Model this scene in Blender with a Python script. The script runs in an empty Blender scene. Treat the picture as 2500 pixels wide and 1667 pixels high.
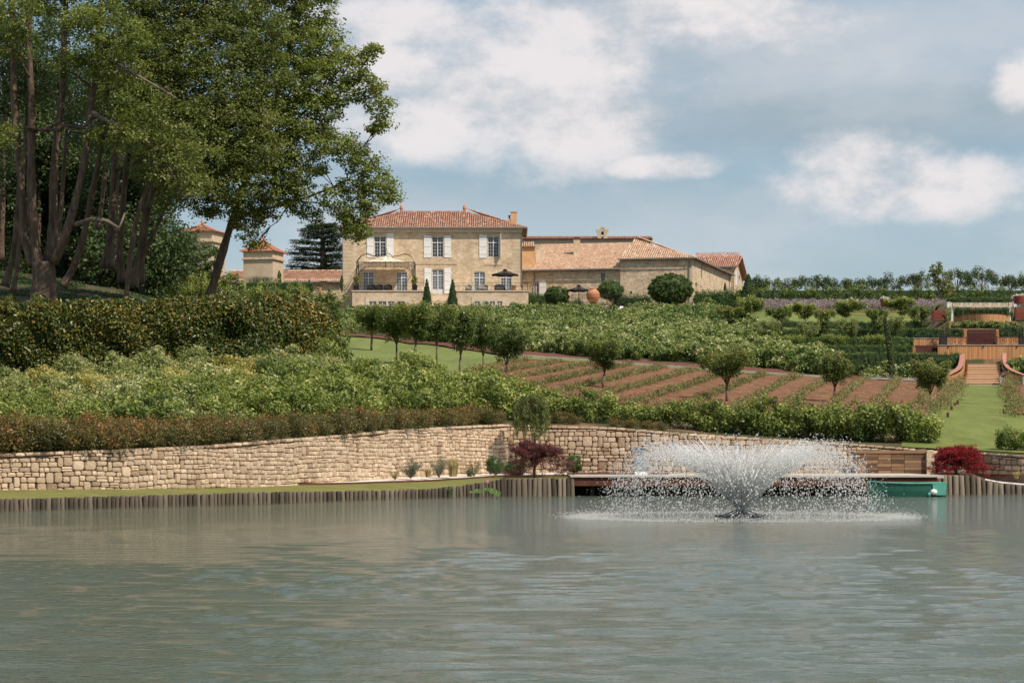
import bpy, math, random
import numpy as np
from mathutils import Vector, noise as mnoise

# ------------------------------------------------------------------ camera, sky, sun
SC = bpy.context.scene
COL = SC.collection
FPX, CH, HY = 6000.0, 1.8, 1100.0        # focal length in photo pixels, eye height, photo row of the horizon
cam_d = bpy.data.cameras.new('camera')
cam = bpy.data.objects.new('camera', cam_d); COL.objects.link(cam)
cam.location = (0, 0, CH); cam.rotation_euler = (math.radians(90), 0, 0)
cam_d.sensor_width = 36.0; cam_d.lens = FPX / 2500 * 36.0
cam_d.shift_y = (HY - 833.5) / 2500
cam_d.clip_start = 0.5; cam_d.clip_end = 5000
SC.camera = cam

SUN_AZ, SUN_EL = math.radians(133), math.radians(50)      # azimuth from +Y towards +X
sdir = Vector((math.sin(SUN_AZ) * math.cos(SUN_EL), math.cos(SUN_AZ) * math.cos(SUN_EL), math.sin(SUN_EL)))
sun_d = bpy.data.lights.new('sun', 'SUN'); sun_d.energy = 5.0; sun_d.angle = math.radians(0.6)
sun_d.color = (1.0, 0.89, 0.74)
sun = bpy.data.objects.new('sun', sun_d); COL.objects.link(sun)
sun.rotation_euler = sdir.to_track_quat('Z', 'Y').to_euler(); sun.location = (60, -40, 90)

def nd(nt, t, **kw):
    n = nt.nodes.new(t)
    for k, v in kw.items():
        if k.startswith('i_'):
            n.inputs[int(k[2:]) if k[2:].isdigit() else k[2:].replace('_', ' ')].default_value = v
        else: setattr(n, k, v)
    return n

def make_world():
    w = bpy.data.worlds.new('World'); SC.world = w; w.use_nodes = True
    nt = w.node_tree; nt.nodes.clear(); L = nt.links.new
    out = nd(nt, 'ShaderNodeOutputWorld'); bg = nd(nt, 'ShaderNodeBackground'); bg.inputs[1].default_value = 0.1
    L(bg.outputs[0], out.inputs[0])
    sky = nd(nt, 'ShaderNodeTexSky', sky_type='NISHITA', sun_disc=False, sun_elevation=SUN_EL, sun_rotation=SUN_AZ,
             air_density=1.0, dust_density=0.6, ozone_density=1.5, altitude=100)
    tc = nd(nt, 'ShaderNodeTexCoord')
    sep = nd(nt, 'ShaderNodeSeparateXYZ'); L(tc.outputs['Generated'], sep.inputs[0])
    def m(op, a, b=None, c=None, clamp=False):
        n = nd(nt, 'ShaderNodeMath', operation=op, use_clamp=clamp)
        for i, v in enumerate((a, b, c)):
            if v is None: continue
            if isinstance(v, (int, float)): n.inputs[i].default_value = v
            else: L(v, n.inputs[i])
        return n.outputs[0]
    def mix(f, a, b):
        n = nd(nt, 'ShaderNodeMix', data_type='RGBA')
        for i, v in ((0, f), (6, a), (7, b)):
            if isinstance(v, (int, float)): n.inputs[i].default_value = v
            elif isinstance(v, tuple): n.inputs[i].default_value = (*v, 1)
            else: L(v, n.inputs[i])
        return n.outputs[2]
    def noise(scale, detail, rough, stretch, off=(0, 0, 0), dist=0.0):
        mp = nd(nt, 'ShaderNodeMapping'); mp.inputs['Scale'].default_value = stretch; mp.inputs['Location'].default_value = off
        L(tc.outputs['Generated'], mp.inputs[0])
        n = nd(nt, 'ShaderNodeTexNoise'); n.inputs['Scale'].default_value = scale; n.inputs['Detail'].default_value = detail
        n.inputs['Roughness'].default_value = rough; n.inputs['Distortion'].default_value = dist
        L(mp.outputs[0], n.inputs['Vector']); return n.outputs[0]
    def ramp(v, a, b):
        n = nd(nt, 'ShaderNodeMapRange', interpolation_type='SMOOTHSTEP'); L(v, n.inputs[0])
        n.inputs[1].default_value = a; n.inputs[2].default_value = b; return n.outputs[0]
    wob = noise(22, 6, 0.62, (1, 1, 1.7)); wob2 = noise(9, 5, 0.6, (1, 1, 2.2), (3.1, 0, 1.7))
    wobf = noise(45, 5, 0.55, (1, 1, 1.5), (1.3, 2, 0))
    # clouds that stand in the sky at their own bearings: (bearing x, elevation, half width, half height)
    def blob(px, py, rx, ry, wamt=1.0):
        v = Vector(((px - 1250) / FPX, 1.0, (HY - py) / FPX)).normalized()
        dx = m('DIVIDE', m('SUBTRACT', sep.outputs[0], v.x), rx / FPX)
        dz = m('DIVIDE', m('SUBTRACT', sep.outputs[2], v.z), ry / FPX)
        fy = m('MULTIPLY', m('LESS_THAN', sep.outputs[1], 0.0), 50.0)
        d2 = m('ADD', m('ADD', m('MULTIPLY', dx, dx), m('MULTIPLY', dz, dz)), fy)
        w_ = m('MULTIPLY', m('SUBTRACT', wob, 0.5), 3.5 * wamt)
        w3 = m('MULTIPLY', m('SUBTRACT', wobf, 0.5), 1.6 * wamt)
        return ramp(m('ADD', m('SUBTRACT', 1.0, d2), m('ADD', w_, w3)), -1.05, 1.15)
    gen = ramp(wob2, 0.47, 0.62)
    elev = ramp(sep.outputs[2], 0.19, 0.32)
    gen = m('MULTIPLY', gen, m('ADD', elev, 0.10))
    white = gen
    for b in ((1290, 215, 360, 175), (1000, 320, 200, 70), (1560, 40, 420, 90), (2190, 450, 270, 75), (2110, 390, 170, 60), (1620, 405, 130, 30), (2490, 195, 60, 60), (1000, 60, 260, 60), (960, 170, 190, 70), (1400, 330, 200, 70)):
        white = m('MAXIMUM', white, m('MULTIPLY', blob(*b), 0.95))
    grey = m('MAXIMUM', blob(2030, 285, 640, 95, .5), m('MULTIPLY', blob(1850, 130, 330, 110, .6), .7))
    pale = m('MULTIPLY', m('MAXIMUM', blob(2230, 80, 520, 110, .55), m('MULTIPLY', blob(1500, 560, 900, 90, .5), .5)), .62)
    grey = m('MAXIMUM', grey, m('MULTIPLY', blob(1150, 480, 900, 70, .6), .45))
    veil = ramp(sep.outputs[2], 0.085, 0.055)
    skyc = mix(0.55, sky.outputs[0], (3.05, 4.6, 5.7))
    lo = mix(m('MULTIPLY', veil, 0.55), skyc, (5.0, 5.5, 6.15))
    g = mix(m('MULTIPLY', grey, 0.85), lo, (3.55, 4.45, 5.1))
    shade = ramp(wob, 0.30, 0.60)
    wc = mix(shade, (5.3, 5.7, 6.2), (8.9, 8.35, 8.3))
    hz = mix(m('MULTIPLY', ramp(wob2, .36, .66), .34), g, (6.3, 6.5, 6.9)); hz = mix(pale, hz, (6.3, 6.6, 7.1)); fin = mix(m('MULTIPLY', white, 0.93), hz, wc)
    high = mix(m('MULTIPLY', ramp(sep.outputs[2], -0.35, -0.02), 1.0), (1.2, 1.3, 1.0), fin)
    L(high, bg.inputs[0])
make_world()
SC.view_settings.view_transform = 'Standard'; SC.view_settings.look = 'None'
SC.view_settings.exposure = 0.0; SC.view_settings.gamma = 1.0
SC.cycles.max_bounces = 8; SC.cycles.diffuse_bounces = 7; SC.cycles.glossy_bounces = 3; SC.cycles.transmission_bounces = 6
SC.cycles.transparent_max_bounces = 40
try: SC.cycles.use_denoising = True
except Exception: pass

# ------------------------------------------------------------------ small helpers
RNG = np.random.default_rng(7)
random.seed(7)
def W(px, py, Y): return Vector(((px - 1250) * Y / FPX, Y, CH + (HY - py) * Y / FPX))
def XP(px, Y): return (px - 1250) * Y / FPX
def ZP(py, Y): return CH + (HY - py) * Y / FPX

ORIG = {}
def tag(o, label=None, cat=None, group=None, kind=None):
    if label: o['label'] = label
    if cat: o['category'] = cat
    if group: o['group'] = group
    if kind: o['kind'] = kind
    return o
def thing(name, label, cat, loc=(0, 0, 0), group=None):
    o = bpy.data.objects.new(name, None); COL.objects.link(o); o.location = loc; o.empty_display_size = 0.3
    ORIG[o.name] = Vector(loc)
    return tag(o, label, cat, group)
def link(name, me, parent=None, loc=None):
    o = bpy.data.objects.new(name, me); COL.objects.link(o)
    if parent is not None:
        o.parent = parent; ORIG[o.name] = ORIG[parent.name]
    else: ORIG[o.name] = Vector((0, 0, 0))
    if loc is not None: o.location = loc
    return o
def np_mesh(name, verts, quads, mat, tint=None, smooth=False):
    me = bpy.data.meshes.new(name)
    verts = np.asarray(verts, dtype=np.float32); quads = np.asarray(quads, dtype=np.int32)
    k = quads.shape[1]
    me.vertices.add(len(verts)); me.vertices.foreach_set('co', verts.ravel())
    me.loops.add(quads.size); me.loops.foreach_set('vertex_index', quads.ravel())
    me.polygons.add(len(quads)); me.polygons.foreach_set('loop_start', np.arange(0, quads.size, k, dtype=np.int32))
    if tint is not None:
        a = me.attributes.new('tint', 'FLOAT', 'POINT'); a.data.foreach_set('value', np.asarray(tint, dtype=np.float32))
    me.materials.append(mat); me.update()
    if smooth: me.polygons.foreach_set('use_smooth', np.ones(len(quads), dtype=bool))
    return me

class MB:
    """collects shapes; build() links them as one mesh"""
    def __init__(s): s.v = []; s.f = []; s.t = []; s.tc = 0.5; s.sm = False
    def add(s, vs, fs, t=None):
        b = len(s.v); s.v.extend([tuple(v) for v in vs]); s.f.extend([tuple(b + i for i in f) for f in fs])
        s.t.extend([s.tc if t is None else t] * len(vs)); return s
    def box(s, x0, x1, y0, y1, z0, z1, fr=None, t=None):
        vs = [(x, y, z) for z in (z0, z1) for x, y in ((x0, y0), (x1, y0), (x1, y1), (x0, y1))]
        if fr: vs = [fr(*v) for v in vs]
        return s.add(vs, [(3, 2, 1, 0), (4, 5, 6, 7), (0, 1, 5, 4), (1, 2, 6, 5), (2, 3, 7, 6), (3, 0, 4, 7)], t)
    def quad(s, a, b, c, d, t=None): return s.add([a, b, c, d], [(0, 1, 2, 3)], t)
    def prism(s, pts, d, t=None):
        """flat polygon pts (world) pushed along vector d"""
        n = len(pts); d = Vector(d); vs = [Vector(p) for p in pts] + [Vector(p) + d for p in pts]
        return s.add(vs, [tuple(range(n - 1, -1, -1)), tuple(range(n, 2 * n))] + [(i, (i + 1) % n, n + (i + 1) % n, n + i) for i in range(n)], t)
    def tube(s, pts, rad, n=6, t=None, cap=True):
        pts = [Vector(p) for p in pts]; m = len(pts)
        if not hasattr(rad, '__len__'): rad = [rad] * m
        vs = []; a = None
        for i, p in enumerate(pts):
            d = (pts[min(i + 1, m - 1)] - pts[max(i - 1, 0)])
            d = d.normalized() if d.length > 1e-9 else Vector((0, 0, 1))
            if a is None: a = d.orthogonal().normalized()
            else:
                a = a - d * a.dot(d); a = a.normalized() if a.length > 1e-6 else d.orthogonal().normalized()
            b = d.cross(a)
            for k in range(n):
                q = 2 * math.pi * k / n; vs.append(p + (a * math.cos(q) + b * math.sin(q)) * rad[i])
        fs = [(i * n + k, i * n + (k + 1) % n, (i + 1) * n + (k + 1) % n, (i + 1) * n + k) for i in range(m - 1) for k in range(n)]
        if cap: fs += [tuple(range(n - 1, -1, -1)), tuple((m - 1) * n + k for k in range(n))]
        return s.add(vs, fs, t)
    def lathe(s, c, prof, n=16, t=None, fr=None):
        vs = []
        for r, z in prof:
            for k in range(n):
                q = 2 * math.pi * k / n; vs.append((c[0] + r * math.cos(q), c[1] + r * math.sin(q), c[2] + z))
        m = len(prof)
        fs = [(i * n + k, i * n + (k + 1) % n, (i + 1) * n + (k + 1) % n, (i + 1) * n + k) for i in range(m - 1) for k in range(n)]
        fs += [tuple(range(n - 1, -1, -1)), tuple((m - 1) * n + k for k in range(n))]
        return s.add(vs, fs, t)
    def build(s, name, mat, parent=None, smooth=None, tint=False):
        me = bpy.data.meshes.new(name)
        o = ORIG[parent.name] if parent is not None else Vector((0, 0, 0))
        me.from_pydata([(v[0] - o.x, v[1] - o.y, v[2] - o.z) for v in s.v], [], s.f)
        if tint:
            a = me.attributes.new('tint', 'FLOAT', 'POINT'); a.data.foreach_set('value', s.t)
        me.materials.append(mat)
        if smooth or (smooth is None and s.sm): me.polygons.foreach_set('use_smooth', [True] * len(me.polygons))
        me.update()
        return link(name, me, parent)

def frame(ox, oy, oz, deg):
    """u to the right, v away, w up; turned so that v leans to the right by deg"""
    c, s_ = math.cos(math.radians(deg)), math.sin(math.radians(deg))
    return lambda u, v, w: (ox + u * c + v * s_, oy - u * s_ + v * c, oz + w)

def interp(x, xs, ys): return float(np.interp(x, xs, ys))

# ------------------------------------------------------------------ materials
def mat_new(name):
    m = bpy.data.materials.new(name); m.use_nodes = True; nt = m.node_tree
    return m, nt, nt.nodes['Principled BSDF']
def set_ramp(cr, stops):
    el = cr.color_ramp.elements
    while len(el) < len(stops): el.new(0.5)
    for e, (p, c) in zip(el, stops): e.position = p; e.color = (*c, 1)
def M_noise(name, stops, scale=1.0, detail=6, rough=0.85, bump=0.0, bscale=None, stretch=(1, 1, 1), spec=0.3, metal=0.0, dist=0.3, vor=None, tint=False, bdist=0.05):
    m, nt, p = mat_new(name); L = nt.links.new
    tc = nd(nt, 'ShaderNodeTexCoord'); mp = nd(nt, 'ShaderNodeMapping'); mp.inputs['Scale'].default_value = stretch
    L(tc.outputs['Object'], mp.inputs[0])
    n = nd(nt, 'ShaderNodeTexNoise'); n.inputs['Scale'].default_value = scale; n.inputs['Detail'].default_value = detail
    n.inputs['Distortion'].default_value = dist; n.inputs['Roughness'].default_value = 0.6
    L(mp.outputs[0], n.inputs['Vector'])
    cr = nd(nt, 'ShaderNodeValToRGB'); set_ramp(cr, stops)
    src = n.outputs[0]
    if tint:
        at = nd(nt, 'ShaderNodeAttribute'); at.attribute_name = 'tint'
        a = nd(nt, 'ShaderNodeMath', operation='MULTIPLY_ADD'); a.inputs[1].default_value = 0.75
        L(at.outputs['Fac'], a.inputs[0])
        b = nd(nt, 'ShaderNodeMath', operation='MULTIPLY_ADD'); b.inputs[1].default_value = 0.6; b.inputs[2].default_value = -0.18
        L(src, b.inputs[0]); L(b.outputs[0], a.inputs[2]); src = a.outputs[0]
    L(src, cr.inputs[0]); col = cr.outputs[0]
    if vor:
        vs, amt = vor
        mv = nd(nt, 'ShaderNodeMapping'); mv.inputs['Scale'].default_value = vs; L(tc.outputs['Object'], mv.inputs[0])
        v = nd(nt, 'ShaderNodeTexVoronoi'); v.inputs['Scale'].default_value = 1.0; L(mv.outputs[0], v.inputs['Vector'])
        v2 = nd(nt, 'ShaderNodeTexVoronoi', feature='DISTANCE_TO_EDGE'); v2.inputs['Scale'].default_value = 1.0; L(mv.outputs[0], v2.inputs['Vector'])
        sp = nd(nt, 'ShaderNodeSeparateColor'); L(v.outputs['Color'], sp.inputs[0])
        mr = nd(nt, 'ShaderNodeMapRange'); mr.inputs[3].default_value = 1 - amt; mr.inputs[4].default_value = 1 + amt * .6; L(sp.outputs[0], mr.inputs[0])
        e = nd(nt, 'ShaderNodeMapRange'); e.inputs[1].default_value = 0.0; e.inputs[2].default_value = 0.06; e.inputs[3].default_value = 1 - amt * 1.1; L(v2.outputs['Distance'], e.inputs[0])
        mm = nd(nt, 'ShaderNodeMath', operation='MULTIPLY'); L(mr.outputs[0], mm.inputs[0]); L(e.outputs[0], mm.inputs[1])
        vm = nd(nt, 'ShaderNodeVectorMath', operation='SCALE'); L(col, vm.inputs[0]); L(mm.outputs[0], vm.inputs['Scale']); col = vm.outputs[0]
    L(col, p.inputs['Base Color']); p.inputs['Roughness'].default_value = rough; p.inputs['Metallic'].default_value = metal
    p.inputs['Specular IOR Level'].default_value = spec
    if bump:
        nb = nd(nt, 'ShaderNodeTexNoise'); nb.inputs['Scale'].default_value = bscale or scale * 4; nb.inputs['Detail'].default_value = 5
        L(mp.outputs[0], nb.inputs['Vector'])
        bp = nd(nt, 'ShaderNodeBump'); bp.inputs['Strength'].default_value = bump; bp.inputs['Distance'].default_value = bdist
        L(nb.outputs[0], bp.inputs['Height']); L(bp.outputs[0], p.inputs['Normal'])
    return m
def M_leaf(name, stops, trans=0.28, rough=0.5, spec=0.35, orand=0.25):
    """leaf colour by the tint on each leaf, sunlit tops included, a little varied from plant to plant"""
    m, nt, p = mat_new(name); L = nt.links.new
    at = nd(nt, 'ShaderNodeAttribute'); at.attribute_name = 'tint'
    oi = nd(nt, 'ShaderNodeObjectInfo')
    a = nd(nt, 'ShaderNodeMath', operation='MULTIPLY_ADD'); a.inputs[1].default_value = orand; L(oi.outputs['Random'], a.inputs[0])
    s_ = nd(nt, 'ShaderNodeMath', operation='SUBTRACT'); L(at.outputs['Fac'], s_.inputs[0]); s_.inputs[1].default_value = orand / 2
    L(s_.outputs[0], a.inputs[2])
    cr = nd(nt, 'ShaderNodeValToRGB'); set_ramp(cr, stops); L(a.outputs[0], cr.inputs[0])
    L(cr.outputs[0], p.inputs['Base Color']); p.inputs['Roughness'].default_value = rough; p.inputs['Specular IOR Level'].default_value = spec
    tr = nd(nt, 'ShaderNodeBsdfTranslucent')
    hs = nd(nt, 'ShaderNodeHueSaturation'); hs.inputs['Value'].default_value = 1.5; hs.inputs['Saturation'].default_value = 1.1; hs.inputs['Hue'].default_value = 0.49
    L(cr.outputs[0], hs.inputs['Color']); L(hs.outputs[0], tr.inputs[0])
    mx = nd(nt, 'ShaderNodeMixShader'); mx.inputs[0].default_value = trans
    L(p.outputs[0], mx.inputs[1]); L(tr.outputs[0], mx.inputs[2])
    L(mx.outputs[0], nt.nodes['Material Output'].inputs[0])
    return m
def M_flat(name, col, rough=0.6, spec=0.4, metal=0.0):
    k = 0.86
    return M_noise(name, [(0.3, tuple(c * k for c in col)), (0.7, tuple(min(1, c * 1.08) for c in col))], scale=3, rough=rough, spec=spec, metal=metal)

M = {}
M['oak'] = M_leaf('oak_leaf', [(0, (.042, .064, .015)), (.45, (.135, .175, .038)), (.8, (.245, .28, .070)), (1, (.34, .34, .12))], .38)
M['oak_b'] = M_leaf('olive_oak_leaf', [(0, (.048, .060, .018)), (.45, (.122, .160, .042)), (.8, (.225, .25, .074)), (1, (.37, .34, .14))], .38)
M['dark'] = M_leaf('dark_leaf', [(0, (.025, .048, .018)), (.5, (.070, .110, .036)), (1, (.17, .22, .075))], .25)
M['fresh'] = M_leaf('fresh_leaf', [(0, (.040, .072, .018)), (.5, (.150, .200, .042)), (.85, (.29, .325, .080)), (1, (.44, .44, .16))], .24)
M['pale'] = M_leaf('pale_leaf', [(0, (.05, .085, .022)), (.4, (.17, .22, .06)), (.75, (.32, .35, .12)), (.9, (.56, .53, .29)), (1, (.68, .64, .42))], .3)
M['yellow'] = M_leaf('yellow_leaf', [(0, (.09, .10, .025)), (.5, (.33, .31, .07)), (1, (.56, .52, .22))], .26)
M['magnolia'] = M_leaf('magnolia_leaf', [(0, (.022, .045, .012)), (.35, (.075, .110, .024)), (.6, (.17, .165, .034)), (.85, (.33, .20, .042)), (1, (.42, .23, .06))], .14, .42, .45)
M['rust'] = M_leaf('rust_leaf', [(0, (.040, .050, .016)), (.42, (.122, .124, .040)), (.76, (.195, .138, .047)), (1, (.32, .14, .05))], .25, .42)
M['laurel'] = M_leaf('laurel_leaf', [(0, (.032, .070, .018)), (.35, (.115, .175, .042)), (.7, (.24, .285, .080)), (.88, (.44, .44, .19)), (1, (.60, .56, .33))], .2, .45)
M['myrtle'] = M_leaf('myrtle_leaf', [(0, (.026, .048, .012)), (.45, (.095, .145, .032)), (.8, (.205, .235, .060)), (1, (.34, .27, .09))], .34, .42, .5)
M['box'] = M_leaf('clipped_leaf', [(0, (.020, .042, .013)), (.5, (.075, .125, .032)), (1, (.22, .28, .075))], .2)
M['boxl'] = M_leaf('clipped_light_leaf', [(0, (.03, .065, .015)), (.5, (.08, .145, .035)), (1, (.17, .24, .07))], .2)
M['cedar'] = M_leaf('cedar_needle', [(0, (.014, .030, .018)), (.5, (.040, .068, .036)), (1, (.085, .115, .055))], .08)
M['maple_p'] = M_leaf('purple_maple_leaf', [(0, (.045, .018, .018)), (.5, (.135, .045, .045)), (1, (.27, .11, .10))], .3)
M['maple_r'] = M_leaf('red_maple_leaf', [(0, (.06, .010, .010)), (.5, (.24, .022, .024)), (1, (.46, .06, .05))], .3)
M['weep'] = M_leaf('weeping_leaf', [(0, (.06, .095, .025)), (.5, (.19, .225, .075)), (1, (.34, .36, .16))], .38)
M['olive'] = M_leaf('silver_leaf', [(0, (.06, .08, .05)), (.5, (.16, .19, .12)), (1, (.36, .38, .27))], .15)
M['straw'] = M_leaf('straw_blade', [(0, (.16, .13, .05)), (.5, (.38, .31, .14)), (1, (.62, .52, .28))], .3, orand=.1)
M['grassb'] = M_leaf('reed_blade', [(0, (.03, .06, .02)), (.5, (.09, .14, .05)), (1, (.2, .26, .12))], .3)
M['lavender'] = M_leaf('lavender_spike', [(0, (.08, .085, .05)), (.45, (.22, .185, .17)), (.8, (.31, .25, .27)), (1, (.42, .34, .37))], .2, orand=.1)
M['rose_leaf'] = M_leaf('rose_leaf', [(0, (.06, .07, .02)), (.5, (.18, .18, .065)), (.85, (.30, .27, .12)), (1, (.34, .19, .10))], .25)
M['red_flower'] = M_leaf('red_petal', [(0, (.40, .02, .015)), (1, (.62, .05, .03))], .2, orand=0)
M['white_flower'] = M_leaf('white_petal', [(0, (.5, .5, .42)), (1, (.85, .84, .78))], .2, orand=0)
M['pink_flower'] = M_leaf('pink_petal', [(0, (.6, .3, .3)), (1, (.85, .6, .58))], .3, orand=0)
M['lotus'] = M_leaf('lotus_leaf', [(0, (.06, .13, .035)), (1, (.11, .17, .045))], .25, .5, orand=0)

M['bark'] = M_noise('oak_bark', [(.25, (.042, .028, .020)), (.55, (.135, .095, .068)), (.8, (.27, .205, .15))], 3.0, 8, .9, .9, 9, (1.6, 1.6, .35), bdist=.12)
M['bark_l'] = M_noise('pale_bark', [(.3, (.09, .07, .05)), (.7, (.22, .175, .13))], 4, 6, .9, .5, 12, (1.5, 1.5, .4))
M['limestone'] = M_noise('limestone_wall', [(.28, (.43, .315, .205)), (.5, (.585, .455, .315)), (.72, (.70, .57, .42))], .8, 10, .9, .7, 6, vor=((2.4, 2.4, 4.4), .17))
M['limestone_l'] = M_noise('pale_ashlar', [(.25, (.44, .34, .22)), (.5, (.54, .43, .30)), (.8, (.62, .50, .36))], .7, 8, .9, .25, 4, vor=((1.3, 1.3, 2.2), .07))
M['rubble'] = M_noise('rubble_wall', [(.25, (.42, .31, .20)), (.5, (.60, .465, .32)), (.75, (.72, .585, .43))], 1.0, 10, .95, .9, 6, vor=((3.0, 3.0, 5.4), .24))
M['ochre_r'] = M_noise('ochre_render', [(.3, (.50, .30, .15)), (.7, (.62, .40, .22))], 1.2, 6, .9)
M['cream'] = M_noise('cream_stone', [(.3, (.52, .42, .31)), (.7, (.66, .56, .44))], 2, 6, .85, .2)
M['tile'] = M_noise('red_roof_tile', [(.0, (.05, .025, .018)), (.2, (.20, .09, .06)), (.45, (.37, .19, .135)), (.7, (.48, .29, .21)), (.95, (.66, .51, .40))], 2.4, 5, .85, tint=True)
M['tile_o'] = M_noise('tan_roof_tile', [(.0, (.10, .05, .03)), (.2, (.32, .17, .10)), (.45, (.53, .345, .235)), (.7, (.62, .455, .335)), (.95, (.72, .60, .47))], 1.6, 5, .85, tint=True)
M['flat_tile'] = M_noise('flat_red_tile', [(.3, (.34, .13, .08)), (.7, (.50, .22, .14))], 3, 6, .85, .4, 14, (1, 1, 3))
M['white'] = M_flat('white_paint', (.74, .73, .72), .5)
M['white_f'] = M_flat('white_window_paint', (.62, .62, .63), .45)
M['glass'] = M_flat('window_glass', (.035, .042, .05), .08, .6)
M['glass_c'] = M_flat('curtained_glass', (.16, .19, .23), .10, .6)
M['iron'] = M_flat('black_iron', (.02, .019, .018), .55)
M['zinc'] = M_flat('grey_zinc', (.19, .19, .19), .5, .5)
M['black_cloth'] = M_flat('black_canvas', (.018, .018, .02), .9)
M['cream_cloth'] = M_flat('cream_canvas', (.80, .73, .58), .8)
M['terracotta'] = M_noise('terracotta', [(.3, (.42, .17, .085)), (.7, (.58, .27, .15))], 3, 6, .7, .2)
M['black_pot'] = M_flat('black_planter', (.015, .015, .018), .6)
M['wood_ochre'] = M_noise('ochre_board', [(.3, (.34, .170, .075)), (.7, (.48, .255, .115))], 5, 5, .65, .2, 20, (3, 3, .5), tint=True)
M['wood_red'] = M_noise('dark_red_deck', [(.3, (.065, .018, .015)), (.7, (.135, .04, .032))], 5, 5, .6, .2, 20, (.4, 2, 3))
M['wood_red_l'] = M_noise('red_slat', [(.3, (.14, .032, .022)), (.7, (.25, .07, .045))], 5, 5, .6, .2, 20, (.4, 2, 3))
M['pink_cap'] = M_flat('pink_coping', (.42, .19, .15), .7)
M['step'] = M_noise('stair_board', [(.3, (.44, .28, .17)), (.7, (.56, .38, .25))], 4, 5, .75, .2, 14, (.4, 3, 3), tint=True)
M['panel'] = M_noise('weathered_board', [(.2, (.085, .048, .028)), (.5, (.185, .108, .062)), (.8, (.30, .18, .10))], 2.2, 6, .7, .3, 18, (.5, 3, 5), tint=True)
M['log'] = M_noise('stake_wood', [(.1, (.075, .060, .045)), (.45, (.165, .132, .10)), (.85, (.30, .25, .19))], 9, 8, .9, .9, 26, (2.2, 2.2, .3), tint=True, bdist=.03)
M['corten'] = M_noise('rusty_steel', [(.3, (.065, .022, .014)), (.7, (.13, .045, .026))], 3, 6, .75, .15)
M['concrete'] = M_noise('concrete', [(.3, (.25, .235, .21)), (.7, (.40, .38, .34))], 1.5, 7, .9, .3)
M['paving'] = M_noise('pale_paving', [(.3, (.42, .37, .32)), (.7, (.56, .50, .44))], 2.0, 7, .85, .2)
M['dark_void'] = M_flat('shade_dark_board', (.02, .015, .012), .8)  # near-black colour also stands in for the shade under the quay
M['stone'] = M_noise('rubble_stone', [(.05, (.27, .185, .12)), (.35, (.47, .345, .24)), (.6, (.60, .465, .335)), (.85, (.72, .57, .43)), (1.0, (.62, .36, .19))], 6, 7, .92, .9, 18, tint=True, bdist=.04)
M['mortar'] = M_noise('wall_core', [(.3, (.20, .135, .09)), (.7, (.34, .24, .165))], 6, 5, .95)
M['cabinet'] = M_flat('grey_blue_enamel', (.24, .29, .31), .45)
M['sign'] = M_flat('white_board', (.75, .74, .72), .5)
M['boat'] = M_noise('green_hull', [(.25, (.016, .085, .062)), (.7, (.028, .135, .10))], 2.0, 6, .4, spec=.5)
M['boat_l'] = M_flat('pale_green_gunwale', (.09, .34, .27), .45)
M['float'] = M_flat('black_float', (.02, .025, .035), .35, .6)
M['grass'] = M_noise('lawn_grass', [(.25, (.100, .125, .026)), (.5, (.150, .180, .042)), (.8, (.210, .235, .064))], .9, 10, .95, .7, 40, (1, .35, 1), bdist=.05)
M['grass_b'] = M_noise('bank_lawn_grass', [(.3, (.105, .135, .032)), (.5, (.150, .185, .046)), (.75, (.200, .230, .065))], .25, 10, .95, .6, 30, (1.8, .25, 1), bdist=.05)
M['grass_s'] = M_noise('short_bank_grass', [(.3, (.13, .13, .034)), (.7, (.20, .195, .058))], 1.2, 9, .95, .6, 40, bdist=.03)
M['soil'] = M_noise('red_soil', [(.2, (.095, .040, .020)), (.5, (.185, .083, .042)), (.8, (.29, .15, .085))], 1.3, 10, .95, .9, 9, (1, .5, 1), bdist=.08)
M['mulch'] = M_noise('bark_mulch', [(.25, (.045, .02, .013)), (.5, (.13, .048, .03)), (.8, (.26, .13, .085))], 9, 6, .95, .8, 20)
M['earth'] = M_noise('woodland_earth', [(.3, (.035, .040, .015)), (.50, (.060, .062, .024)), (.60, (.17, .10, .055)), (.8, (.30, .18, .10))], .45, 10, .95, .7, 5)
M['gravel'] = M_noise('white_gravel', [(.3, (.45, .42, .38)), (.7, (.82, .8, .76))], 14, 4, .9, .8, 25)
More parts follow.
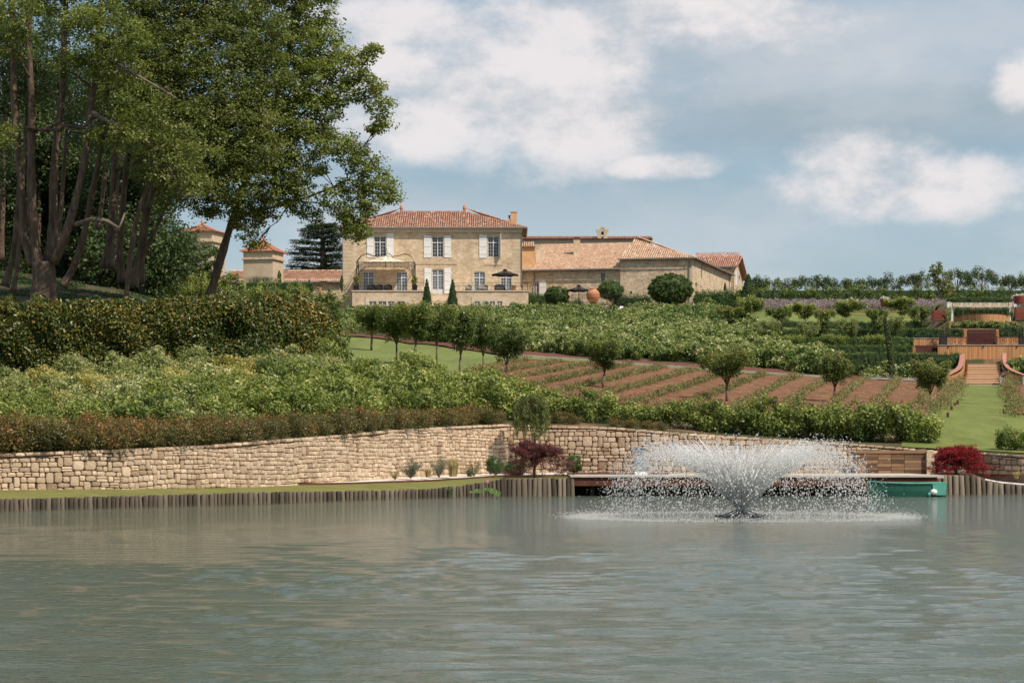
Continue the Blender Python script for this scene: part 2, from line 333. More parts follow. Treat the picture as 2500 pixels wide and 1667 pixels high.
# ------------------------------------------------------------------ the ground above the wall
# along a bearing (px), ground rows seen at given distances
PROF = {
 -900: [(66, 1120), (78, 1080), (105, 965), (112, 940), (120, 840), (130, 750), (150, 680), (185, 630), (300, 620)],
 0: [(79.6, 1100), (90, 1052), (115, 947), (121, 925), (128, 830), (135, 757), (150, 700), (180, 660), (300, 650)],
 150: [(80.4, 1098), (95, 1020), (116, 925), (122, 905), (129, 820), (136, 752), (150, 712), (185, 665), (300, 660)],
 300: [(81.6, 1095), (98, 985), (117, 915), (123, 898), (130, 815), (137, 765), (150, 728), (175, 700), (300, 700)],
 430: [(83.6, 1088), (100, 985), (118, 905), (124, 890), (135, 815), (150, 770), (170, 748), (300, 715)],
 600: [(86.6, 1079), (100, 1005), (119, 900), (126, 884), (150, 825), (200, 772), (260, 750), (300, 740)],
 750: [(91.5, 1068), (105, 1000), (125, 905), (132, 885), (150, 860), (200, 805), (260, 766), (290, 750), (300, 745)],
 830: [(94.6, 1063), (110, 1000), (130, 922), (150, 893), (180, 866), (240, 825), (288, 751), (300, 748)],
 1000: [(100.6, 1047), (115, 985), (130, 930), (160, 893), (190, 868), (222, 841), (288, 751), (300, 748)],
 1100: [(104.6, 1041), (115, 995), (124, 958), (150, 912), (172, 893), (206, 854), (288, 751), (300, 748)],
 1250: [(107.6, 1036), (115, 1003), (124, 968), (135, 943), (172, 882), (178, 871), (190, 868), (288, 751), (300, 748)],
 1500: [(108.6, 1043), (112, 1034), (122, 993), (135, 960), (172, 893), (178, 889), (186, 892), (288, 751), (300, 740)],
 1750: [(108.6, 1063), (112, 1055), (124, 1008), (172, 912), (178, 907), (184, 908), (225, 815), (270, 750), (300, 738)],
 1850: [(108.6, 1070), (112, 1062), (124, 1015), (172, 918), (178, 914), (184, 916), (212, 835), (224, 792), (240, 757), (262, 738), (300, 733)],
 2000: [(108.6, 1080), (112, 1072), (124, 1018), (172, 926), (178, 924), (184, 930), (194, 890), (203, 868), (209, 846), (215, 826), (224, 800), (240, 757), (262, 738), (300, 733)],
 2272: [(108.6, 1094), (112, 1085), (124, 1028), (172, 936), (180, 937), (184, 938), (194, 890), (203, 868), (209, 846), (215, 826), (224, 804), (240, 757), (262, 738), (300, 733)],
 2290: [(107.6, 1100), (112, 1082), (124, 1026), (150, 976), (180, 945), (186.5, 937), (188.6, 850), (199, 848), (201.5, 802), (204, 800), (213.6, 788), (215.6, 762), (222, 752), (232, 740), (262, 736), (300, 733)],
 2500: [(104.6, 1108), (112, 1085), (124, 1030), (150, 978), (180, 946), (186.5, 937), (188.6, 850), (199, 848), (201.5, 802), (204, 800), (213.6, 788), (215.6, 762), (222, 752), (232, 740), (262, 736), (300, 733)],
 3400: [(98, 1110), (112, 1085), (124, 1030), (150, 978), (180, 946), (186.5, 937), (188.6, 850), (199, 848), (201.5, 802), (204, 800), (213.6, 788), (215.6, 762), (222, 752), (232, 740), (262, 736), (300, 733)],
}
_PX = sorted(PROF)
_YG = np.arange(60, 301, 0.5)
_ZT = np.array([np.interp(_YG, [a for a, b in PROF[p]], [ZP(b, a) for a, b in PROF[p]]) for p in _PX])
def ground_np(px, Y):
    px = np.clip(np.asarray(px, float), _PX[0], _PX[-1]); Y = np.asarray(Y, float)
    yi = np.clip((Y - 60) * 2, 0, len(_YG) - 1.001); y0 = yi.astype(int); fy = yi - y0
    ci = np.clip(np.searchsorted(_PX, px, side='right') - 1, 0, len(_PX) - 2)
    pa = np.array(_PX, float); fx = (px - pa[ci]) / (pa[ci + 1] - pa[ci])
    z = lambda c: _ZT[c, y0] * (1 - fy) + _ZT[c, y0 + 1] * fy
    return z(ci) * (1 - fx) + z(ci + 1) * fx
def GZ(px, Y): return float(ground_np(px, Y))
def G(px, Y, dz=0.0): return Vector((XP(px, Y), Y, GZ(px, Y) + dz))

SHORE = [(-900, 1262, 1232), (-300, 1255, 1224), (0, 1247, 1218), (300, 1238.5, 1211), (600, 1231, 1202), (900, 1219, 1197), (1050, 1215, 1193), (1130, 1212.5, 1184), (1180, 1211.5, 1176), (1225, 1210.8, 1168), (1400, 1210, 1166.5)]
SX = [a for a, b, c in SHORE]; SY = [10800 / (b - 1100) for a, b, c in SHORE]; SZ = [ZP(c, y) for (a, b, c), y in zip(SHORE, SY)]
WALL = [(-900, 66, 1205, 1112), (0, 79, 1195, 1108), (300, 81, 1192, 1097), (500, 84, 1190, 1088), (600, 86, 1189, 1080), (800, 93, 1179, 1065), (950, 99, 1168, 1051), (1100, 104, 1160, 1042), (1225, 107, 1156.5, 1036), (1350, 108, 1154, 1040), (1500, 108, 1152.5, 1044), (1600, 108, 1152.5, 1053), (1700, 108, 1152.5, 1060), (1900, 108, 1153, 1073), (2050, 108, 1153, 1081), (2200, 108, 1154, 1093), (2268, 108, 1154, 1099)]
WX = [w[0] for w in WALL]; WYd = [w[1] for w in WALL]
WB = [ZP(w[2], w[1]) for w in WALL]; WT = [ZP(w[3], w[1]) for w in WALL]

def sheet(name, mat, rows, kind='structure', parent=None, tint=None):
    """rows: list of rows of world points"""
    nr, nc = len(rows), len(rows[0])
    v = np.array([[tuple(p) for p in r] for r in rows]).reshape(-1, 3)
    i = np.arange((nr - 1) * nc).reshape(nr - 1, nc)[:, :-1].ravel()
    q = np.stack([i, i + 1, i + nc + 1, i + nc], 1)
    me = np_mesh(name, v, q, mat, smooth=True); o = link(name, me, parent)
    if kind: o['kind'] = kind
    return o
def band(pxs, ya, yb, n, dz=0.05, amp=0.0):
    """ground sheet between two distance curves"""
    rows = []
    for j in range(n + 1):
        t = j / n; r = []
        for p in pxs:
            Y = ya(p) * (1 - t) + yb(p) * t
            r.append(G(p, Y, dz + (amp * mnoise.noise(Vector((XP(p, Y) * 2, Y * 2, 0))) if amp else 0)))
        rows.append(r)
    return rows
lin = lambda a, b, s: list(np.arange(a, b + s * .5, s))

# terrain
def make_ground():
    pxs = lin(-900, 3400, 30); n = 200; rows = []
    pb = np.array(pxs); 
    near = np.interp(pb, WX + [2300, 2500, 3400], [y + .45 for y in WYd] + [107.5, 104.6, 98])
    for j in range(n + 1):
        t = (j / n) ** 1.15; Y = near + (300 - near) * t
        z = ground_np(pb, Y)
        amp = np.where(pb < 700, .16, .02) * np.clip((Y - near) / 10, 0, 1)
        nz = np.array([mnoise.noise(Vector((float((a - 1250) * b / FPX) * .35, float(b) * .35, 1))) for a, b in zip(pb, Y)])
        row = [( (a - 1250) * b / FPX, b, c) for a, b, c in zip(pb, Y, z + amp * nz)]
        if j == 0: rows.append([(x, y, c - 1.6) for x, y, c in row]); rows.append([(x, y - .04, c - .02) for x, y, c in row])
        rows.append(row)
    for Y, k in ((420, 1), (900, 1), (3000, 1)):
        rows.append([((a - 1250) * 300 / FPX * Y / 300, Y, min(19, rows[n + 2][i][2])) for i, a in enumerate(pxs)])
    sheet('ground', M['earth'], rows)
make_ground()

# near lawn bank beside the field, lawn path, lawns on the terraces, red soil field
sheet('bank_lawn', M['grass_b'], band(lin(760, 1520, 20), lambda p: interp(p, [760, 830, 1000, 1250, 1520], [128, 128, 118, 116, 118]), lambda p: interp(p, [760, 830, 982, 1104, 1266, 1520], [241, 245, 227, 210, 181, 176.5]), 70, .05))
rows = []
for Y in np.linspace(108.3, 181, 80):
    a = interp(Y, [108, 121.5, 123, 178, 181], [2200, 2205, 2250, 2345, 2345]); rows.append([G(a + (2660 - a) * k / 30, Y, interp(Y, [108, 112, 120], [.0, .06, .16])) for k in range(31)])
sheet('path_lawn', M['grass'], rows)
sheet('path_lawn', M['grass'], band(lin(2262, 2660, 15), lambda p: interp(p, [2262, 2290, 2500, 2660], [108.2, 107.8, 105.0, 103.2]), lambda p: 108.5, 2, .03))
def field_near(p): return interp(p, [1130, 1150, 1250, 1400, 1700, 2250, 2300], [155, 152, 134.5, 124.5, 122, 122.5, 123])
sheet('rose_field', M['soil'], band(lin(1130, 2330, 10), field_near, lambda p: interp(p, [1130, 1180, 1290, 2330], [157, 166, 173.5, 174.5]), 60, .10, .05))
o = sheet('rose_field', M['soil'], band(lin(2480, 2800, 15), lambda p: 128, lambda p: 178, 30, .22, .04))
sheet('grass_verge', M['grass_s'], band(lin(1270, 2330, 15), lambda p: 173.0, lambda p: 177.6, 5, .14))
sheet('bark_mulch_strip', M['mulch'], band(lin(800, 2330, 15), lambda p: interp(p, [800, 830, 982, 1104, 1266, 1300, 2330], [241, 241, 223, 206.5, 181, 178.6, 178.6]), lambda p: interp(p, [800, 830, 982, 1104, 1266, 1435, 1700, 2330], [250, 246, 228, 212, 195, 191, 189, 186]), 10, .16, .06))
sheet('terrace_lawn', M['grass_b'], band(lin(1690, 2270, 20), lambda p: interp(p, [1690, 1760, 1900, 2290, 2330], [228, 208, 196, 194, 215]), lambda p: interp(p, [1690, 1800, 1950, 2150, 2330], [268, 246, 238, 233, 230]), 20, .10))
sheet('dry_lawn', M['grass_s'], band(lin(1850, 2300, 15), lambda p: interp(p, [1690, 1800, 1950, 2150, 2330], [268, 246, 238, 233, 230]), lambda p: 243, 6, .12))

# lower shelf between stakes and wall
def shelf(name, mat, pxs, fa, fb, n=10, dz=0.0):
    rows = []
    for j in range(n + 1):
        r = []
        for p in pxs:
            ya, za = interp(p, SX, SY) + .12, interp(p, SX, SZ) - .04
            yb, zb = interp(p, WX, WYd) + .2, interp(p, WX, WB)
            t = fa(p) * (1 - j / n) + fb(p) * (j / n)
            r.append((XP(p, ya + (yb - ya) * t), ya + (yb - ya) * t, za + (zb - za) * t ** .8 + dz))
        rows.append(r)
    return sheet(name, mat, rows)
edge = lambda p: interp(p, [-900, 600, 700, 860, 1000, 1150, 1300, 1400], [1.0, 1.0, .98, .66, .56, .52, .40, .35])
shelf('shore_lawn', M['grass_s'], lin(-900, 1400, 10), lambda p: 0, edge, 10)
shelf('white_gravel', M['gravel'], lin(690, 1400, 10), edge, lambda p: 1.0, 6, .015)
eb = MB(); pts = []
for p in lin(700, 1400, 10):
    ya, za = interp(p, SX, SY) + .12, interp(p, SX, SZ) - .04; yb, zb = interp(p, WX, WYd) + .2, interp(p, WX, WB)
    t = edge(p); Y = ya + (yb - ya) * t; z = za + (zb - za) * t ** .8; pts.append((XP(p, Y), Y, z))
for a, b in zip(pts[:-1], pts[1:]):
    eb.add([(a[0], a[1] - .03, a[2] - .05), (b[0], b[1] - .03, b[2] - .05), (b[0], b[1] - .03, b[2] + .07), (a[0], a[1] - .03, a[2] + .07), (a[0], a[1] + .03, a[2] + .07), (b[0], b[1] + .03, b[2] + .07)], [(0, 1, 2, 3), (3, 2, 5, 4)])
tag(eb.build('lawn_edging', M['corten']), 'thin rusty steel edging between the shore lawn and the white gravel', 'edging')

# lake
def make_water():
    m, nt, p = mat_new('lake_water'); L = nt.links.new
    geo = nd(nt, 'ShaderNodeNewGeometry')
    def wv(sx, sy, sc, det, off=0.0, rough=.55):
        mp = nd(nt, 'ShaderNodeMapping'); mp.inputs['Scale'].default_value = (sx, sy, 1); mp.inputs['Location'].default_value = (off, off * .3, 0)
        mp.inputs['Rotation'].default_value = (0, 0, .12)
        L(geo.outputs['Position'], mp.inputs[0]); n = nd(nt, 'ShaderNodeTexNoise'); n.inputs['Scale'].default_value = sc; n.inputs['Detail'].default_value = det
        n.inputs['Roughness'].default_value = rough; n.inputs['Distortion'].default_value = .4
        L(mp.outputs[0], n.inputs['Vector']); return n.outputs[0]
    a = wv(.9, 1.7, 11.0, 3, 3)
    bp = nd(nt, 'ShaderNodeBump'); bp.inputs['Strength'].default_value = 1.0; bp.inputs['Distance'].default_value = .026
    L(a, bp.inputs['Height']); L(bp.outputs[0], p.inputs['Normal'])
    p.inputs['Base Color'].default_value = (.082, .098, .066, 1); p.inputs['Roughness'].default_value = .07; p.inputs['IOR'].default_value = 1.33
    # wavelets as real relief over the part of the lake in view, flat further out
    rng = np.random.default_rng(14); Ys = [15.0]
    while Ys[-1] < 106: Ys.append(Ys[-1] + .044 * (Ys[-1] / 15) ** 1.5)
    Ys = np.array(Ys); ps = np.linspace(-420, 2920, 460); Yg, Pg = np.meshgrid(Ys, ps, indexing='ij'); Xg = (Pg - 1250) * Yg / FPX; Zg = np.zeros_like(Xg)
    wx = Xg + .25 * np.sin(Yg * .6) ; wy = Yg + .25 * np.sin(Xg * .5 + 1)
    for k in range(30):
        lam = .2 * (1.15 / .2) ** (k / 29); th = rng.normal(0, .30) + 1.5708; q = 2 * math.pi / lam; sl = .045 if lam < .4 else .062
        g = np.sin(wx * rng.uniform(.1, .9) + rng.random() * 6) * np.sin(wy * rng.uniform(.1, .6) + rng.random() * 6)
        dy = np.gradient(Ys)[:, None]; fade = np.clip((lam / dy - 2.5) / 3, 0, 1)
        Zg += fade * sl / q * (.55 + .75 * g) * np.sin(q * (wx * math.cos(th) + wy * math.sin(th)) + rng.random() * 6.283)
    patch = .5 + .5 * np.sin(Xg * .33 + 1.2 * np.sin(Yg * .11) + 2) * np.sin(Yg * .17 + .6 * np.sin(Xg * .3) + 1.0); Zg *= .45 + .95 * patch ** 1.5
    ed = np.minimum(np.clip((Pg + 420) / 80, 0, 1), np.clip((2920 - Pg) / 80, 0, 1)) * np.clip((Yg - 15) / 1, 0, 1) * np.clip((106 - Yg) / 2, 0, 1); Zg *= ed
    V = np.stack([Xg, Yg, Zg], -1).reshape(-1, 3); nr, nc = len(Ys), len(ps)
    i = np.arange((nr - 1) * nc).reshape(nr - 1, nc)[:, :-1].ravel(); F = np.stack([i, i + 1, i + nc + 1, i + nc], 1); b = len(V); Ye = Ys[-1]
    xa, xb = (-1670) * 15 / FPX, 1670 * 15 / FPX; xc, xd = -1670 * Ye / FPX, 1670 * Ye / FPX
    V = np.concatenate([V, [(-260, -60, 0), (260, -60, 0), (260, 15, 0), (-260, 15, 0), (xa, 15, 0), (xb, 15, 0), (xc, Ye, 0), (xd, Ye, 0), (-260, Ye, 0), (260, Ye, 0)]])
    F = np.concatenate([F, [(b, b + 1, b + 2, b + 3), (b + 3, b + 4, b + 6, b + 8), (b + 5, b + 2, b + 9, b + 7)]])
    me = np_mesh('lake_water', V, F, m, smooth=True)
    tag(link('lake_water', me), kind='structure')
    me = np_mesh('near_bank', [(-260, -160, .2), (260, -160, .2), (260, -62, .2), (-260, -62, .2)], [(0, 1, 2, 3)], M['grass'])
    tag(link('near_bank', me), kind='structure')
make_water()

# ------------------------------------------------------------------ stake edging: one object per stake
def stakes(root, pxs_fn, ax, ay, az, seed, wmin, wmax, tops):
    r = random.Random(seed); protos = []
    for k in range(10):
        mb = MB(); n = 8; prof = []
        ox, oy = r.uniform(-.08, .08), r.uniform(-.05, .05)
        rings = [(-.5, 1.04), (.0, 1.0), (.5, .95), (.97, .9), (1.0, .78)]
        vs = []
        for z, q in rings:
            for j in range(n):
                a = 2 * math.pi * j / n; rr = q * (1 + .10 * math.sin(3 * a + k)) * .5
                vs.append((rr * math.cos(a) + ox * z, rr * math.sin(a) + oy * z, z + (r.uniform(-.015, .015) if z > .9 else 0)))
        fs = [(i * n + j, i * n + (j + 1) % n, (i + 1) * n + (j + 1) % n, (i + 1) * n + j) for i in range(4) for j in range(n)] + [tuple(4 * n + j for j in range(n))]
        me = np_mesh('stake', vs, fs[:-1], M['log'], tint=[r.uniform(.05, .95)] * len(vs), smooth=True)
        me2 = bpy.data.meshes.new('stake'); me2.from_pydata(vs, [], fs); at = me2.attributes.new('tint', 'FLOAT', 'POINT')
        at.data.foreach_set('value', [r.uniform(0, 1)] * len(vs)); me2.materials.append(M['log']); bpy.data.meshes.remove(me)
        me2.polygons.foreach_set('use_smooth', [True] * (len(fs) - 1) + [False]); protos.append(me2)
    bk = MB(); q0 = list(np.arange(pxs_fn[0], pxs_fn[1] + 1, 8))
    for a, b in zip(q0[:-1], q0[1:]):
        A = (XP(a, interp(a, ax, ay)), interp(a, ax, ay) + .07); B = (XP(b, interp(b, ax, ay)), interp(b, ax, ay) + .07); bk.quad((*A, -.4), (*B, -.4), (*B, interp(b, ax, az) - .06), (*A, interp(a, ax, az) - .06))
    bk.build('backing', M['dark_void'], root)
    p = pxs_fn[0]
    while p < pxs_fn[1]:
        Y = interp(p, ax, ay); w = r.uniform(wmin, wmax); sc = FPX / Y
        o = link('stake', r.choice(protos), root)
        X = XP(p + w * sc / 2, Y); zt = interp(p, ax, az) + r.uniform(-.012, .02)
        o.location = Vector((X, Y + r.uniform(-.03, .03), -.02)) - ORIG[root.name]
        o.scale = (w * 1.05, w * 1.05, zt + .02); o.rotation_euler = (0, r.uniform(-.035, .035), r.choice((0, .8, 1.9, 3.1)))
        p += w * sc
rt = thing('stake_edging', 'long row of grey wooden stakes holding up the lake shore left of the quay', 'bank edging', (XP(600, 82), 82, 0))
stakes(rt, (-30, 1225), SX, SY, SZ, 3, .11, .19, 0)
rt2 = thing('stake_edging', 'row of tall grey stakes under the purple maple where the quay begins', 'bank edging', (XP(1300, 98), 98, 0))
stakes(rt2, (1226, 1400), SX, SY, SZ, 5, .16, .24, 0)
RX = [2270, 2300, 2372, 2400, 2440, 2500, 2700, 3200]; RY = [100.5, 101, 101.5, 102, 102.2, 102.6, 103, 103.5]
RZ = [ZP(a, b) for a, b in zip([1160, 1160, 1161, 1172, 1180, 1185, 1188, 1192], RY)]
rt3 = thing('stake_edging', 'row of dark grey stakes on the shore right of the green boat', 'bank edging', (XP(2400, 102), 102, 0))
stakes(rt3, (2285, 2640), RX, RY, RZ, 6, .20, .27, 0)
# right shelf behind those stakes
rows = []
for j in range(9):
    rows.append([(XP(p, interp(p, RX, RY) + .1 + (2.5 + (p > 2330) * 1.4) * j / 8), interp(p, RX, RY) + .1 + (2.5 + (p > 2330) * 1.4) * j / 8, interp(p, RX, RZ) - .05 + .10 * j / 8 + .02 * random.random()) for p in lin(2270, 3200, 15)])
sheet('mulch_bed', M['mulch'], rows)
rows = [[(XP(p, Y), Y, interp(p, RX, RZ) + .01 + .03 * (Y - 102.6)) for p in lin(2405, 2700, 15)] for Y in (102.9, 103.3, 103.8, 104.3)]
sheet('gravel_patch', M['gravel'], rows)

# quay
q = thing('quay', 'low quay with pale paving edge and rusty steel face between the two stake rows', 'quay', (XP(1800, 98), 98, 0))
x0, x1 = XP(1393, 98), XP(2292, 98)
MB().box(x0, x1, 98.0, 98.5, .745, .82).build('coping', M['paving'], q)
MB().box(x0, x1 + .3, 98.5, 108.2, .70, .815).build('deck', M['paving'], q)
MB().box(x0 + .05, x1 - .05, 98.08, 98.14, .40, .745).build('fascia', M['corten'], q)
v = MB(); v.box(x0, x1, 99.6, 99.8, -.5, .70); v.box(x0, x0 + .1, 98.2, 99.6, -.5, .7); v.build('shade_back_wall', M['dark_void'], q)  # dark sheet painting the shade of the open space below the deck
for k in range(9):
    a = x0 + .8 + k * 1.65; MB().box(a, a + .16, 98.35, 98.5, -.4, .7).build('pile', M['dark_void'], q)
rows = [[(XP(p, Y), Y, .83 + .03 * random.random()) for p in lin(1385, 1640, 10)] for Y in np.linspace(102.5, 107.9, 14)]
sheet('mulch_bed', M['mulch'], rows)
rows = [[(XP(p, Y), Y, .865 + .02 * random.random()) for p in lin(1330, 1600, 10)] for Y in (101.2, 102, 102.6)]

# ------------------------------------------------------------------ rubble retaining walls: stone by stone
def stone_protos(n, seed):
    r = random.Random(seed); res = []
    for k in range(n):
        c = r.uniform(.12, .26); pts = []
        for sx, sz in ((-1, -1), (1, -1), (1, 1), (-1, 1)):
            a = (sx * .5, sz * (.5 - c * r.uniform(.5, 1))); b = (sx * (.5 - c * r.uniform(.5, 1)), sz * .5)
            pts += [a, b] if sx * sz < 0 else [b, a]
        # order round
        pts.sort(key=lambda q: math.atan2(q[1], q[0]))
        n8 = 8; ins = r.uniform(.80, .88); j = lambda: r.uniform(-.03, .03)
        vs = [(x, .5, z) for x, z in pts] + [(x * .99 + j() * .4, -.12, z * .99 + j() * .4) for x, z in pts] + [(x * ins + j(), -.42 + j(), z * ins + j()) for x, z in pts]
        vs.append((j() * 2, -.5, j() * 2))
        fs = []
        for L0 in (0, 8): fs += [(L0 + i, L0 + (i + 1) % 8, L0 + 8 + (i + 1) % 8, L0 + 8 + i) for i in range(8)]
        fs += [(16 + i, 16 + (i + 1) % 8, 24) for i in range(8)]
        res.append((vs, fs))
    return res
def rubble_wall(label, pxs, WXa, WYa, WBa, WTa, seed, cw, ch, top_t=.10, ashlar=.0, dark=0.0, back=None):
    r = random.Random(seed); P0 = stone_protos(16, seed)
    pts = [Vector((XP(p, interp(p, WXa, WYa)), interp(p, WXa, WYa), 0)) for p in pxs]
    S = [0.0]
    for a, b in zip(pts[:-1], pts[1:]): S.append(S[-1] + (b - a).length)
    bz = [interp(p, WXa, WBa) for p in pxs]; tz = [interp(p, WXa, WTa) for p in pxs]
    root = thing('stone_wall', label, 'stone wall', (pts[len(pts) // 2].x, pts[len(pts) // 2].y, 0))
    core = MB()
    for i in range(len(pts) - 1):
        a, b = pts[i], pts[i + 1]; d = (b - a).normalized(); nrm = Vector((-d.y, d.x, 0))
        A, B = a + nrm * .07, b + nrm * .07; C, D = a + nrm * .5, b + nrm * .5
        core.add([(*A.xy, bz[i] - .5), (*B.xy, bz[i + 1] - .5), (*B.xy, tz[i + 1] - .03), (*A.xy, tz[i] - .03), (*C.xy, tz[i] - .03), (*D.xy, tz[i + 1] - .03), (*C.xy, bz[i] - .5), (*D.xy, bz[i + 1] - .5)],
                 [(0, 1, 2, 3), (3, 2, 5, 4), (4, 5, 7, 6)])
    core.build('wall_core', M['mortar'], root)
    stones = []; total = S[-1]
    zb0 = min(bz) - .05; zmax = max(tz); z = zb0; rows = []
    while z < zmax:
        h = r.uniform(ch * .75, ch * 1.3); rows.append((z, z + h)); z += h
    occ = []
    wav = lambda s, z: .04 * math.sin(s * .55 + z) + .075 * mnoise.noise(Vector((s * .7, z * .8, seed)))
    for ri, (za, zb) in enumerate(rows):
        s = -r.uniform(0, .2); nocc = []
        while s < total:
            w = r.uniform(cw * .55, cw * 1.55); big = ri + 1 < len(rows) and r.random() < .15
            hit = [o for o in occ if o[0] < s + w - .01 and o[1] > s + .01]
            if hit:
                if hit[0][0] > s + .10: w = hit[0][0] - s
                else: s = hit[0][1]; continue
            top = rows[ri + 1][1] if big else zb
            if big: nocc.append((s, s + w))
            a, bb = za, top; sm = s + w / 2; lb = np.interp(sm, S, bz); lt = np.interp(sm, S, tz) - top_t
            split = (not big) and r.random() < .09 and (zb - za) > ch
            segs = [(a, (a + bb) / 2), ((a + bb) / 2, bb)] if split else [(a, bb)]
            for a, bb in segs:
                if bb < lb - .02 or a > lt - .03: continue
                bb = min(bb, lt)
                if bb - a < .035: continue
                stones.append((s, w, a + wav(sm, a), bb + wav(sm, bb), r.choice(range(16))))
            s += w
        occ = nocc
    s = 0                                                             # coping course follows the top
    while s < total:
        w = r.uniform(cw * .9, cw * 1.8); t = np.interp(s + w / 2, S, tz)
        stones.append((s, w, t - top_t + .012, t + .02, r.choice(range(16)))); s += w
    def place(st):
        s, w, a, b, k = st; sm = min(max(s + w / 2, 0), total); x = np.interp(sm, S, [p.x for p in pts]); y = np.interp(sm, S, [p.y for p in pts])
        i = min(max(int(np.searchsorted(S, sm)) - 1, 0), len(pts) - 2); d = (pts[i + 1] - pts[i]).normalized()
        return x, y, (a + b) / 2, math.atan2(d.y, d.x), w, b - a, k
    PL = [place(s) for s in stones]
    def shown(p):
        px = p[0] / p[1] * FPX + 1250
        return (p[4] * p[5] / p[1] ** 2) if 0 < px < 2500 else 0
    order = sorted(range(len(PL)), key=lambda i: -shown(PL[i])); solo = set(order[:290])
    meshes = {}
    V, Fs, T = [], [], []
    def tn(x, z):
        q = r.gauss(.52, .17) - dark
        if r.random() < .05: q = .98 if r.random() < .6 else .05
        return min(1, max(0, q))
    for i, p in enumerate(PL):
        x, y, z, ang, w, h, k = p; dep = r.uniform(.13, .20); gap = .010; t = tn(x, z)
        if i in solo:
            tk = round(t * 6); key = (k, tk)
            if key not in meshes:
                me = bpy.data.meshes.new('stone'); me.from_pydata(P0[k][0], [], P0[k][1]); at = me.attributes.new('tint', 'FLOAT', 'POINT')
                at.data.foreach_set('value', [tk / 6] * len(P0[k][0])); me.materials.append(M['stone']); meshes[key] = me
            o = link('stone', meshes[key], root); o.location = Vector((x, y, z)) - ORIG[root.name]
            o.rotation_euler = (0, r.uniform(-.03, .03), ang); o.scale = (w - gap, dep, h - gap)
        else:
            c, s_ = math.cos(ang), math.sin(ang); b = len(V)
            for vx, vy, vz in P0[k][0]:
                vx *= w - gap; vy *= dep; vz *= h - gap; V.append((x + vx * c - vy * s_, y + vx * s_ + vy * c, z + vz)); T.append(t)
            Fs.extend([tuple(b + q for q in f) for f in P0[k][1]])
    mb = MB(); mb.v = V; mb.f = Fs; mb.t = T
    tag(mb.build('small_stones', M['stone'], root, tint=True), kind='stuff')
    return root
rubble_wall('long curving retaining wall of pale rubble stone above the shore lawn', lin(-300, 1240, 12), WX, WYd, WB, WT, 11, .27, .155, .11)
rubble_wall('retaining wall of squared stones behind the quay and the fountain, tinted browner for shade', lin(1240, 2268, 12), WX, WYd, WB, WT, 12, .30, .19, .10, dark=.16)  # lowered tint paints in the shade on this front-facing stretch
RWX = [2268, 2390, 2500, 3100]
rubble_wall('low stone wall at the right edge behind the red maple', lin(2289, 3000, 12), [2268, 2390, 2500, 3100], [107.2, 106, 104.4, 101], [ZP(1156, 106)] * 4, [ZP(1101, 107.2), ZP(1105, 106), ZP(1112, 104.4), ZP(1112, 101)], 13, .36, .22, .10, dark=.2)
# ------------------------------------------------------------------ foliage engine
def unit(a): return a / np.maximum(np.linalg.norm(a, axis=1, keepdims=True), 1e-9)
def leaves(rng, C, R, per, L, Wd=.55, up=.45, out=.7, rnd=.8, shell=.45, ct=None, tbase=.45, tvar=.12, cvar=.15, top=.0, flower=0.0, drop=None, fold=.12, topw=0.0):
    """C centres (N,3), R radii (N,3); per leaves on each clump; returns verts, tint"""
    N = len(C); n = N * per
    d = unit(rng.normal(size=(n, 3))); r = rng.random(n) ** shell
    c = np.repeat(C, per, 0); R = np.repeat(R, per, 0)
    pos = c + d * R * r[:, None]
    nr = unit(out * d + up * np.array([0, 0, 1.0]) + rnd * rng.normal(size=(n, 3)) * .6)
    rv = rng.normal(size=(n, 3))
    if drop is not None: rv = rv * .35 + np.array([0, 0, -1.0]) * drop
    if drop is not None: t = unit(rv)
    else: t = unit(np.cross(nr, rv))
    b = unit(np.cross(nr, t)); nr = np.cross(t, b)
    l = L * rng.uniform(.65, 1.35, n)[:, None]; w = l * Wd
    fo = nr * l * fold
    V = np.stack([pos - t * l * .5, pos + b * w * .5 + fo, pos + t * l * .5, pos - b * w * .5 + fo], 1).reshape(-1, 3)
    tc = rng.normal(0, cvar, N) if ct is None else ct
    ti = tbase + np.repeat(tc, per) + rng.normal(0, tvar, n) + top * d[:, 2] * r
    if topw: ti += topw * np.clip(d[:, 2], 0, 1)  # upper side of each clump tinted lighter, sunlit tops put into the colour
    if flower: 
        fl = (rng.random(n) < flower) & (d[:, 2] > .1) & (r > .6); ti = np.where(fl, rng.uniform(.86, 1.0, n), np.minimum(ti, .84))
    return V, np.repeat(np.clip(ti, 0, 1), 4)
def leaf_mesh(name, parts, mat):
    V = np.concatenate([p[0] for p in parts]); T = np.concatenate([p[1] for p in parts])
    return np_mesh(name, V, np.arange(len(V), dtype=np.int32).reshape(-1, 4), mat, tint=T)
def in_ell(rng, n, c, r, lo=.35, zmin=None):
    """n points in the outer part of an ellipsoid"""
    d = unit(rng.normal(size=(n, 3))); q = (lo + (1 - lo) * rng.random(n) ** .6)[:, None]
    p = np.array(c) + d * np.array(r) * q
    if zmin is not None: p[:, 2] = np.maximum(p[:, 2], zmin + rng.random(n) * .2)
    return p
def shrub_mesh(name, seed, rx, h, mat, n=26, per=70, L=.09, cr=.28, zc=.52, **kw):
    rng = np.random.default_rng(seed)
    C = in_ell(rng, n, (0, 0, h * zc), (rx * .8, rx * .8, h * .46), .35, .08)
    C[:, :2] += rng.normal(0, rx * .08, (n, 2)); C = np.concatenate([C, [[0, 0, h * .4]]])
    R = np.full((n + 1, 3), cr) * rng.uniform(.75, 1.3, (n + 1, 1)); R[-1] = (rx * .6, rx * .6, h * .3)
    return leaf_mesh(name, [leaves(rng, C, R, per, L, **kw)], mat)
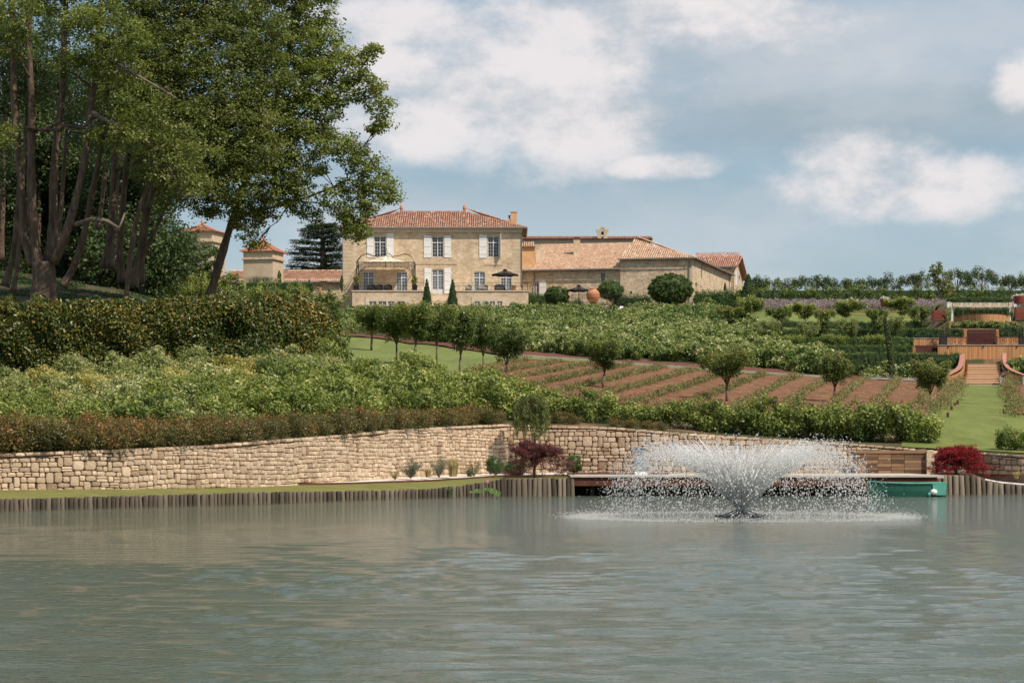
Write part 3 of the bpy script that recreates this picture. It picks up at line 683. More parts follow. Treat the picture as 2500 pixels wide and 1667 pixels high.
def copy_tree(o, loc, rz=0.0, sc=1.0, label=None, group=None, tilt=0.0):
    c = o.copy(); COL.objects.link(c); c.location = loc; c.rotation_euler = (tilt, tilt * .6, rz)
    c.scale = sc if isinstance(sc, tuple) else (sc, sc, sc)
    if label: c['label'] = label
    if group: c['group'] = group
    for ch in list(o.children):
        d = ch.copy(); COL.objects.link(d); d.parent = c
    return c
class Kind:
    """first placement uses the prototype objects, later ones copy them"""
    def __init__(s, makers, name, cat): s.makers = makers; s.name = name; s.cat = cat; s.first = {}
    def put(s, k, loc, rz, sc, label, group=None, tilt=0.0):
        k = k % len(s.makers)
        if k not in s.first:
            o = s.makers[k](); o.name = s.name; s.first[k] = o
            o.location = loc; o.rotation_euler = (tilt, tilt * .6, rz); o.scale = sc if isinstance(sc, tuple) else (sc, sc, sc)
            tag(o, label, s.cat, group); return o
        c = copy_tree(s.first[k], loc, rz, sc, label, group, tilt)
        c['label'] = label
        return c
def one(name, me): return lambda: link(name, me)
def shrubs(name, cat, meshes): return Kind([one(name, m) for m in meshes], name, cat)

# ------------------------------------------------------------------ trees with trunk, limbs, crown
def limb_pts(rng, a, b, n=6, wob=.1, sag=0.0):
    a, b = Vector(a), Vector(b); L = (b - a).length; pts = []
    for i in range(n + 1):
        t = i / n; p = a.lerp(b, t); k = wob * L * math.sin(t * math.pi) if i < n else 0
        pts.append(p + Vector((rng.normal() * k * .5, rng.normal() * k * .5, rng.normal() * k * .35 + sag * L * math.sin(t * math.pi))))
    return pts
def wood_tree(name, label, seed, stems, lobes, leafmat, group=None, leafL=.17, per=46, dens=1.0, limbs=True, clr=.55, twigs=True, name_cat='tree', barkm='bark', tb=.45):
    """stems: list of ([(px,py,Y)...], r0, r1); lobes: (px,py,Y,rx,ry,rz) in metres"""
    rng = np.random.default_rng(seed)
    base = W(*stems[0][0][0]); root = thing(name, label, name_cat, tuple(base), group)
    tk = MB(); ends = []
    for pts, r0, r1 in stems:
        P = [W(*p) for p in pts]; Q = []
        for i in range(len(P) - 1):                                   # smooth the line a little
            for t in (0, .25, .5, .75):
                p0 = P[max(i - 1, 0)]; p3 = P[min(i + 2, len(P) - 1)]
                a, b = P[i], P[i + 1]
                Q.append(.5 * ((2 * a) + (b - p0) * t + (2 * p0 - 5 * a + 4 * b - p3) * t * t + (3 * a - p0 - 3 * b + p3) * t ** 3))
        Q.append(P[-1]); m = len(Q)
        rad = [(r0 + (r1 - r0) * (i / (m - 1)) ** .8) * (1 + .07 * rng.normal()) for i in range(m)]
        if pts is stems[0][0]: rad[0] *= 1.5; rad[1] *= 1.22
        tk.tube(Q, rad, 10); ends += [(Q[int(m * f)], rad[int(m * f)]) for f in (.55, .7, .85)] + [(Q[-1], rad[-1])]
    LC = []
    for l in lobes: LC.append((W(l[0], l[1], l[2]), l[3:6]))
    if limbs:
        for c, r in LC:
            e, er = min(ends, key=lambda q: (q[0] - c).length + (6 if q[0].z > c.z + 1 else 0))
            if (e - c).length > 14: continue
            pts = limb_pts(rng, e, c, 6, .07, .04); r0 = min(er * .55, .05 + .018 * (e - c).length)
            tk.tube(pts, [r0 * (1 - .75 * i / 6) for i in range(7)], 6)
            if twigs:
                for k in range(5):
                    d = Vector(rng.normal(size=3)).normalized(); q = c + Vector((d.x * r[0], d.y * r[1], d.z * r[2])) * .95
                    tk.tube(limb_pts(rng, pts[4], q, 4, .1), [.028, .024, .018, .013, .007], 4)
    tk.build('trunk', M[barkm], root, smooth=True)
    Cs, Rs, Ct = [], [], []
    for c, r in LC:
        area = (r[0] * r[1] + r[1] * r[2] + r[0] * r[2]) / 3
        n = int(14 * area * dens) + 5
        C = in_ell(rng, n, c, r, .42); Cs.append(C); Rs.append(np.stack([rng.uniform(clr * .75, clr * 1.35, n)] * 3, 1) * np.array([1.05, 1.05, .62])); Ct.append(np.full(n, rng.normal(0, .07)) + rng.normal(0, .11, n))
    C = np.concatenate(Cs); R = np.concatenate(Rs); ct = np.concatenate(Ct)
    V, T = leaves(rng, C, R, per, leafL, .62, up=.65, out=.5, rnd=.8, shell=.5, ct=ct, tbase=tb, tvar=.11)
    V -= np.array(ORIG[root.name])
    o = link('crown', np_mesh('crown', V, np.arange(len(V), dtype=np.int32).reshape(-1, 4), M[leafmat], tint=T), root)
    return root

def make_wood():
    g = 'oaks of the wood on the left bank'
    # the great oak with four stems
    wood_tree('oak_tree', 'huge oak at the left whose thick trunk splits into four tall stems', 21,
        [([(105, 775, 135), (108, 700, 135), (106, 640, 135)], 0.76, 0.65),
         ([(95, 650, 135), (82, 560, 135), (76, 420, 134.5), (78, 280, 134.5), (70, 100, 134), (72, -80, 134)], 0.30, 0.14),
         ([(80, 650, 135.5), (62, 580, 136), (50, 430, 136), (34, 250, 136), (32, 60, 136), (20, -100, 136)], 0.26, 0.14),
         ([(122, 640, 135.5), (130, 540, 136), (133, 400, 136), (152, 230, 136), (158, 60, 136), (165, -100, 136)], 0.33, 0.12),
         ([(132, 640, 134.6), (165, 560, 134), (205, 400, 133.5), (222, 260, 133.5), (236, 170, 133), (250, 20, 133)], 0.26, 0.12)],
        [(40, -10, 136.8, 2.0, 1.0, 1.2), (150, 0, 138, 2.0, 1.0, 1.3), (260, 60, 133, 2.0, 2.0, 1.5), (110, -120, 135, 3.5, 3, 2.4), (20, 110, 132, 1.5, 1.4, .95), (150, 165, 131.5, 1.0, 1.0, .55),  (290, 160, 132, 1.8, 1.6, 1.2), (250, 330, 132, .8, .8, .5), (230, -80, 134, 3, 3, 2), (10, 20, 131, 2, 2, 1.6), (205, 50, 130.5, 1.3, 1.2, .9), (290, 90, 130.5, 2.0, 1.6, 1.4), (190, 140, 130.5, 1.0, .9, .5), (330, 250, 130.5, 1.6, 1.4, 1.1), (310, 330, 130.5, 1.3, 1.2, .8), (10, 330, 130.5, .9, .8, .8)],
        'oak', g, per=46, dens=1.1)
    ms = [
      ('mossy leaning oak directly right of the four stemmed oak', 22, [([(152, 700, 139), (185, 640, 139), (208, 560, 139), (225, 470, 139), (252, 330, 139), (262, 200, 138)], 0.24, 0.12)], [(300, 260, 136, 2.2, 2, 1.6), (330, 160, 135, 2.4, 2, 1.8), (310, 60, 135, 2.4, 2.2, 1.8), (340, -60, 136, 3, 3, 2.2)], 'oak_b'),
      ('thick dark oak trunk standing deep in the middle of the wood', 23, [([(262, 655, 152), (272, 560, 152), (280, 450, 152), (284, 300, 152), (300, 120, 152)], 0.36, 0.19)], [(360, 330, 150, 2.6, 2.4, 2.0), (330, 230, 150, 3, 2.4, 2), (420, 380, 148, 2.4, 2.2, 1.6)], 'oak'),
      ('second dark trunk close behind the thick one, slightly bowed', 24, [([(300, 690, 147), (292, 610, 147), (300, 500, 147), (312, 380, 147), (330, 240, 147)], 0.26, 0.14)], [(400, 260, 145, 2.6, 2.4, 2.0), (450, 330, 144, 2.4, 2.2, 1.7), (390, 430, 144, 1.9, 1.8, 1.2)], 'oak_b'),
      ('slim pale barked oak leaning right with lichen on its trunk', 25, [([(305, 748, 134), (312, 690, 134), (322, 600, 134), (340, 510, 134), (365, 440, 134), (395, 360, 134)], 0.18, 0.08)], [(410, 400, 132, 1.9, 1.7, 1.1), (440, 440, 131, 1.7, 1.6, .9), (370, 330, 132, 2.0, 1.8, 1.4), (460, 380, 131, 1.6, 1.6, 1.2)], 'oak_b'),
      ('forked dark oak at the right end of the wood on the bank crest', 26, [([(325, 700, 142), (340, 640, 142), (352, 560, 142), (372, 470, 142), (400, 400, 141)], 0.29, 0.14), ([(345, 630, 142), (375, 570, 142), (402, 510, 142), (425, 450, 141)], 0.16, 0.07)], [(470, 440, 140, 2.0, 1.8, 1.1), (520, 400, 140, 2.2, 2, 1.4), (480, 320, 139, 2.6, 2.4, 2.0), (430, 490, 140, 1.4, 1.2, .7), (560, 330, 139, 2.2, 2, 1.8)], 'oak'),
      ('thin oak trunk at the far left edge in front of the great oak', 27, [([(12, 700, 141), (32, 620, 141), (42, 520, 141), (48, 400, 141), (40, 250, 141)], 0.19, 0.12)], [(40, 200, 140, 2, 2, 1.6), (-40, 120, 140, 3, 3, 2.4), (-60, 300, 140, 2, 2, 2)], 'dark'),
      ('twin slender oak trunk beside the far left one', 28, [([(32, 712, 139), (44, 640, 139), (52, 540, 139), (58, 420, 140), (66, 250, 141)], 0.14, 0.09)], [(90, 200, 142, 2, 2, 1.6), (60, 60, 143, 3, 2.6, 2)], 'dark'),
      ('dark narrow oak visible between the stems of the great oak', 29, [([(140, 600, 160), (150, 500, 160), (158, 380, 160), (170, 240, 160)], 0.16, 0.10)], [(170, 220, 158, 3, 2.5, 2), (230, 340, 158, 2, 2, 1.3), (130, 140, 158, 3, 2.5, 2.4)], 'dark'),
      ('slight dark oak leaning behind the mossy one', 30, [([(240, 560, 158), (252, 470, 158), (262, 360, 158), (270, 240, 158)], 0.16, 0.09)], [(260, 200, 156, 2.8, 2.5, 2.2), (300, 380, 156, 1.8, 1.8, 1.0)], 'dark'),
      ('oak trunk cut by the left edge of the picture', 31, [([(2, 640, 150), (6, 520, 150), (8, 400, 150), (12, 250, 150)], 0.18, 0.12)], [(-30, 420, 148, 2, 2, 2), (10, 130, 148, 3, 2.6, 2.4)], 'dark')]
    for lab, sd, st, lb, mt in ms: wood_tree('oak_tree', lab, sd, st, lb, mt, g, per=38, dens=1.3)
    # crown mass in the middle
    wood_tree('oak_tree', 'tall oak whose broad olive crown fills the middle of the wood', 32,
        [([(335, 690, 150), (352, 560, 149), (372, 420, 148), (410, 250, 147), (450, 80, 146)], 0.32, 0.14)],
        [(400, 40, 138, 2.6, 2.4, 2), (480, 20, 138, 2.6, 2.4, 2), (560, 10, 139, 2.6, 2.4, 2), (370, 110, 137, 2.0, 2, 1.6), (440, 130, 136, 2.4, 2.2, 1.7), (530, 110, 137, 2.6, 2.4, 2), (610, 80, 138, 2.4, 2.2, 1.9), (400, 210, 136, 2.0, 2, 1.4), (480, 220, 136, 2.4, 2.2, 1.7), (560, 210, 137, 2.4, 2.2, 1.8), (620, 170, 138, 2.0, 2, 1.6), (430, 290, 135, 2.0, 2, 1.3), (520, 300, 136, 2.3, 2.1, 1.6), (590, 290, 137, 2.2, 2, 1.7), (500, 380, 136, 2.0, 1.8, 1.2), (570, 375, 137, 2.1, 1.9, 1.4), (500, 455, 136, 1.5, 1.4, .8), (560, 450, 137, 1.7, 1.5, 1.1), (450, -100, 138, 4, 3.5, 2.4), (600, -90, 140, 4, 3.5, 2.4), (620, 370, 138, 1.7, 1.6, 1.3)], 'oak_b', g, per=42, dens=1.5, tb=.47)
    # the leaning oak at the edge
    wood_tree('oak_tree', 'leaning oak on the edge of the wood reaching out over the manor house roof', 33,
        [([(508, 745, 143), (522, 690, 143), (545, 610, 143), (565, 545, 143), (590, 470, 143), (620, 390, 143), (660, 280, 143), (700, 150, 143), (720, 20, 143)], 0.29, 0.11),
         ([(568, 545, 143), (610, 520, 142.5), (680, 502, 142), (740, 485, 141.5), (800, 462, 141), (850, 440, 141)], 0.14, 0.04),
         ([(605, 430, 143), (690, 330, 142), (780, 240, 141), (860, 190, 141), (905, 135, 141)], 0.13, 0.03),
         ([(650, 300, 143), (740, 220, 142), (820, 120, 142)], 0.11, 0.04)],
        [(690, 30, 142, 2.3, 2, 1.9), (755, 40, 142, 1.7, 1.6, 1.6), (660, 130, 141, 2.2, 2, 1.8), (735, 125, 141, 2.2, 2, 1.7), (800, 120, 141, 1.5, 1.4, 1.2), (690, 215, 140, 2.3, 2, 1.7), (770, 200, 140, 2.0, 1.8, 1.4), (835, 175, 140, 1.4, 1.3, 1.0), (878, 140, 140, 1.0, .9, .45), (915, 120, 140, .6, .6, .28),
         (885, 205, 140, 1.2, 1.1, .8), (922, 245, 140, .85, .8, .9), (935, 292, 140, .55, .5, .65), (915, 318, 140, .4, .4, .35), (830, 235, 140, 1.2, 1.1, .7), (650, 290, 140, 2.1, 2, 1.7), (725, 290, 140, 1.9, 1.8, 1.4), (790, 275, 140, 1.1, 1, .7), (740, 350, 140, 1.9, 1.8, 1.2), (810, 350, 140, 1.5, 1.4, 1.0), (855, 375, 140, 1.2, 1.1, .8), (900, 410, 140, 1.2, 1.1, .8), (935, 455, 140, 1.0, .9, .7), (905, 490, 140, .9, .8, .6), (955, 480, 140, .5, .5, .35), (868, 455, 140, 1.0, .9, .9), (870, 520, 140, 1.0, .9, .9), (880, 570, 140, .65, .6, .6), (848, 555, 140, .6, .6, .6), (820, 480, 140, .9, .8, .8), (838, 520, 140, .6, .6, .5), (660, 370, 140, 1.9, 1.7, 1.3), (700, 420, 140, 1.6, 1.5, 1.0), (640, 440, 140, 1.5, 1.4, 1.1), (680, 470, 140, 1.3, 1.2, .8), (735, 460, 140, 1.0, .9, .7), (760, 410, 140, .9, .8, .6), (610, 500, 141, 1.4, 1.3, 1.0), (560, 500, 141, 1.3, 1.2, .8), (640, 530, 141, .9, .8, .55), (600, 560, 141, .8, .7, .6), (625, 595, 141, .5, .5, .3), (505, 505, 141, 1.0, .9, .6), (745, 515, 141, .5, .5, .5), (710, 505, 141, .4, .4, .4), (780, 530, 141, .3, .3, .5), (720, -70, 142, 3.2, 3, 2)],
        'oak', g, per=42, dens=1.6, clr=.46, leafL=.17, tb=.48)
    # shaded trees further back, closing the wood
    r = random.Random(4)
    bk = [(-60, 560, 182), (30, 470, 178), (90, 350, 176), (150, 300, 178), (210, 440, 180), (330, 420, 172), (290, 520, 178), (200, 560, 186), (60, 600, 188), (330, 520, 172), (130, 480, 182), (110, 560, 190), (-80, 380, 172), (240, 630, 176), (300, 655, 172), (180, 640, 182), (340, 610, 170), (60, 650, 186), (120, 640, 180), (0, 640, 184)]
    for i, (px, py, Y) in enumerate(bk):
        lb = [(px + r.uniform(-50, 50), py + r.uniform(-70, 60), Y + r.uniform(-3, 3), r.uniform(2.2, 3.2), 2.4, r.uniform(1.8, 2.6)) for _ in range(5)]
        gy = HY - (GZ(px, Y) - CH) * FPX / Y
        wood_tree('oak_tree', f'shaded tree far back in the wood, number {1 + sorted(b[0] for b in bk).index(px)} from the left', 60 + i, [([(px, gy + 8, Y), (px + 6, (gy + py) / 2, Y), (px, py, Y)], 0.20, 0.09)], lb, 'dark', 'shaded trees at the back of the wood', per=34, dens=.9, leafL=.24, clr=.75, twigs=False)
    # dry bare branches
    rng = np.random.default_rng(3)
    for k, (lab, pts) in enumerate((('pale dead branch reaching right from the great oak, upper one', [(228, 130, 132.5), (300, 165, 131), (370, 205, 130.5), (430, 240, 130)]),
                 ('pale dead branch hanging out from the great oak, middle one', [(225, 275, 132.5), (270, 300, 131), (320, 320, 130.5), (365, 350, 130)]),
                 ('crooked dead branch low on the right side of the great oak', [(185, 548, 133), (225, 535, 132), (262, 540, 131.6), (292, 558, 131.4), (305, 520, 131.4)]),
                 ('drooping dead twig branch hanging in the middle of the wood', [(375, 400, 131), (410, 405, 130.6), (430, 440, 130.5), (440, 480, 130.4)]))):
        P = [W(*p) for p in pts]; mb = MB(); mb.tube(P, [.13, .09, .07, .05, .04][:len(P)] if k != 2 else [.15, .13, .11, .10, .05], 7)
        for j in range(14 if k != 2 else 3):
            i = rng.integers(1, len(P)); a = P[i - 1].lerp(P[i], rng.random()); d = Vector((rng.uniform(-.2, 1), rng.normal() * .4, rng.uniform(-.9, .5))) * rng.uniform(.5, 1.5)
            mb.tube(limb_pts(rng, a, a + d, 4, .18), [.035, .028, .02, .014, .007], 4)
        tag(mb.build('dead_branch', M['bark_l'], smooth=True), lab, 'branch')
make_wood()

# cedar
def make_cedar():
    rng = np.random.default_rng(9); base = W(790, 668, 345); base.z -= 3
    root = thing('cedar_tree', 'dark blue green cedar with flat layered branches beside the manor house', 'tree', tuple(base))
    mb = MB(); Y = 345; mb.tube([base, W(789, 620, Y), W(786, 560, Y), W(780, 530, Y)], [.55, .42, .2, .08], 8)
    C = []; R = []
    sil = [(548, 40, 45), (560, 52, 42), (575, 62, 58), (590, 80, 45), (605, 70, 66), (618, 98, 62), (632, 82, 66), (648, 96, 56), (658, 94, 58)]
    for i, (py, lw, rw) in enumerate(sil):
        for sgn, ww in ((-1, lw), (1, rw)):
            for q in range(3):
                dy = rng.uniform(-3.5, 3.5) * (.3 + i / 9); px1 = 786 + sgn * ww * rng.uniform(.75, 1.02); pym = py + rng.uniform(-5, 4)
                a = W(787, pym + 6, Y); b = W(px1, pym + rng.uniform(-2, 5), Y); b.y += dy
                mb.tube(limb_pts(rng, a, b, 4, .03, .02), [.14, .11, .08, .05, .03], 5)
                n = 14
                for k in range(n):
                    t = .12 + .88 * (k / n); p = a.lerp(b, t); C.append((p.x + rng.normal() * .25, p.y + rng.normal() * .9, p.z + rng.normal() * .12)); R.append((.8, .9, .17))
    mb.build('trunk', M['bark'], root, smooth=True)
    V, T = leaves(rng, np.array(C), np.array(R), 22, .34, .3, up=.9, out=.3, rnd=.5, tbase=.45, topw=.15)
    V -= np.array(ORIG[root.name]); link('crown', np_mesh('crown', V, np.arange(len(V), dtype=np.int32).reshape(-1, 4), M['cedar'], tint=T), root)
make_cedar()
# ------------------------------------------------------------------ planting
def Yat(px, py, y0=None, y1=300):
    ys = np.arange(y0 or 80, y1, .25); z = ground_np(np.full(len(ys), px), ys); row = HY - (z - CH) * FPX / ys
    k = np.argmax(row <= py); return float(ys[k]) if row[k] <= py else float(ys[-1])

def make_magnolia():
    rng = np.random.default_rng(12); C = []; R = []
    topx = [-500, 0, 150, 300, 450, 600, 700, 790, 825]; topy = [760, 757, 748, 745, 743, 742, 740, 752, 800]
    fy = lambda p: interp(p, [-500, 0, 300, 600, 750, 825], [114, 116, 118, 120.5, 125.5, 129])
    lump = lambda s, z: 1.0 * mnoise.noise(Vector((s * .75, z * .6, 3)))
    for p in np.arange(-500, 822, 6.0):
        Y0 = fy(p); zb = GZ(p, Y0); zt = ZP(interp(p, topx, topy), Y0 + 1) + .75 * mnoise.noise(Vector((p * .028, 1, 0)))
        n = int((zt - zb) / .26)
        for k in range(n + 1):
            for _ in range(2):
                z = zb + (zt - zb) * (k + rng.random()) / (n + 1); q = (z - zb) / (zt - zb)
                Y = Y0 + rng.uniform(0, .45) + .9 * max(0, q - .75) + lump(XP(p, Y0), z); C.append((XP(p + rng.uniform(-5, 5), Y), Y, z)); R.append((.30, .30, .30))
        for _ in range(5):
            Y = Y0 + rng.uniform(.6, 3.2); C.append((XP(p, Y), Y, zt + rng.uniform(-.25, .2))); R.append((.3, .3, .28))
    C = np.array(C); R = np.array(R)
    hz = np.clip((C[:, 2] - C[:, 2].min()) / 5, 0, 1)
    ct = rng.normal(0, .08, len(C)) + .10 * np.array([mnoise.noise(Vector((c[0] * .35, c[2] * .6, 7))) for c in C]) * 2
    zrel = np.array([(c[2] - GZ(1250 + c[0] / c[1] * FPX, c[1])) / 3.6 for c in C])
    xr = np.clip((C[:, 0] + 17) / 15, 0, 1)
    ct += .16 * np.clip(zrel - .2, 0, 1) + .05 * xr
    base = Vector((XP(400, 119), 119, GZ(400, 119)))
    root = thing('magnolia_hedge', 'tall glossy magnolia hedge with bronze young leaves at the foot of the wood', 'hedge', tuple(base))
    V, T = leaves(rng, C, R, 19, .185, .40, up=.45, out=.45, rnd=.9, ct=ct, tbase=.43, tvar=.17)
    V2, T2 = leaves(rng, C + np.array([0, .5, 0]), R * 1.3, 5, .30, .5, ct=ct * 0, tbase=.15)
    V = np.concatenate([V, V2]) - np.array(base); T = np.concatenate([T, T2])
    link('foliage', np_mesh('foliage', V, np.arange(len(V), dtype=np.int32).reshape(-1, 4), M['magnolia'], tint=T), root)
    mb = MB()
    for p in range(-480, 820, 45):
        g = G(p, fy(p) + 1); mb.tube([g, g + Vector((.1, .1, 1.6)), g + Vector((.3, 0, 3))], [.06, .05, .03], 5)
    mb.build('stem', M['bark'], root)
make_magnolia()

rngu = np.random.default_rng(91); UC = []
for _ in range(5200):
    p_, Y_ = rngu.uniform(-200, 470), rngu.uniform(127, 178)
    if mnoise.noise(Vector((XP(p_, Y_) * .35, Y_ * .25, 4))) >.0: UC.append(tuple(G(p_, Y_, .04)))
UC = np.array(UC); V_, T_ = leaves(rngu, UC, np.tile((.4, .4, .10), (len(UC), 1)), 16, .17, .35, tbase=.35, cvar=.15)
V_ -= UC.mean(0); o_ = link('undergrowth', np_mesh('undergrowth', V_, np.arange(len(V_), dtype=np.int32).reshape(-1, 4), M['dark'], tint=T_)); o_.location = UC.mean(0); tag(o_, 'rough grass and ivy on the shaded bank under the oaks', 'undergrowth', kind='stuff')

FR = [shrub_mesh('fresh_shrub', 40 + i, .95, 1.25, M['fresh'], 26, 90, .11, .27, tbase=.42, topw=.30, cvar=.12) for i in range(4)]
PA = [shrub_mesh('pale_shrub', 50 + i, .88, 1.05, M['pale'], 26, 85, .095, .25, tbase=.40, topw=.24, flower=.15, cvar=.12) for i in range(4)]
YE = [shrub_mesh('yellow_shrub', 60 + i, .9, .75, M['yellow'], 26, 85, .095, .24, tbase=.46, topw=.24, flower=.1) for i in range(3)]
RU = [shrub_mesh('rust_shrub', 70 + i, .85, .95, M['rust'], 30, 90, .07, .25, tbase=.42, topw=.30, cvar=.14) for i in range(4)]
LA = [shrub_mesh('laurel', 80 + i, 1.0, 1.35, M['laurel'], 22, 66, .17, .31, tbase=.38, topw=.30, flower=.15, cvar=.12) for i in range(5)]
kF = shrubs('leafy_shrub', 'shrub', FR); kP = shrubs('flowering_shrub', 'shrub', PA); kY = shrubs('yellow_shrub', 'shrub', YE)
kR = shrubs('bronze_shrub', 'shrub', RU); kL = shrubs('laurel_shrub', 'shrub', LA)

def put(kind, px, Y, sc, label, group, r, sink=.06, w=1.0):
    g = G(px, Y); kind.put(r.randrange(len(kind.makers)), (g.x, g.y, g.z - sink), r.uniform(0, 6.28), (sc * w, sc * w, sc), label, group)

def left_bed():
    r = random.Random(15)
    # bronze shrubs spilling over the wall
    for ip, p in enumerate(np.arange(-260, 1230, 36)):
        for row in range(2):
            if p > 1180 and row: continue
            Y = interp(p, WX, WYd) + .42 + row * 1.4 + r.uniform(-.15, .25); s = r.uniform(.72, 1.22) * interp(p, [0, 700, 900, 1200], [1.05, .95, .95, .8])
            put(kR, p + r.uniform(-8, 8), Y, s, f'bronze leaved shrub spilling over the stone wall, {"front" if row == 0 else "rear"} row, number {max(1, ip - 6)} from left', 'bronze shrubs along the top of the stone wall', r, .12, 1.05)
    for p, s in ((1330, .5), (1365, .6), (1400, .5), (1500, .42), (1540, .5), (1580, .45), (1615, .4)):
        put(kR, p, 109.3, s, 'small bronze shrub at the foot of the green shrubs above the brown wall', 'small bronze shrubs above the brown wall', r, .05, 1.2)
    cells = []
    up = lambda p: interp(p, [-260, 0, 300, 600, 750, 830, 1000, 1100, 1200, 1300, 1380], [113, 114.5, 116, 118, 124, 135, 128, 122, 117.5, 114.5, 112.5])
    y = 0
    for j in range(0, 40):
        for p in np.arange(-240, 1385, 1):
            pass
        break
    Y = 82.0
    while Y < 136:
        X = XP(-260, Y); 
        while X < XP(1385, Y):
            x = X + r.uniform(-.4, .4); yy = Y + r.uniform(-.4, .4); p = 1250 + x / yy * FPX; X += 1.75
            near = interp(p, WX, WYd) + 3.6
            if p > 1150: near = interp(p, WX, WYd) + 2.0
            if yy < near or yy > up(p): continue
            cells.append((p, yy, (yy - near) / max(up(p) - near, 1)))
        Y += 2.0
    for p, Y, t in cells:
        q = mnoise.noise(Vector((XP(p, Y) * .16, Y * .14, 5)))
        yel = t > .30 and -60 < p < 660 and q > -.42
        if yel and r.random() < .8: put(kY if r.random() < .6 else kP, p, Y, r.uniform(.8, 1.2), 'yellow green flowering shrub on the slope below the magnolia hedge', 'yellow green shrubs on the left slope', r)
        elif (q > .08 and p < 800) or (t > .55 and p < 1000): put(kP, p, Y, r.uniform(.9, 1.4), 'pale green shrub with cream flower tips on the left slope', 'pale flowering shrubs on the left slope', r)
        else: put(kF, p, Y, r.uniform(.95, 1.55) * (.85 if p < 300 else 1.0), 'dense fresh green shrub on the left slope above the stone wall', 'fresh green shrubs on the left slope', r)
    n = 0
    for p, top in ((1450, 953), (1530, 978), (1600, 990), (1665, 978), (1735, 984), (1800, 990), (1870, 980), (1945, 986), (2015, 992), (2085, 990), (2170, 988), (2245, 1008), (1400, 985), (1335, 985)):
        Y = 111.6 + (n % 2) * .5; g = GZ(p, Y); h = (ZP(top, Y) - g) * 1.12
        names = {1450: 'leftmost and tallest round shrub of the green row over the brown wall', 2245: 'rightmost shrub of the green row, its side facing the lawn path', 2170: 'green shrub with three pale yellow flower heads, second from the lawn path'}
        if p in names: put(kF, p, Y, h / 1.2, names[p], 'green shrub row over the brown wall', r, .05, 1.0)
        else: put(kF, p, Y, h / 1.25, f'thick green shrub of the row over the brown wall, number {n + 1} from its left end', 'green shrub row over the brown wall', r, .05, 1.02)
        n += 1
    for p in (1490, 1570, 1635, 1700, 1770, 1835, 1905, 1980, 2050, 2130, 2210):
        Y = 113.2; h = 1.15 * (ZP(interp(p, [1450, 1600, 2250], [985, 997, 1012]), Y) - GZ(p, Y))
        put(kF, p, Y, h / 1.25, 'green shrub in the back line of the row over the brown wall', 'green shrub row over the brown wall', r, .05)
    put(kF, 2462, 107.5, .82, 'dark green shrub by the low wall at the right edge', None, r)
    put(kF, 2505, 106.8, .8, 'green shrub cut by the right edge above the low stone wall', None, r)
left_bed()
rr_ = random.Random(3)
for p_, Y_, s_, lab_ in ((812, 127.5, 2.0, 'tall tufted light shrub at the right end of the magnolia hedge'), (792, 125.5, 1.6, 'lower light shrub leaning on the right end of the magnolia hedge')): put(kF, p_, Y_, s_, lab_, None, rr_, .1, .62)

def laurels():
    r = random.Random(19)
    bot = lambda p: interp(p, [790, 830, 982, 1104, 1266, 1435, 1700, 2000, 2100, 2350], [247, 247, 230, 214, 197, 193, 191, 186, 183.2, 183.2])
    top = lambda p: interp(p, [790, 1480, 1560, 1730, 1790, 1860, 1950, 2040, 2200, 2350], [271, 271, 271, 262, 238, 216, 203, 193, 186.6, 186.6])
    L = 'pale green laurel in the mass covering the slope below the manor house'; g = 'laurels on the slope below the manor house'
    pos = []
    Y = 183.4
    while Y < 286:
        X = XP(780, Y)
        while X < XP(2350, Y):
            x = X + r.uniform(-.4, .4); yy = Y + r.uniform(-.4, .4); p = 1250 + x / yy * FPX; X += 1.65
            if yy < bot(p) or yy > top(p) or p < 790 or p > 2350: continue
            if 1475 < p < 1535 and yy > 262: continue
            pos.append((p, yy))
        Y += 1.9
    pos.sort(key=lambda q: q[1] + abs(q[0] - 1500) * .002)
    solo = pos[:285]
    for p, Y in solo: put(kL, p, Y, r.uniform(.85, 1.4) * (.8 if p > 2050 else 1), L, g, r, .1, 1.05)
    rng = np.random.default_rng(5); C = []; R = []; ct = []
    for p, Y in pos[285:]:
        gp = G(p, Y); b = rng.normal(0, .1) + .25 * mnoise.noise(Vector((gp.x * .2, gp.y * .12, 2)))
        s = rng.uniform(.8, 1.2)
        for k in range(7):
            d = rng.normal(size=3); d /= np.linalg.norm(d); C.append((gp.x + d[0] * .7 * s, gp.y + d[1] * .7 * s, gp.z + .65 * s + d[2] * .45 * s)); R.append((.36, .36, .32)); ct.append(b + rng.normal() * .06)
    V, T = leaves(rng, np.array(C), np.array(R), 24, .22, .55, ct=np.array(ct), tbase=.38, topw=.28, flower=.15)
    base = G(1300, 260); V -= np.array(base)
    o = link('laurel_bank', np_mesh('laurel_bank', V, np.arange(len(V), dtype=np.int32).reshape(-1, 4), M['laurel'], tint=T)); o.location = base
    tag(o, 'mass of pale green laurels high on the slope under the manor terrace', 'laurel bank', kind='stuff')
laurels()

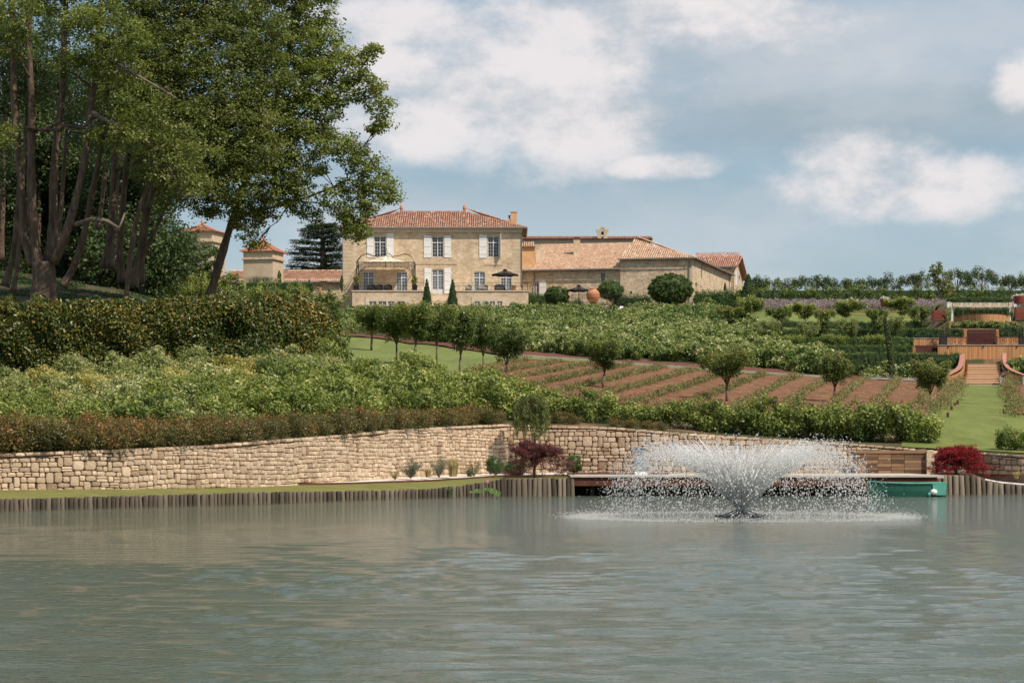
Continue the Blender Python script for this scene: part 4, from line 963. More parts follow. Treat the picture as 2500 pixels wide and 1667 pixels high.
# ------------------------------------------------------------------ young trees on lawn and field edge
def vase_tree(seed, H=3.3, w=.95, trunk_h=1.05, n=46, per=62, L=.085, mat='myrtle', lean=0.0, stems=1, flat=False, cr=.24, topw=.2):
    rng = np.random.default_rng(seed)
    root = thing('young_tree', '', '', (0, 0, 0))
    mb = MB(); r0 = .055 * H / 3.3
    fork = Vector((rng.normal() * .05, 0, trunk_h))
    C = []
    if stems == 1: mb.tube([(0, 0, -.2), (rng.normal() * .03, 0, trunk_h * .5), tuple(fork)], [r0 * 1.15, r0, r0 * .9], 7)
    for k in range(9):
        a = 2 * math.pi * k / 9 + rng.normal() * .2; q = rng.uniform(.45, 1)
        tip = Vector((math.cos(a) * w * q, math.sin(a) * w * q, H * (.72 + .2 * (1 - q) + .08 * rng.random())))
        st = fork if stems == 1 else Vector((math.cos(a) * .12, math.sin(a) * .12, -.15))
        if stems > 1 and k >= stems: st = fork.lerp(tip, .3)
        P = [st, st.lerp(tip, .3) + Vector((0, 0, .10 * H)), st.lerp(tip, .65) + Vector((0, 0, .07 * H)), tip]
        mb.tube(P, [r0 * (.5 if stems == 1 else .6), r0 * .36, r0 * .24, r0 * .1], 5)
        for j in range(n // 9):
            t = rng.uniform(.28, 1.05); p = st.lerp(tip, t) + Vector((0, 0, .07 * H * math.sin(min(t, 1) * 3.1)))
            C.append(tuple(p + Vector(rng.normal(size=3)) * .16 * w))
    if flat: C = [(c[0] * 1.1, c[1] * 1.1, H * .78 + (c[2] - H * .6) * .35) for c in C]
    C = np.array(C)
    C[:, 2] = np.maximum(C[:, 2], trunk_h * 1.02)
    if not flat:
        hq = np.clip((C[:, 2] - trunk_h) / (H - trunk_h), 0, 1); lim = w * (.26 + 1.0 * hq ** .8) * np.where(hq > .8, 1 - (hq - .8) * 2.2, 1); rr = np.hypot(C[:, 0], C[:, 1]); k_ = np.minimum(1, lim / np.maximum(rr, 1e-6)); C[:, 0] *= k_; C[:, 1] *= k_
        S = C[C[:, 2] > trunk_h + .5 * (H - trunk_h)]; S = S[rng.random(len(S)) < .5]; S = S * np.array([1.12, 1.12, 1]) + np.stack([np.zeros(len(S)), np.zeros(len(S)), rng.uniform(.04, .14, len(S)) * H], 1); C = np.concatenate([C, S])
    V, T = leaves(rng, C, np.full((len(C), 3), cr) * np.array([.85, .85, 1.15]), per, L, .5, tbase=.40, topw=topw, cvar=.08, top=.05)
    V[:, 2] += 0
    hh = np.clip((V[:, 2] - trunk_h) / (H - trunk_h), 0, 1); T = np.clip(T + (hh - .5) * .28, 0, 1)  # crown tint rises with height: shaded foot and lit top painted in
    mb.build('trunk', M['bark_l'], root, smooth=True)
    link('crown', np_mesh('crown', V, np.arange(len(V), dtype=np.int32).reshape(-1, 4), M[mat], tint=T), root)
    return root
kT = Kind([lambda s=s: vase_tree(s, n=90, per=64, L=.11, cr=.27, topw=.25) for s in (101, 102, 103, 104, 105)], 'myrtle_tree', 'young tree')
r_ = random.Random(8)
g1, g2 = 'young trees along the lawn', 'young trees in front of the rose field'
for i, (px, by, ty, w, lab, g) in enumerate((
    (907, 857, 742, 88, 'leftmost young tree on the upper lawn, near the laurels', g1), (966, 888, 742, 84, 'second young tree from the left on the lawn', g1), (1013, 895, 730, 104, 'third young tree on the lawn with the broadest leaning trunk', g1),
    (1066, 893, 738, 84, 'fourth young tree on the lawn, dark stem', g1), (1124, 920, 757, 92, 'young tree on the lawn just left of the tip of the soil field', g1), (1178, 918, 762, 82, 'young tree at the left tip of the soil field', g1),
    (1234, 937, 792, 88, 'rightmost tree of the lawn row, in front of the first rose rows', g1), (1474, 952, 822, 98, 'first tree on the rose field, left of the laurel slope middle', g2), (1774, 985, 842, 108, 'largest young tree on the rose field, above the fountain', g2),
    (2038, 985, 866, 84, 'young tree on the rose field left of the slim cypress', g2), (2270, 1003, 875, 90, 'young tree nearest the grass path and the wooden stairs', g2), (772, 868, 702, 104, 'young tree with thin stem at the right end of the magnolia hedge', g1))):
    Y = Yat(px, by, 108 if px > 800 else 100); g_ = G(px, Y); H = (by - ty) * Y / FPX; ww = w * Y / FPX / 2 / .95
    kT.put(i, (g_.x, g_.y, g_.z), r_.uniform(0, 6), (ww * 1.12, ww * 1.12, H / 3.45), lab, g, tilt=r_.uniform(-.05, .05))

# terrace trees
kS = Kind([lambda: vase_tree(111, 2.6, .85, .85, 54, 60, .12, 'myrtle', stems=4), lambda: vase_tree(112, 2.6, .85, .85, 54, 60, .12, 'myrtle', stems=3)], 'terrace_tree', 'tree')
kSl = Kind([lambda: vase_tree(113, 2.6, 1.0, .95, 54, 60, .14, 'fresh', stems=3, cr=.30, topw=.4)], 'terrace_tree', 'tree')
kU = Kind([lambda: vase_tree(114, 1.5, 1.1, .6, 54, 70, .11, 'fresh', stems=3, flat=True, cr=.28)], 'flat_tree', 'tree')
kW = Kind([lambda: vase_tree(115, 2.0, 1.0, .9, 45, 44, .12, 'weep', stems=3, cr=.26)], 'terrace_tree', 'tree')
gt = 'small trees on the terraces'
for i, (k, px, by, ty, w, Y, lab) in enumerate((
    (kS, 1785, 818, 748, 54, 216, 'dark small tree at the left end of the terraces'), (kSl, 1828, 808, 726, 62, 222, 'bright green many stemmed tree beside the tall clipped cone'), (kS, 1900, 828, 750, 54, 214, 'dark tree on the terrace left of the first round headed bright tree'),
    (kSl, 1958, 793, 741, 70, 226, 'bright umbrella shaped tree on the grass under the lavender, left one'), (kS, 2015, 823, 755, 46, 214, 'narrow dark tree between the two bright umbrella trees'), (kSl, 2072, 788, 734, 74, 226, 'bright umbrella shaped tree under the first white flower tub'),
    (kS, 2139, 823, 755, 50, 214, 'dark tree on slim stems just left of the slim cypress top'), (kSl, 2196, 784, 728, 72, 226, 'golden green tree behind the top of the slim cypress'), (kS, 2247, 826, 748, 56, 213, 'dark tree left of the red slatted panel'),
    (kW, 1873, 847, 785, 70, 206, 'thin airy tree low on the terraces, farthest left'), (kW, 1971, 845, 790, 62, 206, 'thin airy tree behind the flat trees, second from left'), (kW, 2071, 845, 783, 70, 206, 'thin airy tree over the middle flat tree'), (kW, 2180, 845, 776, 66, 206, 'thin airy tree right behind the slim cypress'),
    (kU, 1939, 864, 820, 70, 200, 'flat topped dark tree, left of three on the lowest terrace'), (kU, 2030, 866, 819, 82, 200, 'flat topped dark tree, widest and middle of three'), (kU, 2132, 866, 820, 70, 200, 'flat topped dark tree, right of three beside the cypress'))):
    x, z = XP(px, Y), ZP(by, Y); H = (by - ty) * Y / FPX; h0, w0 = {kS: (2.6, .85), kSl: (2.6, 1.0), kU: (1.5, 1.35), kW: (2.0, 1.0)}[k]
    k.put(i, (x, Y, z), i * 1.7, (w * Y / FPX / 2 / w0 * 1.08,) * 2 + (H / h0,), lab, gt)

def ball(name, label, cat, px, Y, py0, py1, wpx, mat, L=.07, n=None, seed=1, per=60, cone=False, shell=.82, base_z=None, group=None, stem=False):
    rng = np.random.default_rng(seed); s = Y / FPX; h = (py1 - py0) * s; rx = wpx * s / 2
    b = Vector((XP(px, Y), Y, ZP(py1, Y))); root = thing(name, label, cat, tuple(b), group)
    area = 4 * rx * h * 2; n = n or int(area * (22 if L < .1 or cone else 8))
    d = unit(rng.normal(size=(n, 3)))
    if cone:
        t = rng.random(n) ** .75; t = 1 - t * .999; a = rng.random(n) * 6.283; rr = rx * (1 - t) ** .82 * (1 + .03 * rng.normal(size=n)); C = np.stack([rr * np.cos(a), rr * np.sin(a), t * h], 1); R = np.full((n, 3), min(.09, rx * .16))
    else:
        C = d * np.array([rx, rx, h / 2]) * (shell + .20 * rng.random((n, 1))) * .93 + np.array([0, 0, h / 2]); R = np.full((n, 3), min(.2, rx * .22))
        C[:, 2] = np.maximum(C[:, 2], .05 * h)
    V, T = leaves(rng, C, R, per if not cone else 26, L, .5, up=.3, tbase=.42, topw=.16, cvar=.07)
    core = MB()
    if cone: core.lathe((0, 0, 0), [(rx * .9, .02), (rx * .68, h * .3), (rx * .45, h * .58), (rx * .2, h * .84), (.01, h * .97)], 12)
    else: core.lathe((0, 0, 0), [(.02, .06 * h), (rx * .6, .12 * h), (rx * .82, h * .35), (rx * .82, h * .6), (rx * .55, h * .85), (.02, h * .93)], 12)
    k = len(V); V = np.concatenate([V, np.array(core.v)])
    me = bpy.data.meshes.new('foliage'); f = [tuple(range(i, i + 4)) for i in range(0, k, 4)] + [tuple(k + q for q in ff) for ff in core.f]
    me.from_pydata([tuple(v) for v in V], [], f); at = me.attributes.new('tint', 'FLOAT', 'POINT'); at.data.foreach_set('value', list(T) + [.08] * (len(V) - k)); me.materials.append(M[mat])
    link('foliage', me, root)
    mb = MB(); mb.tube([(0, 0, -.3), (0, 0, h * .4)], [rx * .12, rx * .08], 6); mb.build('stem', M['bark'], root) if False else None
    if stem:
        st = MB()
        for k in range(5):
            a = k * 1.26; st.tube([(math.cos(a) * .1, math.sin(a) * .1, -.2), (math.cos(a) * rx * .3, math.sin(a) * rx * .3, h * .3), (math.cos(a) * rx * .5, math.sin(a) * rx * .5, h * .6)], [.06, .05, .03], 6)
        me = bpy.data.meshes.new('stem'); me.from_pydata(st.v, [], st.f); me.materials.append(M['bark_l']); link('stem', me, root)
    return root
ball('clipped_cone', 'tall clipped evergreen cone at the corner of the terraces', 'topiary', 1827, 250, 669, 740, 46, 'box', seed=2, cone=True)
ball('clipped_cone', 'small clipped cone right of the tall one on the hilltop', 'topiary', 1890, 252, 704, 740, 28, 'box', seed=3, cone=True)
ball('clipped_cone', 'clipped cone left of the manor stairs', 'topiary', 1042, 291, 681, 744, 24, 'box', seed=4, cone=True)
ball('clipped_cone', 'clipped cone right of the manor stairs', 'topiary', 1105, 291, 681, 744, 25, 'box', seed=5, cone=True)
ball('round_bush', 'very large clipped round bush in front of the long stone range', 'bush', 1637, 285, 666, 746, 116, 'box', L=.16, seed=6, per=60)
ball('round_bush', 'round bush between the wing wall and the black parasol', 'bush', 1360, 288, 697, 748, 62, 'box', L=.14, seed=7)
ball('round_bush', 'round headed bush on bare stems right of the terracotta jar', 'bush', 1490, 289, 685, 732, 68, 'box', L=.14, seed=8, stem=True)
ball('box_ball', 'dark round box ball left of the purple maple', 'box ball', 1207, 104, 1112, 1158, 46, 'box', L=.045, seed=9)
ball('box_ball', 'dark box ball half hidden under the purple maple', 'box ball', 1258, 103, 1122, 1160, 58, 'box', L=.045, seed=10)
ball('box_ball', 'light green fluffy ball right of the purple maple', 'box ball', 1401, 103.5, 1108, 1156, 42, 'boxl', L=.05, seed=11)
ball('clipped_column', 'narrow clipped column against the left corner of the manor house', 'topiary', 834, 298, 671, 712, 9, 'box', seed=12)

# hedges
def hedge(label, px0, px1, Y, pyb, pyt, dep=1.0, mat='box', L=.10, seed=1, fluff=.04, name='clipped_hedge', per=24, dens=11, cat='hedge'):
    rng = np.random.default_rng(seed); x0, x1 = XP(px0, Y), XP(px1, Y); zb, zt = ZP(pyb, Y), ZP(pyt, Y); base = ((x0 + x1) / 2, Y + dep / 2, zb)
    root = thing(name, label, cat, base); core = MB(); core.box(x0 + .03, x1 - .03, Y + .05, Y + dep, zb - .8, zt - .05)
    H = zt - zb; n1 = int((x1 - x0) * H * dens); n2 = int((x1 - x0) * dep * dens)
    A = np.stack([rng.uniform(x0, x1, n1), Y + rng.normal(0, fluff, n1), rng.uniform(zb, zt, n1)], 1)
    B = np.stack([rng.uniform(x0, x1, n2), rng.uniform(Y, Y + dep, n2), zt + rng.normal(0, fluff, n2)], 1)
    n3 = max(4, int(dep * H * dens)); Cc = np.stack([np.where(rng.random(n3) < .5, x0, x1), rng.uniform(Y, Y + dep, n3), rng.uniform(zb, zt, n3)], 1)
    C = np.concatenate([A, B, Cc]); V, T = leaves(rng, C, np.full((len(C), 3), .12 + fluff), per, L, .5, tbase=.40, topw=.38, cvar=.10)  # strong topw paints the sunlit hedge top into the leaf tint
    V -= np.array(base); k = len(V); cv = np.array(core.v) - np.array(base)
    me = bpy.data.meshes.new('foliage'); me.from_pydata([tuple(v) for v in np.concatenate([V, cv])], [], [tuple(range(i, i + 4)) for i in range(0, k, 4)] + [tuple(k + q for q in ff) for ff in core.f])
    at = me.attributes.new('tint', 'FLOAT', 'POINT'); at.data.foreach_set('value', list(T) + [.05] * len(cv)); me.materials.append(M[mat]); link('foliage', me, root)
    return root
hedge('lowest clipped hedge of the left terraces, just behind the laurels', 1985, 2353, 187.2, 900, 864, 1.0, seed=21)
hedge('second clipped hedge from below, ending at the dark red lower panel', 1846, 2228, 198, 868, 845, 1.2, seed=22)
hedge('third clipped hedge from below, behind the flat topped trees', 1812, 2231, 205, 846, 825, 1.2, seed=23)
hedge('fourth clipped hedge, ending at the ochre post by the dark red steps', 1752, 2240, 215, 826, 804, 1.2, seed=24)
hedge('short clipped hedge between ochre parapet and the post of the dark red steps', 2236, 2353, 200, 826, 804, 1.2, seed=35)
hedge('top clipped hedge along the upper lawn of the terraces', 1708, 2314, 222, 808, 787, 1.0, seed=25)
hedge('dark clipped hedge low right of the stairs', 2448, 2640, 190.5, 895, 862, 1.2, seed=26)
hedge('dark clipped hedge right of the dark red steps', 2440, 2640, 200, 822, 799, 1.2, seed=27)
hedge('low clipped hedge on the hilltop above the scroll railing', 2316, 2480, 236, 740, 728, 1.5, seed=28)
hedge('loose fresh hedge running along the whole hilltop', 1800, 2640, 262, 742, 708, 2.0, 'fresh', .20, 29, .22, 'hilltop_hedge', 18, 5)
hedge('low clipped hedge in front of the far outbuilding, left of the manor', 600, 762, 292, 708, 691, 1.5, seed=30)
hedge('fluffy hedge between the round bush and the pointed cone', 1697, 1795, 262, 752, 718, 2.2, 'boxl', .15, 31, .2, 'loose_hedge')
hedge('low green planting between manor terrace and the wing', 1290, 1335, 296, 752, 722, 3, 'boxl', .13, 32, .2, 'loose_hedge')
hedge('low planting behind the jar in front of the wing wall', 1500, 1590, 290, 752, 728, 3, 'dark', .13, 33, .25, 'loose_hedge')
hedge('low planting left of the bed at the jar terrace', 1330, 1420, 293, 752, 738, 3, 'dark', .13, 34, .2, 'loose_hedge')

# hilltop trees
for i, (px, t, b, w) in enumerate(((1856, 678, 712, 56), (1925, 676, 712, 88), (2008, 675, 712, 78), (2083, 683, 712, 74), (2157, 675, 712, 84), (2234, 663, 710, 74), (2336, 657, 708, 76), (2396, 655, 708, 76), (2468, 668, 708, 68), (2540, 662, 708, 80))):
    rng = np.random.default_rng(200 + i); Y = 284; s = Y / FPX
    root = thing('hilltop_tree', ['leftmost hilltop tree beside the pointed cone', 'wide low hilltop tree, second from the left', 'hilltop tree left of the gap above the first white flower tub', 'thin loose hilltop tree above the first white flower tub', 'dark hilltop tree above the second white flower tub', 'tall hilltop tree just left of the lone slender tree', 'tall hilltop tree right of the lone slender tree', 'highest bushy hilltop tree in the row at the right', 'round hilltop tree near the right edge', 'hilltop tree cut off by the right edge'][i], 'tree', (XP(px, Y), Y, ZP(735, Y)), 'row of trees on the hilltop')
    C = in_ell(rng, 42, (XP(px, Y), Y, ZP((t + b) / 2, Y)), (w * s * .60, 1.5, (b - t) * s * .40), .3)
    C2 = C[:14].copy(); C2[:, 2] += rng.uniform(0, (b - t) * s * .3, 14)
    V, T = leaves(rng, np.concatenate([C, C2]), np.full((56, 3), .42), 46, .19, .5, tbase=.42, topw=.2); V -= np.array(ORIG[root.name])
    link('crown', np_mesh('crown', V, np.arange(len(V), dtype=np.int32).reshape(-1, 4), M['dark'], tint=T), root)
    mb = MB(); mb.tube([W(px, 736, Y), W(px + 2, (b + t) / 2, Y)], [.12, .07], 6)
    for k in range(5): mb.tube([W(px, b + 4, Y), W(px + rng.uniform(-w, w) * .4, t + 8, Y)], [.06, .02], 4)
    mb.build('trunk', M['bark'], root)
wood_tree('slender_tree', 'lone slender pale tree on the hilltop rising above the hedge', 240, [([(2292, 742, 256), (2292, 710, 256), (2290, 670, 256)], .14, .07), ([(2294, 712, 256), (2306, 690, 256)], .07, .03)],
          [(2288, 655, 256, .75, .7, .65), (2278, 668, 256, .5, .5, .4), (2296, 672, 256, .8, .8, .7), (2300, 690, 256, .8, .8, .5), (2283, 690, 256, .6, .6, .5), (2312, 706, 256, .8, .8, .6), (2316, 722, 256, .6, .6, .4)], 'oak_b', None, .17, 40, 1.3, clr=.35, barkm='bark_l', twigs=False, tb=.6)

# leaning slim cypress in front of the terraces
def cypress():
    rng = np.random.default_rng(31); Y = 185; P = [W(2174, 925, Y), W(2175, 880, Y), W(2171, 840, Y), W(2165, 800, Y), W(2160, 776, Y)]
    root = thing('slim_cypress', 'very slim leaning cypress column in front of the terrace hedges', 'tree', tuple(P[0]))
    mb = MB(); mb.tube(P, [.17, .16, .13, .08, .02], 8); mb.build('trunk', M['bark'], root)
    C = []; 
    for i in range(420):
        t = rng.random(); k = t * 4; j = min(int(k), 3); p = P[j].lerp(P[j + 1], k - j); rr = .24 * (1 - t) ** .5 + .02; a = rng.random() * 6.28
        C.append((p.x + rr * math.cos(a), p.y + rr * math.sin(a), p.z))
    V, T = leaves(rng, np.array(C), np.full((420, 3), .08), 26, .10, .4, tbase=.6); V -= np.array(ORIG[root.name])
    link('foliage', np_mesh('foliage', V, np.arange(len(V), dtype=np.int32).reshape(-1, 4), M['dark'], tint=T), root)
cypress()

# lavender, flower tubs
def carpet(name, label, cat, pts, mat, L, per, Rr, h, seed, drop=None, spread=.5, tb=.5, topw=.2, Wd=.4):
    rng = np.random.default_rng(seed); C = np.array([(p[0], p[1], p[2] + h * rng.random()) for p in pts]); V, T = leaves(rng, C, np.tile(Rr, (len(C), 1)), per, L, Wd, tbase=tb, topw=topw, drop=drop, cvar=.12)
    b = C.mean(0); V -= b; o = link(name, np_mesh(name, V, np.arange(len(V), dtype=np.int32).reshape(-1, 4), M[mat], tint=T)); o.location = b
    return tag(o, label, cat, kind='stuff')
rng0 = np.random.default_rng(77)
pts = []
for _ in range(1900):
    Y = rng0.uniform(236, 252); p = rng0.uniform(1845, 2312); pts.append((XP(p, Y), Y, ZP(interp(Y, [236, 252], [753, 737]), Y)))
carpet('lavender', 'broad band of mauve lavender under the hilltop hedge', 'lavender', pts, 'lavender', .19, 15, (.35, .35, .22), .25, 5)
pts = [(XP(p, Y), Y, ZP(750, Y)) for p, Y in zip(rng0.uniform(2482, 2640, 300), rng0.uniform(224, 232, 300))]
carpet('lavender', 'patch of mauve lavender at the right edge beside the white post', 'lavender', pts, 'lavender', .19, 15, (.35, .35, .3), .6, 6)
for px, py, w, lab in ((2076, 731, 32, 'tub of white flowers on the left above the lavender'), (2163, 729, 32, 'tub of white flowers above the middle of the lavender'), (2488, 722, 34, 'tub of white flowers on a dark red box at the right edge')):
    Y = 235 if px < 2400 else 222; s = Y / FPX; root = thing('flower_tub', lab, 'flower tub', (XP(px, Y), Y, ZP(py + 14, Y)), 'tubs of white flowers on the hilltop')
    mb = MB(); mb.lathe((XP(px, Y), Y, ZP(py + 14, Y) - .2), [(w * s * .36, 0), (w * s * .46, .62), (w * s * .46, .7)], 14); mb.build('tub', M['wood_red_l'], root)
    rng = np.random.default_rng(px); C = in_ell(rng, 26, (XP(px, Y), Y, ZP(py + 4, Y)), (w * s * .55, .5, .30), .2); V, T = leaves(rng, C, np.full((26, 3), .16), 50, .10, .8); V -= np.array(ORIG[root.name])
    link('flowers', np_mesh('flowers', V, np.arange(len(V), dtype=np.int32).reshape(-1, 4), M['white_flower'], tint=T), root)

# shrubs and trees left of the manor
wood_tree('broad_tree', 'dark bushy tree below the left red roofed tower', 250, [([(440, 745, 225), (440, 690, 225), (435, 640, 225)], .3, .15)],
          [(440, 640, 225, 2.4, 2.2, 2.0), (490, 650, 225, 2.0, 2.0, 1.5), (400, 610, 225, 1.6, 1.6, 1.8), (430, 590, 225, 1.5, 1.5, 1.3), (470, 605, 225, 1.5, 1.5, 1.2), (520, 670, 225, 1.2, 1.2, 1.4), (410, 670, 225, 2, 2, 1.6), (460, 690, 225, 2.4, 2.2, 1.3), (510, 620, 225, 1.0, 1.0, .8)], 'dark', None, .22, 44, 1.0, clr=.5, twigs=False)
wood_tree('pale_willow', 'pale grey green willow like tree at the right edge of the wood', 251, [([(372, 730, 205), (372, 680, 205), (370, 600, 205)], .18, .08)],
          [(372, 600, 205, 1.0, 1, 1.4), (385, 640, 205, .9, 1, 1.2), (362, 660, 205, 1.1, 1, 1.3), (375, 690, 205, 1.0, 1, 1.0), (392, 580, 205, .8, .8, .9), (350, 620, 205, .9, .9, 1.2)], 'weep', None, .17, 50, 1.3, clr=.4, twigs=False, tb=.55)
for i, (px, t, b, w, Y, lab) in enumerate(((408, 655, 735, 66, 178, 'fresh green shrub at the foot of the wooded bank, leftmost'), (448, 690, 742, 60, 172, 'low pale shrub between two darker ones by the wooded bank'), (486, 662, 745, 70, 180, 'dark fresh shrub directly left of the leaning oak trunk'), (562, 672, 752, 92, 176, 'large shrub right of the leaning oak trunk'), (648, 682, 752, 84, 182, 'shrub beneath the small square tower'), (722, 690, 748, 66, 185, 'shrub left of the manor terrace'), (610, 705, 752, 60, 190, 'small shrub between two larger ones near the tower'), (690, 712, 752, 50, 178, 'low shrub just over the magnolia hedge'))):
    r_ = random.Random(i); s = Y / FPX; h = (b - t) * s; kF.put(i, (XP(px, Y), Y, ZP(b, Y)), i * 1.3, (w * s / 1.9 * 1.05, w * s / 1.9 * 1.05, h / 1.25), lab)
ball('clipped_cone', 'small dark cone shrub on the left end of the manor terrace', 'topiary', 755, 296, 682, 712, 16, 'dark', seed=13, cone=True)

# ------------------------------------------------------------------ rose rows
def rose_rows():
    rng = np.random.default_rng(55)
    ords = ['first', 'second', 'third', 'fourth', 'fifth', 'sixth', 'seventh', 'eighth', 'ninth', 'tenth', 'eleventh', 'twelfth', 'thirteenth', 'fourteenth', 'fifteenth', 'sixteenth', 'seventeenth', 'eighteenth']
    n = 0
    for k in range(-2, 13):
        X172 = XP(1290, 172) + 2.35 * k; C = []
        for Y in np.arange(118, 172.2, .42):
            x = X172 + .19 * (Y - 172) + rng.normal() * .10; p = 1250 + x / Y * FPX
            if Y < field_near(p) + .4 or p < 1150 or p > 2262 or Y > interp(p, [1130, 1180, 1290, 2330], [156, 165, 172, 173]): continue
            if rng.random() < .05: continue
            C.append((x, Y, GZ(p, Y) + .16 + rng.random() * .22))
        if len(C) < 8: continue
        C = np.array(C); base = C[len(C) // 2]
        root = thing('rose_row', f'{ords[n]} row of low red rose bushes across the soil field, counted from the left', 'rose row', tuple(base), 'rose rows on the soil field'); n += 1
        V, T = leaves(rng, C, np.tile((.34, .32, .22), (len(C), 1)), 56, .10, .55, tbase=.45, topw=.2); V -= np.array(base)
        link('foliage', np_mesh('foliage', V, np.arange(len(V), dtype=np.int32).reshape(-1, 4), M['rose_leaf'], tint=T), root)
        w = np.clip((150 - C[:, 1]) / 30, 0.02, 1) * .16; sel = C[rng.random(len(C)) < w]
        if len(sel):
            sel = sel + np.array([0, 0, .25]); V, T = leaves(rng, sel, np.tile((.05, .05, .04), (len(sel), 1)), 9, .05, .9); V -= np.array(base)
            link('flowers', np_mesh('flowers', V, np.arange(len(V), dtype=np.int32).reshape(-1, 4), M['red_flower'], tint=T), root)['kind'] = 'stuff'
    # cross row at the near edge
    for lab, f, Ys in (('low cross row of roses along the near edge of the soil field', lambda q: (q, field_near(q) + .6), None), ):
        C = []
        for p in np.arange(1200, 2262, 7):
            Y = field_near(p) + rng.uniform(.2, 1.4); C.append((XP(p, Y), Y, GZ(p, Y) + .15 + .25 * rng.random()))
        C = np.array(C); base = C[60]; root = thing('rose_row', lab, 'rose row', tuple(base))
        V, T = leaves(rng, C, np.tile((.26, .3, .22), (len(C), 1)), 32, .10, .55, tbase=.48, topw=.2); V -= np.array(base)
        link('foliage', np_mesh('foliage', V, np.arange(len(V), dtype=np.int32).reshape(-1, 4), M['rose_leaf'], tint=T), root)
        sel = C[rng.random(len(C)) < .10] + np.array([0, 0, .3]); V, T = leaves(rng, sel, np.tile((.07, .07, .06), (len(sel), 1)), 12, .06, .9); V -= np.array(base)
        link('flowers', np_mesh('flowers', V, np.arange(len(V), dtype=np.int32).reshape(-1, 4), M['red_flower'], tint=T), root)['kind'] = 'stuff'
    for lab, pa, pb in (('taller rose hedge on the left side of the grass path', (2285, 1018), (2343, 942)), ('taller rose hedge on the right side of the grass path', (2480, 1030), (2462, 948))):
        Ya, Yb = 125.5, 178; C = []
        for t in np.linspace(0, 1, 120):
            Y = Ya + (Yb - Ya) * t; xa, xb = XP(pa[0], Ya), XP(pb[0], Yb); x = xa + (xb - xa) * t + rng.normal() * .25
            for _ in range(2): C.append((x + rng.normal() * .15, Y, GZ(1250 + x / Y * FPX, Y) + rng.uniform(.1, .9)))
        C = np.array(C); base = C[60]; root = thing('rose_hedge', lab, 'rose hedge', tuple(base))
        V, T = leaves(rng, C, np.tile((.28, .28, .25), (len(C), 1)), 34, .09, .55, tbase=.55, topw=.2); V -= np.array(base)
        link('foliage', np_mesh('foliage', V, np.arange(len(V), dtype=np.int32).reshape(-1, 4), M['rose_leaf'], tint=T), root)
        sel = C[rng.random(len(C)) < .08] + np.array([-.1, -.15, .1]); V, T = leaves(rng, sel, np.tile((.06, .06, .06), (len(sel), 1)), 10, .055, .9); V -= np.array(base)
        link('flowers', np_mesh('flowers', V, np.arange(len(V), dtype=np.int32).reshape(-1, 4), M['red_flower'], tint=T), root)['kind'] = 'stuff'
rose_rows()
rw = np.random.default_rng(66); pts = []
for _ in range(2600):
    p_ = rw.uniform(1150, 2280); Y_ = rw.uniform(122, 172)
    if Y_ > field_near(p_) and p_ < interp(Y_, [122, 172], [2240, 2330]): pts.append(tuple(G(p_, Y_, .12)))
carpet('field_weeds', 'scattered small weeds on the bare red soil', 'weeds', pts, 'pale', .05, 7, (.14, .2, .04), .02, 67)

# ------------------------------------------------------------------ shore planting
def blades(name, label, cat, px, Y, pyb, h, w, mat, n, seed, base_r=.1, bw=.012, droop=.35):
    rng = np.random.default_rng(seed); b = np.array([XP(px, Y), Y, ZP(pyb, Y)]); V = []; T = []
    for i in range(n):
        a = rng.random() * 6.283; q = rng.random(); o = np.array([math.cos(a), math.sin(a), 0]) * base_r * rng.random(); d = np.array([math.cos(a), math.sin(a), 0]) * w * q
        hh = h * rng.uniform(.7, 1); s = np.array([-math.sin(a), math.cos(a), 0]) * bw; P = [o, o + d * .25 + [0, 0, hh * .6], o + d * .65 + [0, 0, hh * (1 - .1 * q)], o + d + [0, 0, hh * (1 - droop * q)]]
        t = min(1, max(0, rng.normal(.5, .2)))
        for j in range(3):
            k0 = 1 - j * .28; k1 = 1 - (j + 1) * .28; V += [P[j] - s * k0, P[j] + s * k0, P[j + 1] + s * k1, P[j + 1] - s * k1]; T += [t] * 4
    V = np.array(V); o = link(name, np_mesh(name, V, np.arange(len(V), dtype=np.int32).reshape(-1, 4), M[mat], tint=T)); o.location = b
    return tag(o, label, cat)
def airy(name, label, px, Y, pyt, pyb, w, mat, n, per, L, seed, cr=.12):
    rng = np.random.default_rng(seed); s = Y / FPX; h = (pyb - pyt) * s; root = thing(name, label, 'shrub', (XP(px, Y), Y, ZP(pyb, Y)))
    st = MB(); C = []
    for i in range(n):
        a = rng.random() * 6.28; q = rng.random() ** .6; tip = Vector((math.cos(a) * q * w * s / 2, math.sin(a) * q * w * s / 2, h * rng.uniform(.55, 1) * (1.05 - .35 * q)))
        st.tube([(0, 0, 0), tuple(tip * .5 + Vector((0, 0, .05))), tuple(tip)], [.012, .008, .004], 4)
        for k in range(3): C.append(tuple(tip * rng.uniform(.3, 1)))
    me = bpy.data.meshes.new('stem'); me.from_pydata(st.v, [], st.f); me.materials.append(M['bark_l']); link('stem', me, root)
    V, T = leaves(rng, np.array(C), np.full((len(C), 3), cr), per, L, .35, up=.5); link('foliage', np_mesh('foliage', V, np.arange(len(V), dtype=np.int32).reshape(-1, 4), M[mat], tint=T), root)
airy('silver_shrub', 'silvery olive shrub on white gravel, left one of two', 1003, 98.6, 1112, 1168, 62, 'olive', 40, 22, .05, 1)
airy('silver_shrub', 'darker silvery shrub next to the pale ornamental grass', 1072, 101, 1106, 1166, 56, 'olive', 36, 20, .05, 2)
airy('silver_shrub', 'thin pale airy shrub between the pale grass and the box ball', 1157, 103, 1112, 1162, 66, 'straw', 40, 10, .045, 3, .09)
airy('silver_shrub', 'low pale plant at the left side of the first silvery shrub', 965, 98, 1140, 1172, 36, 'straw', 18, 12, .04, 4, .08)
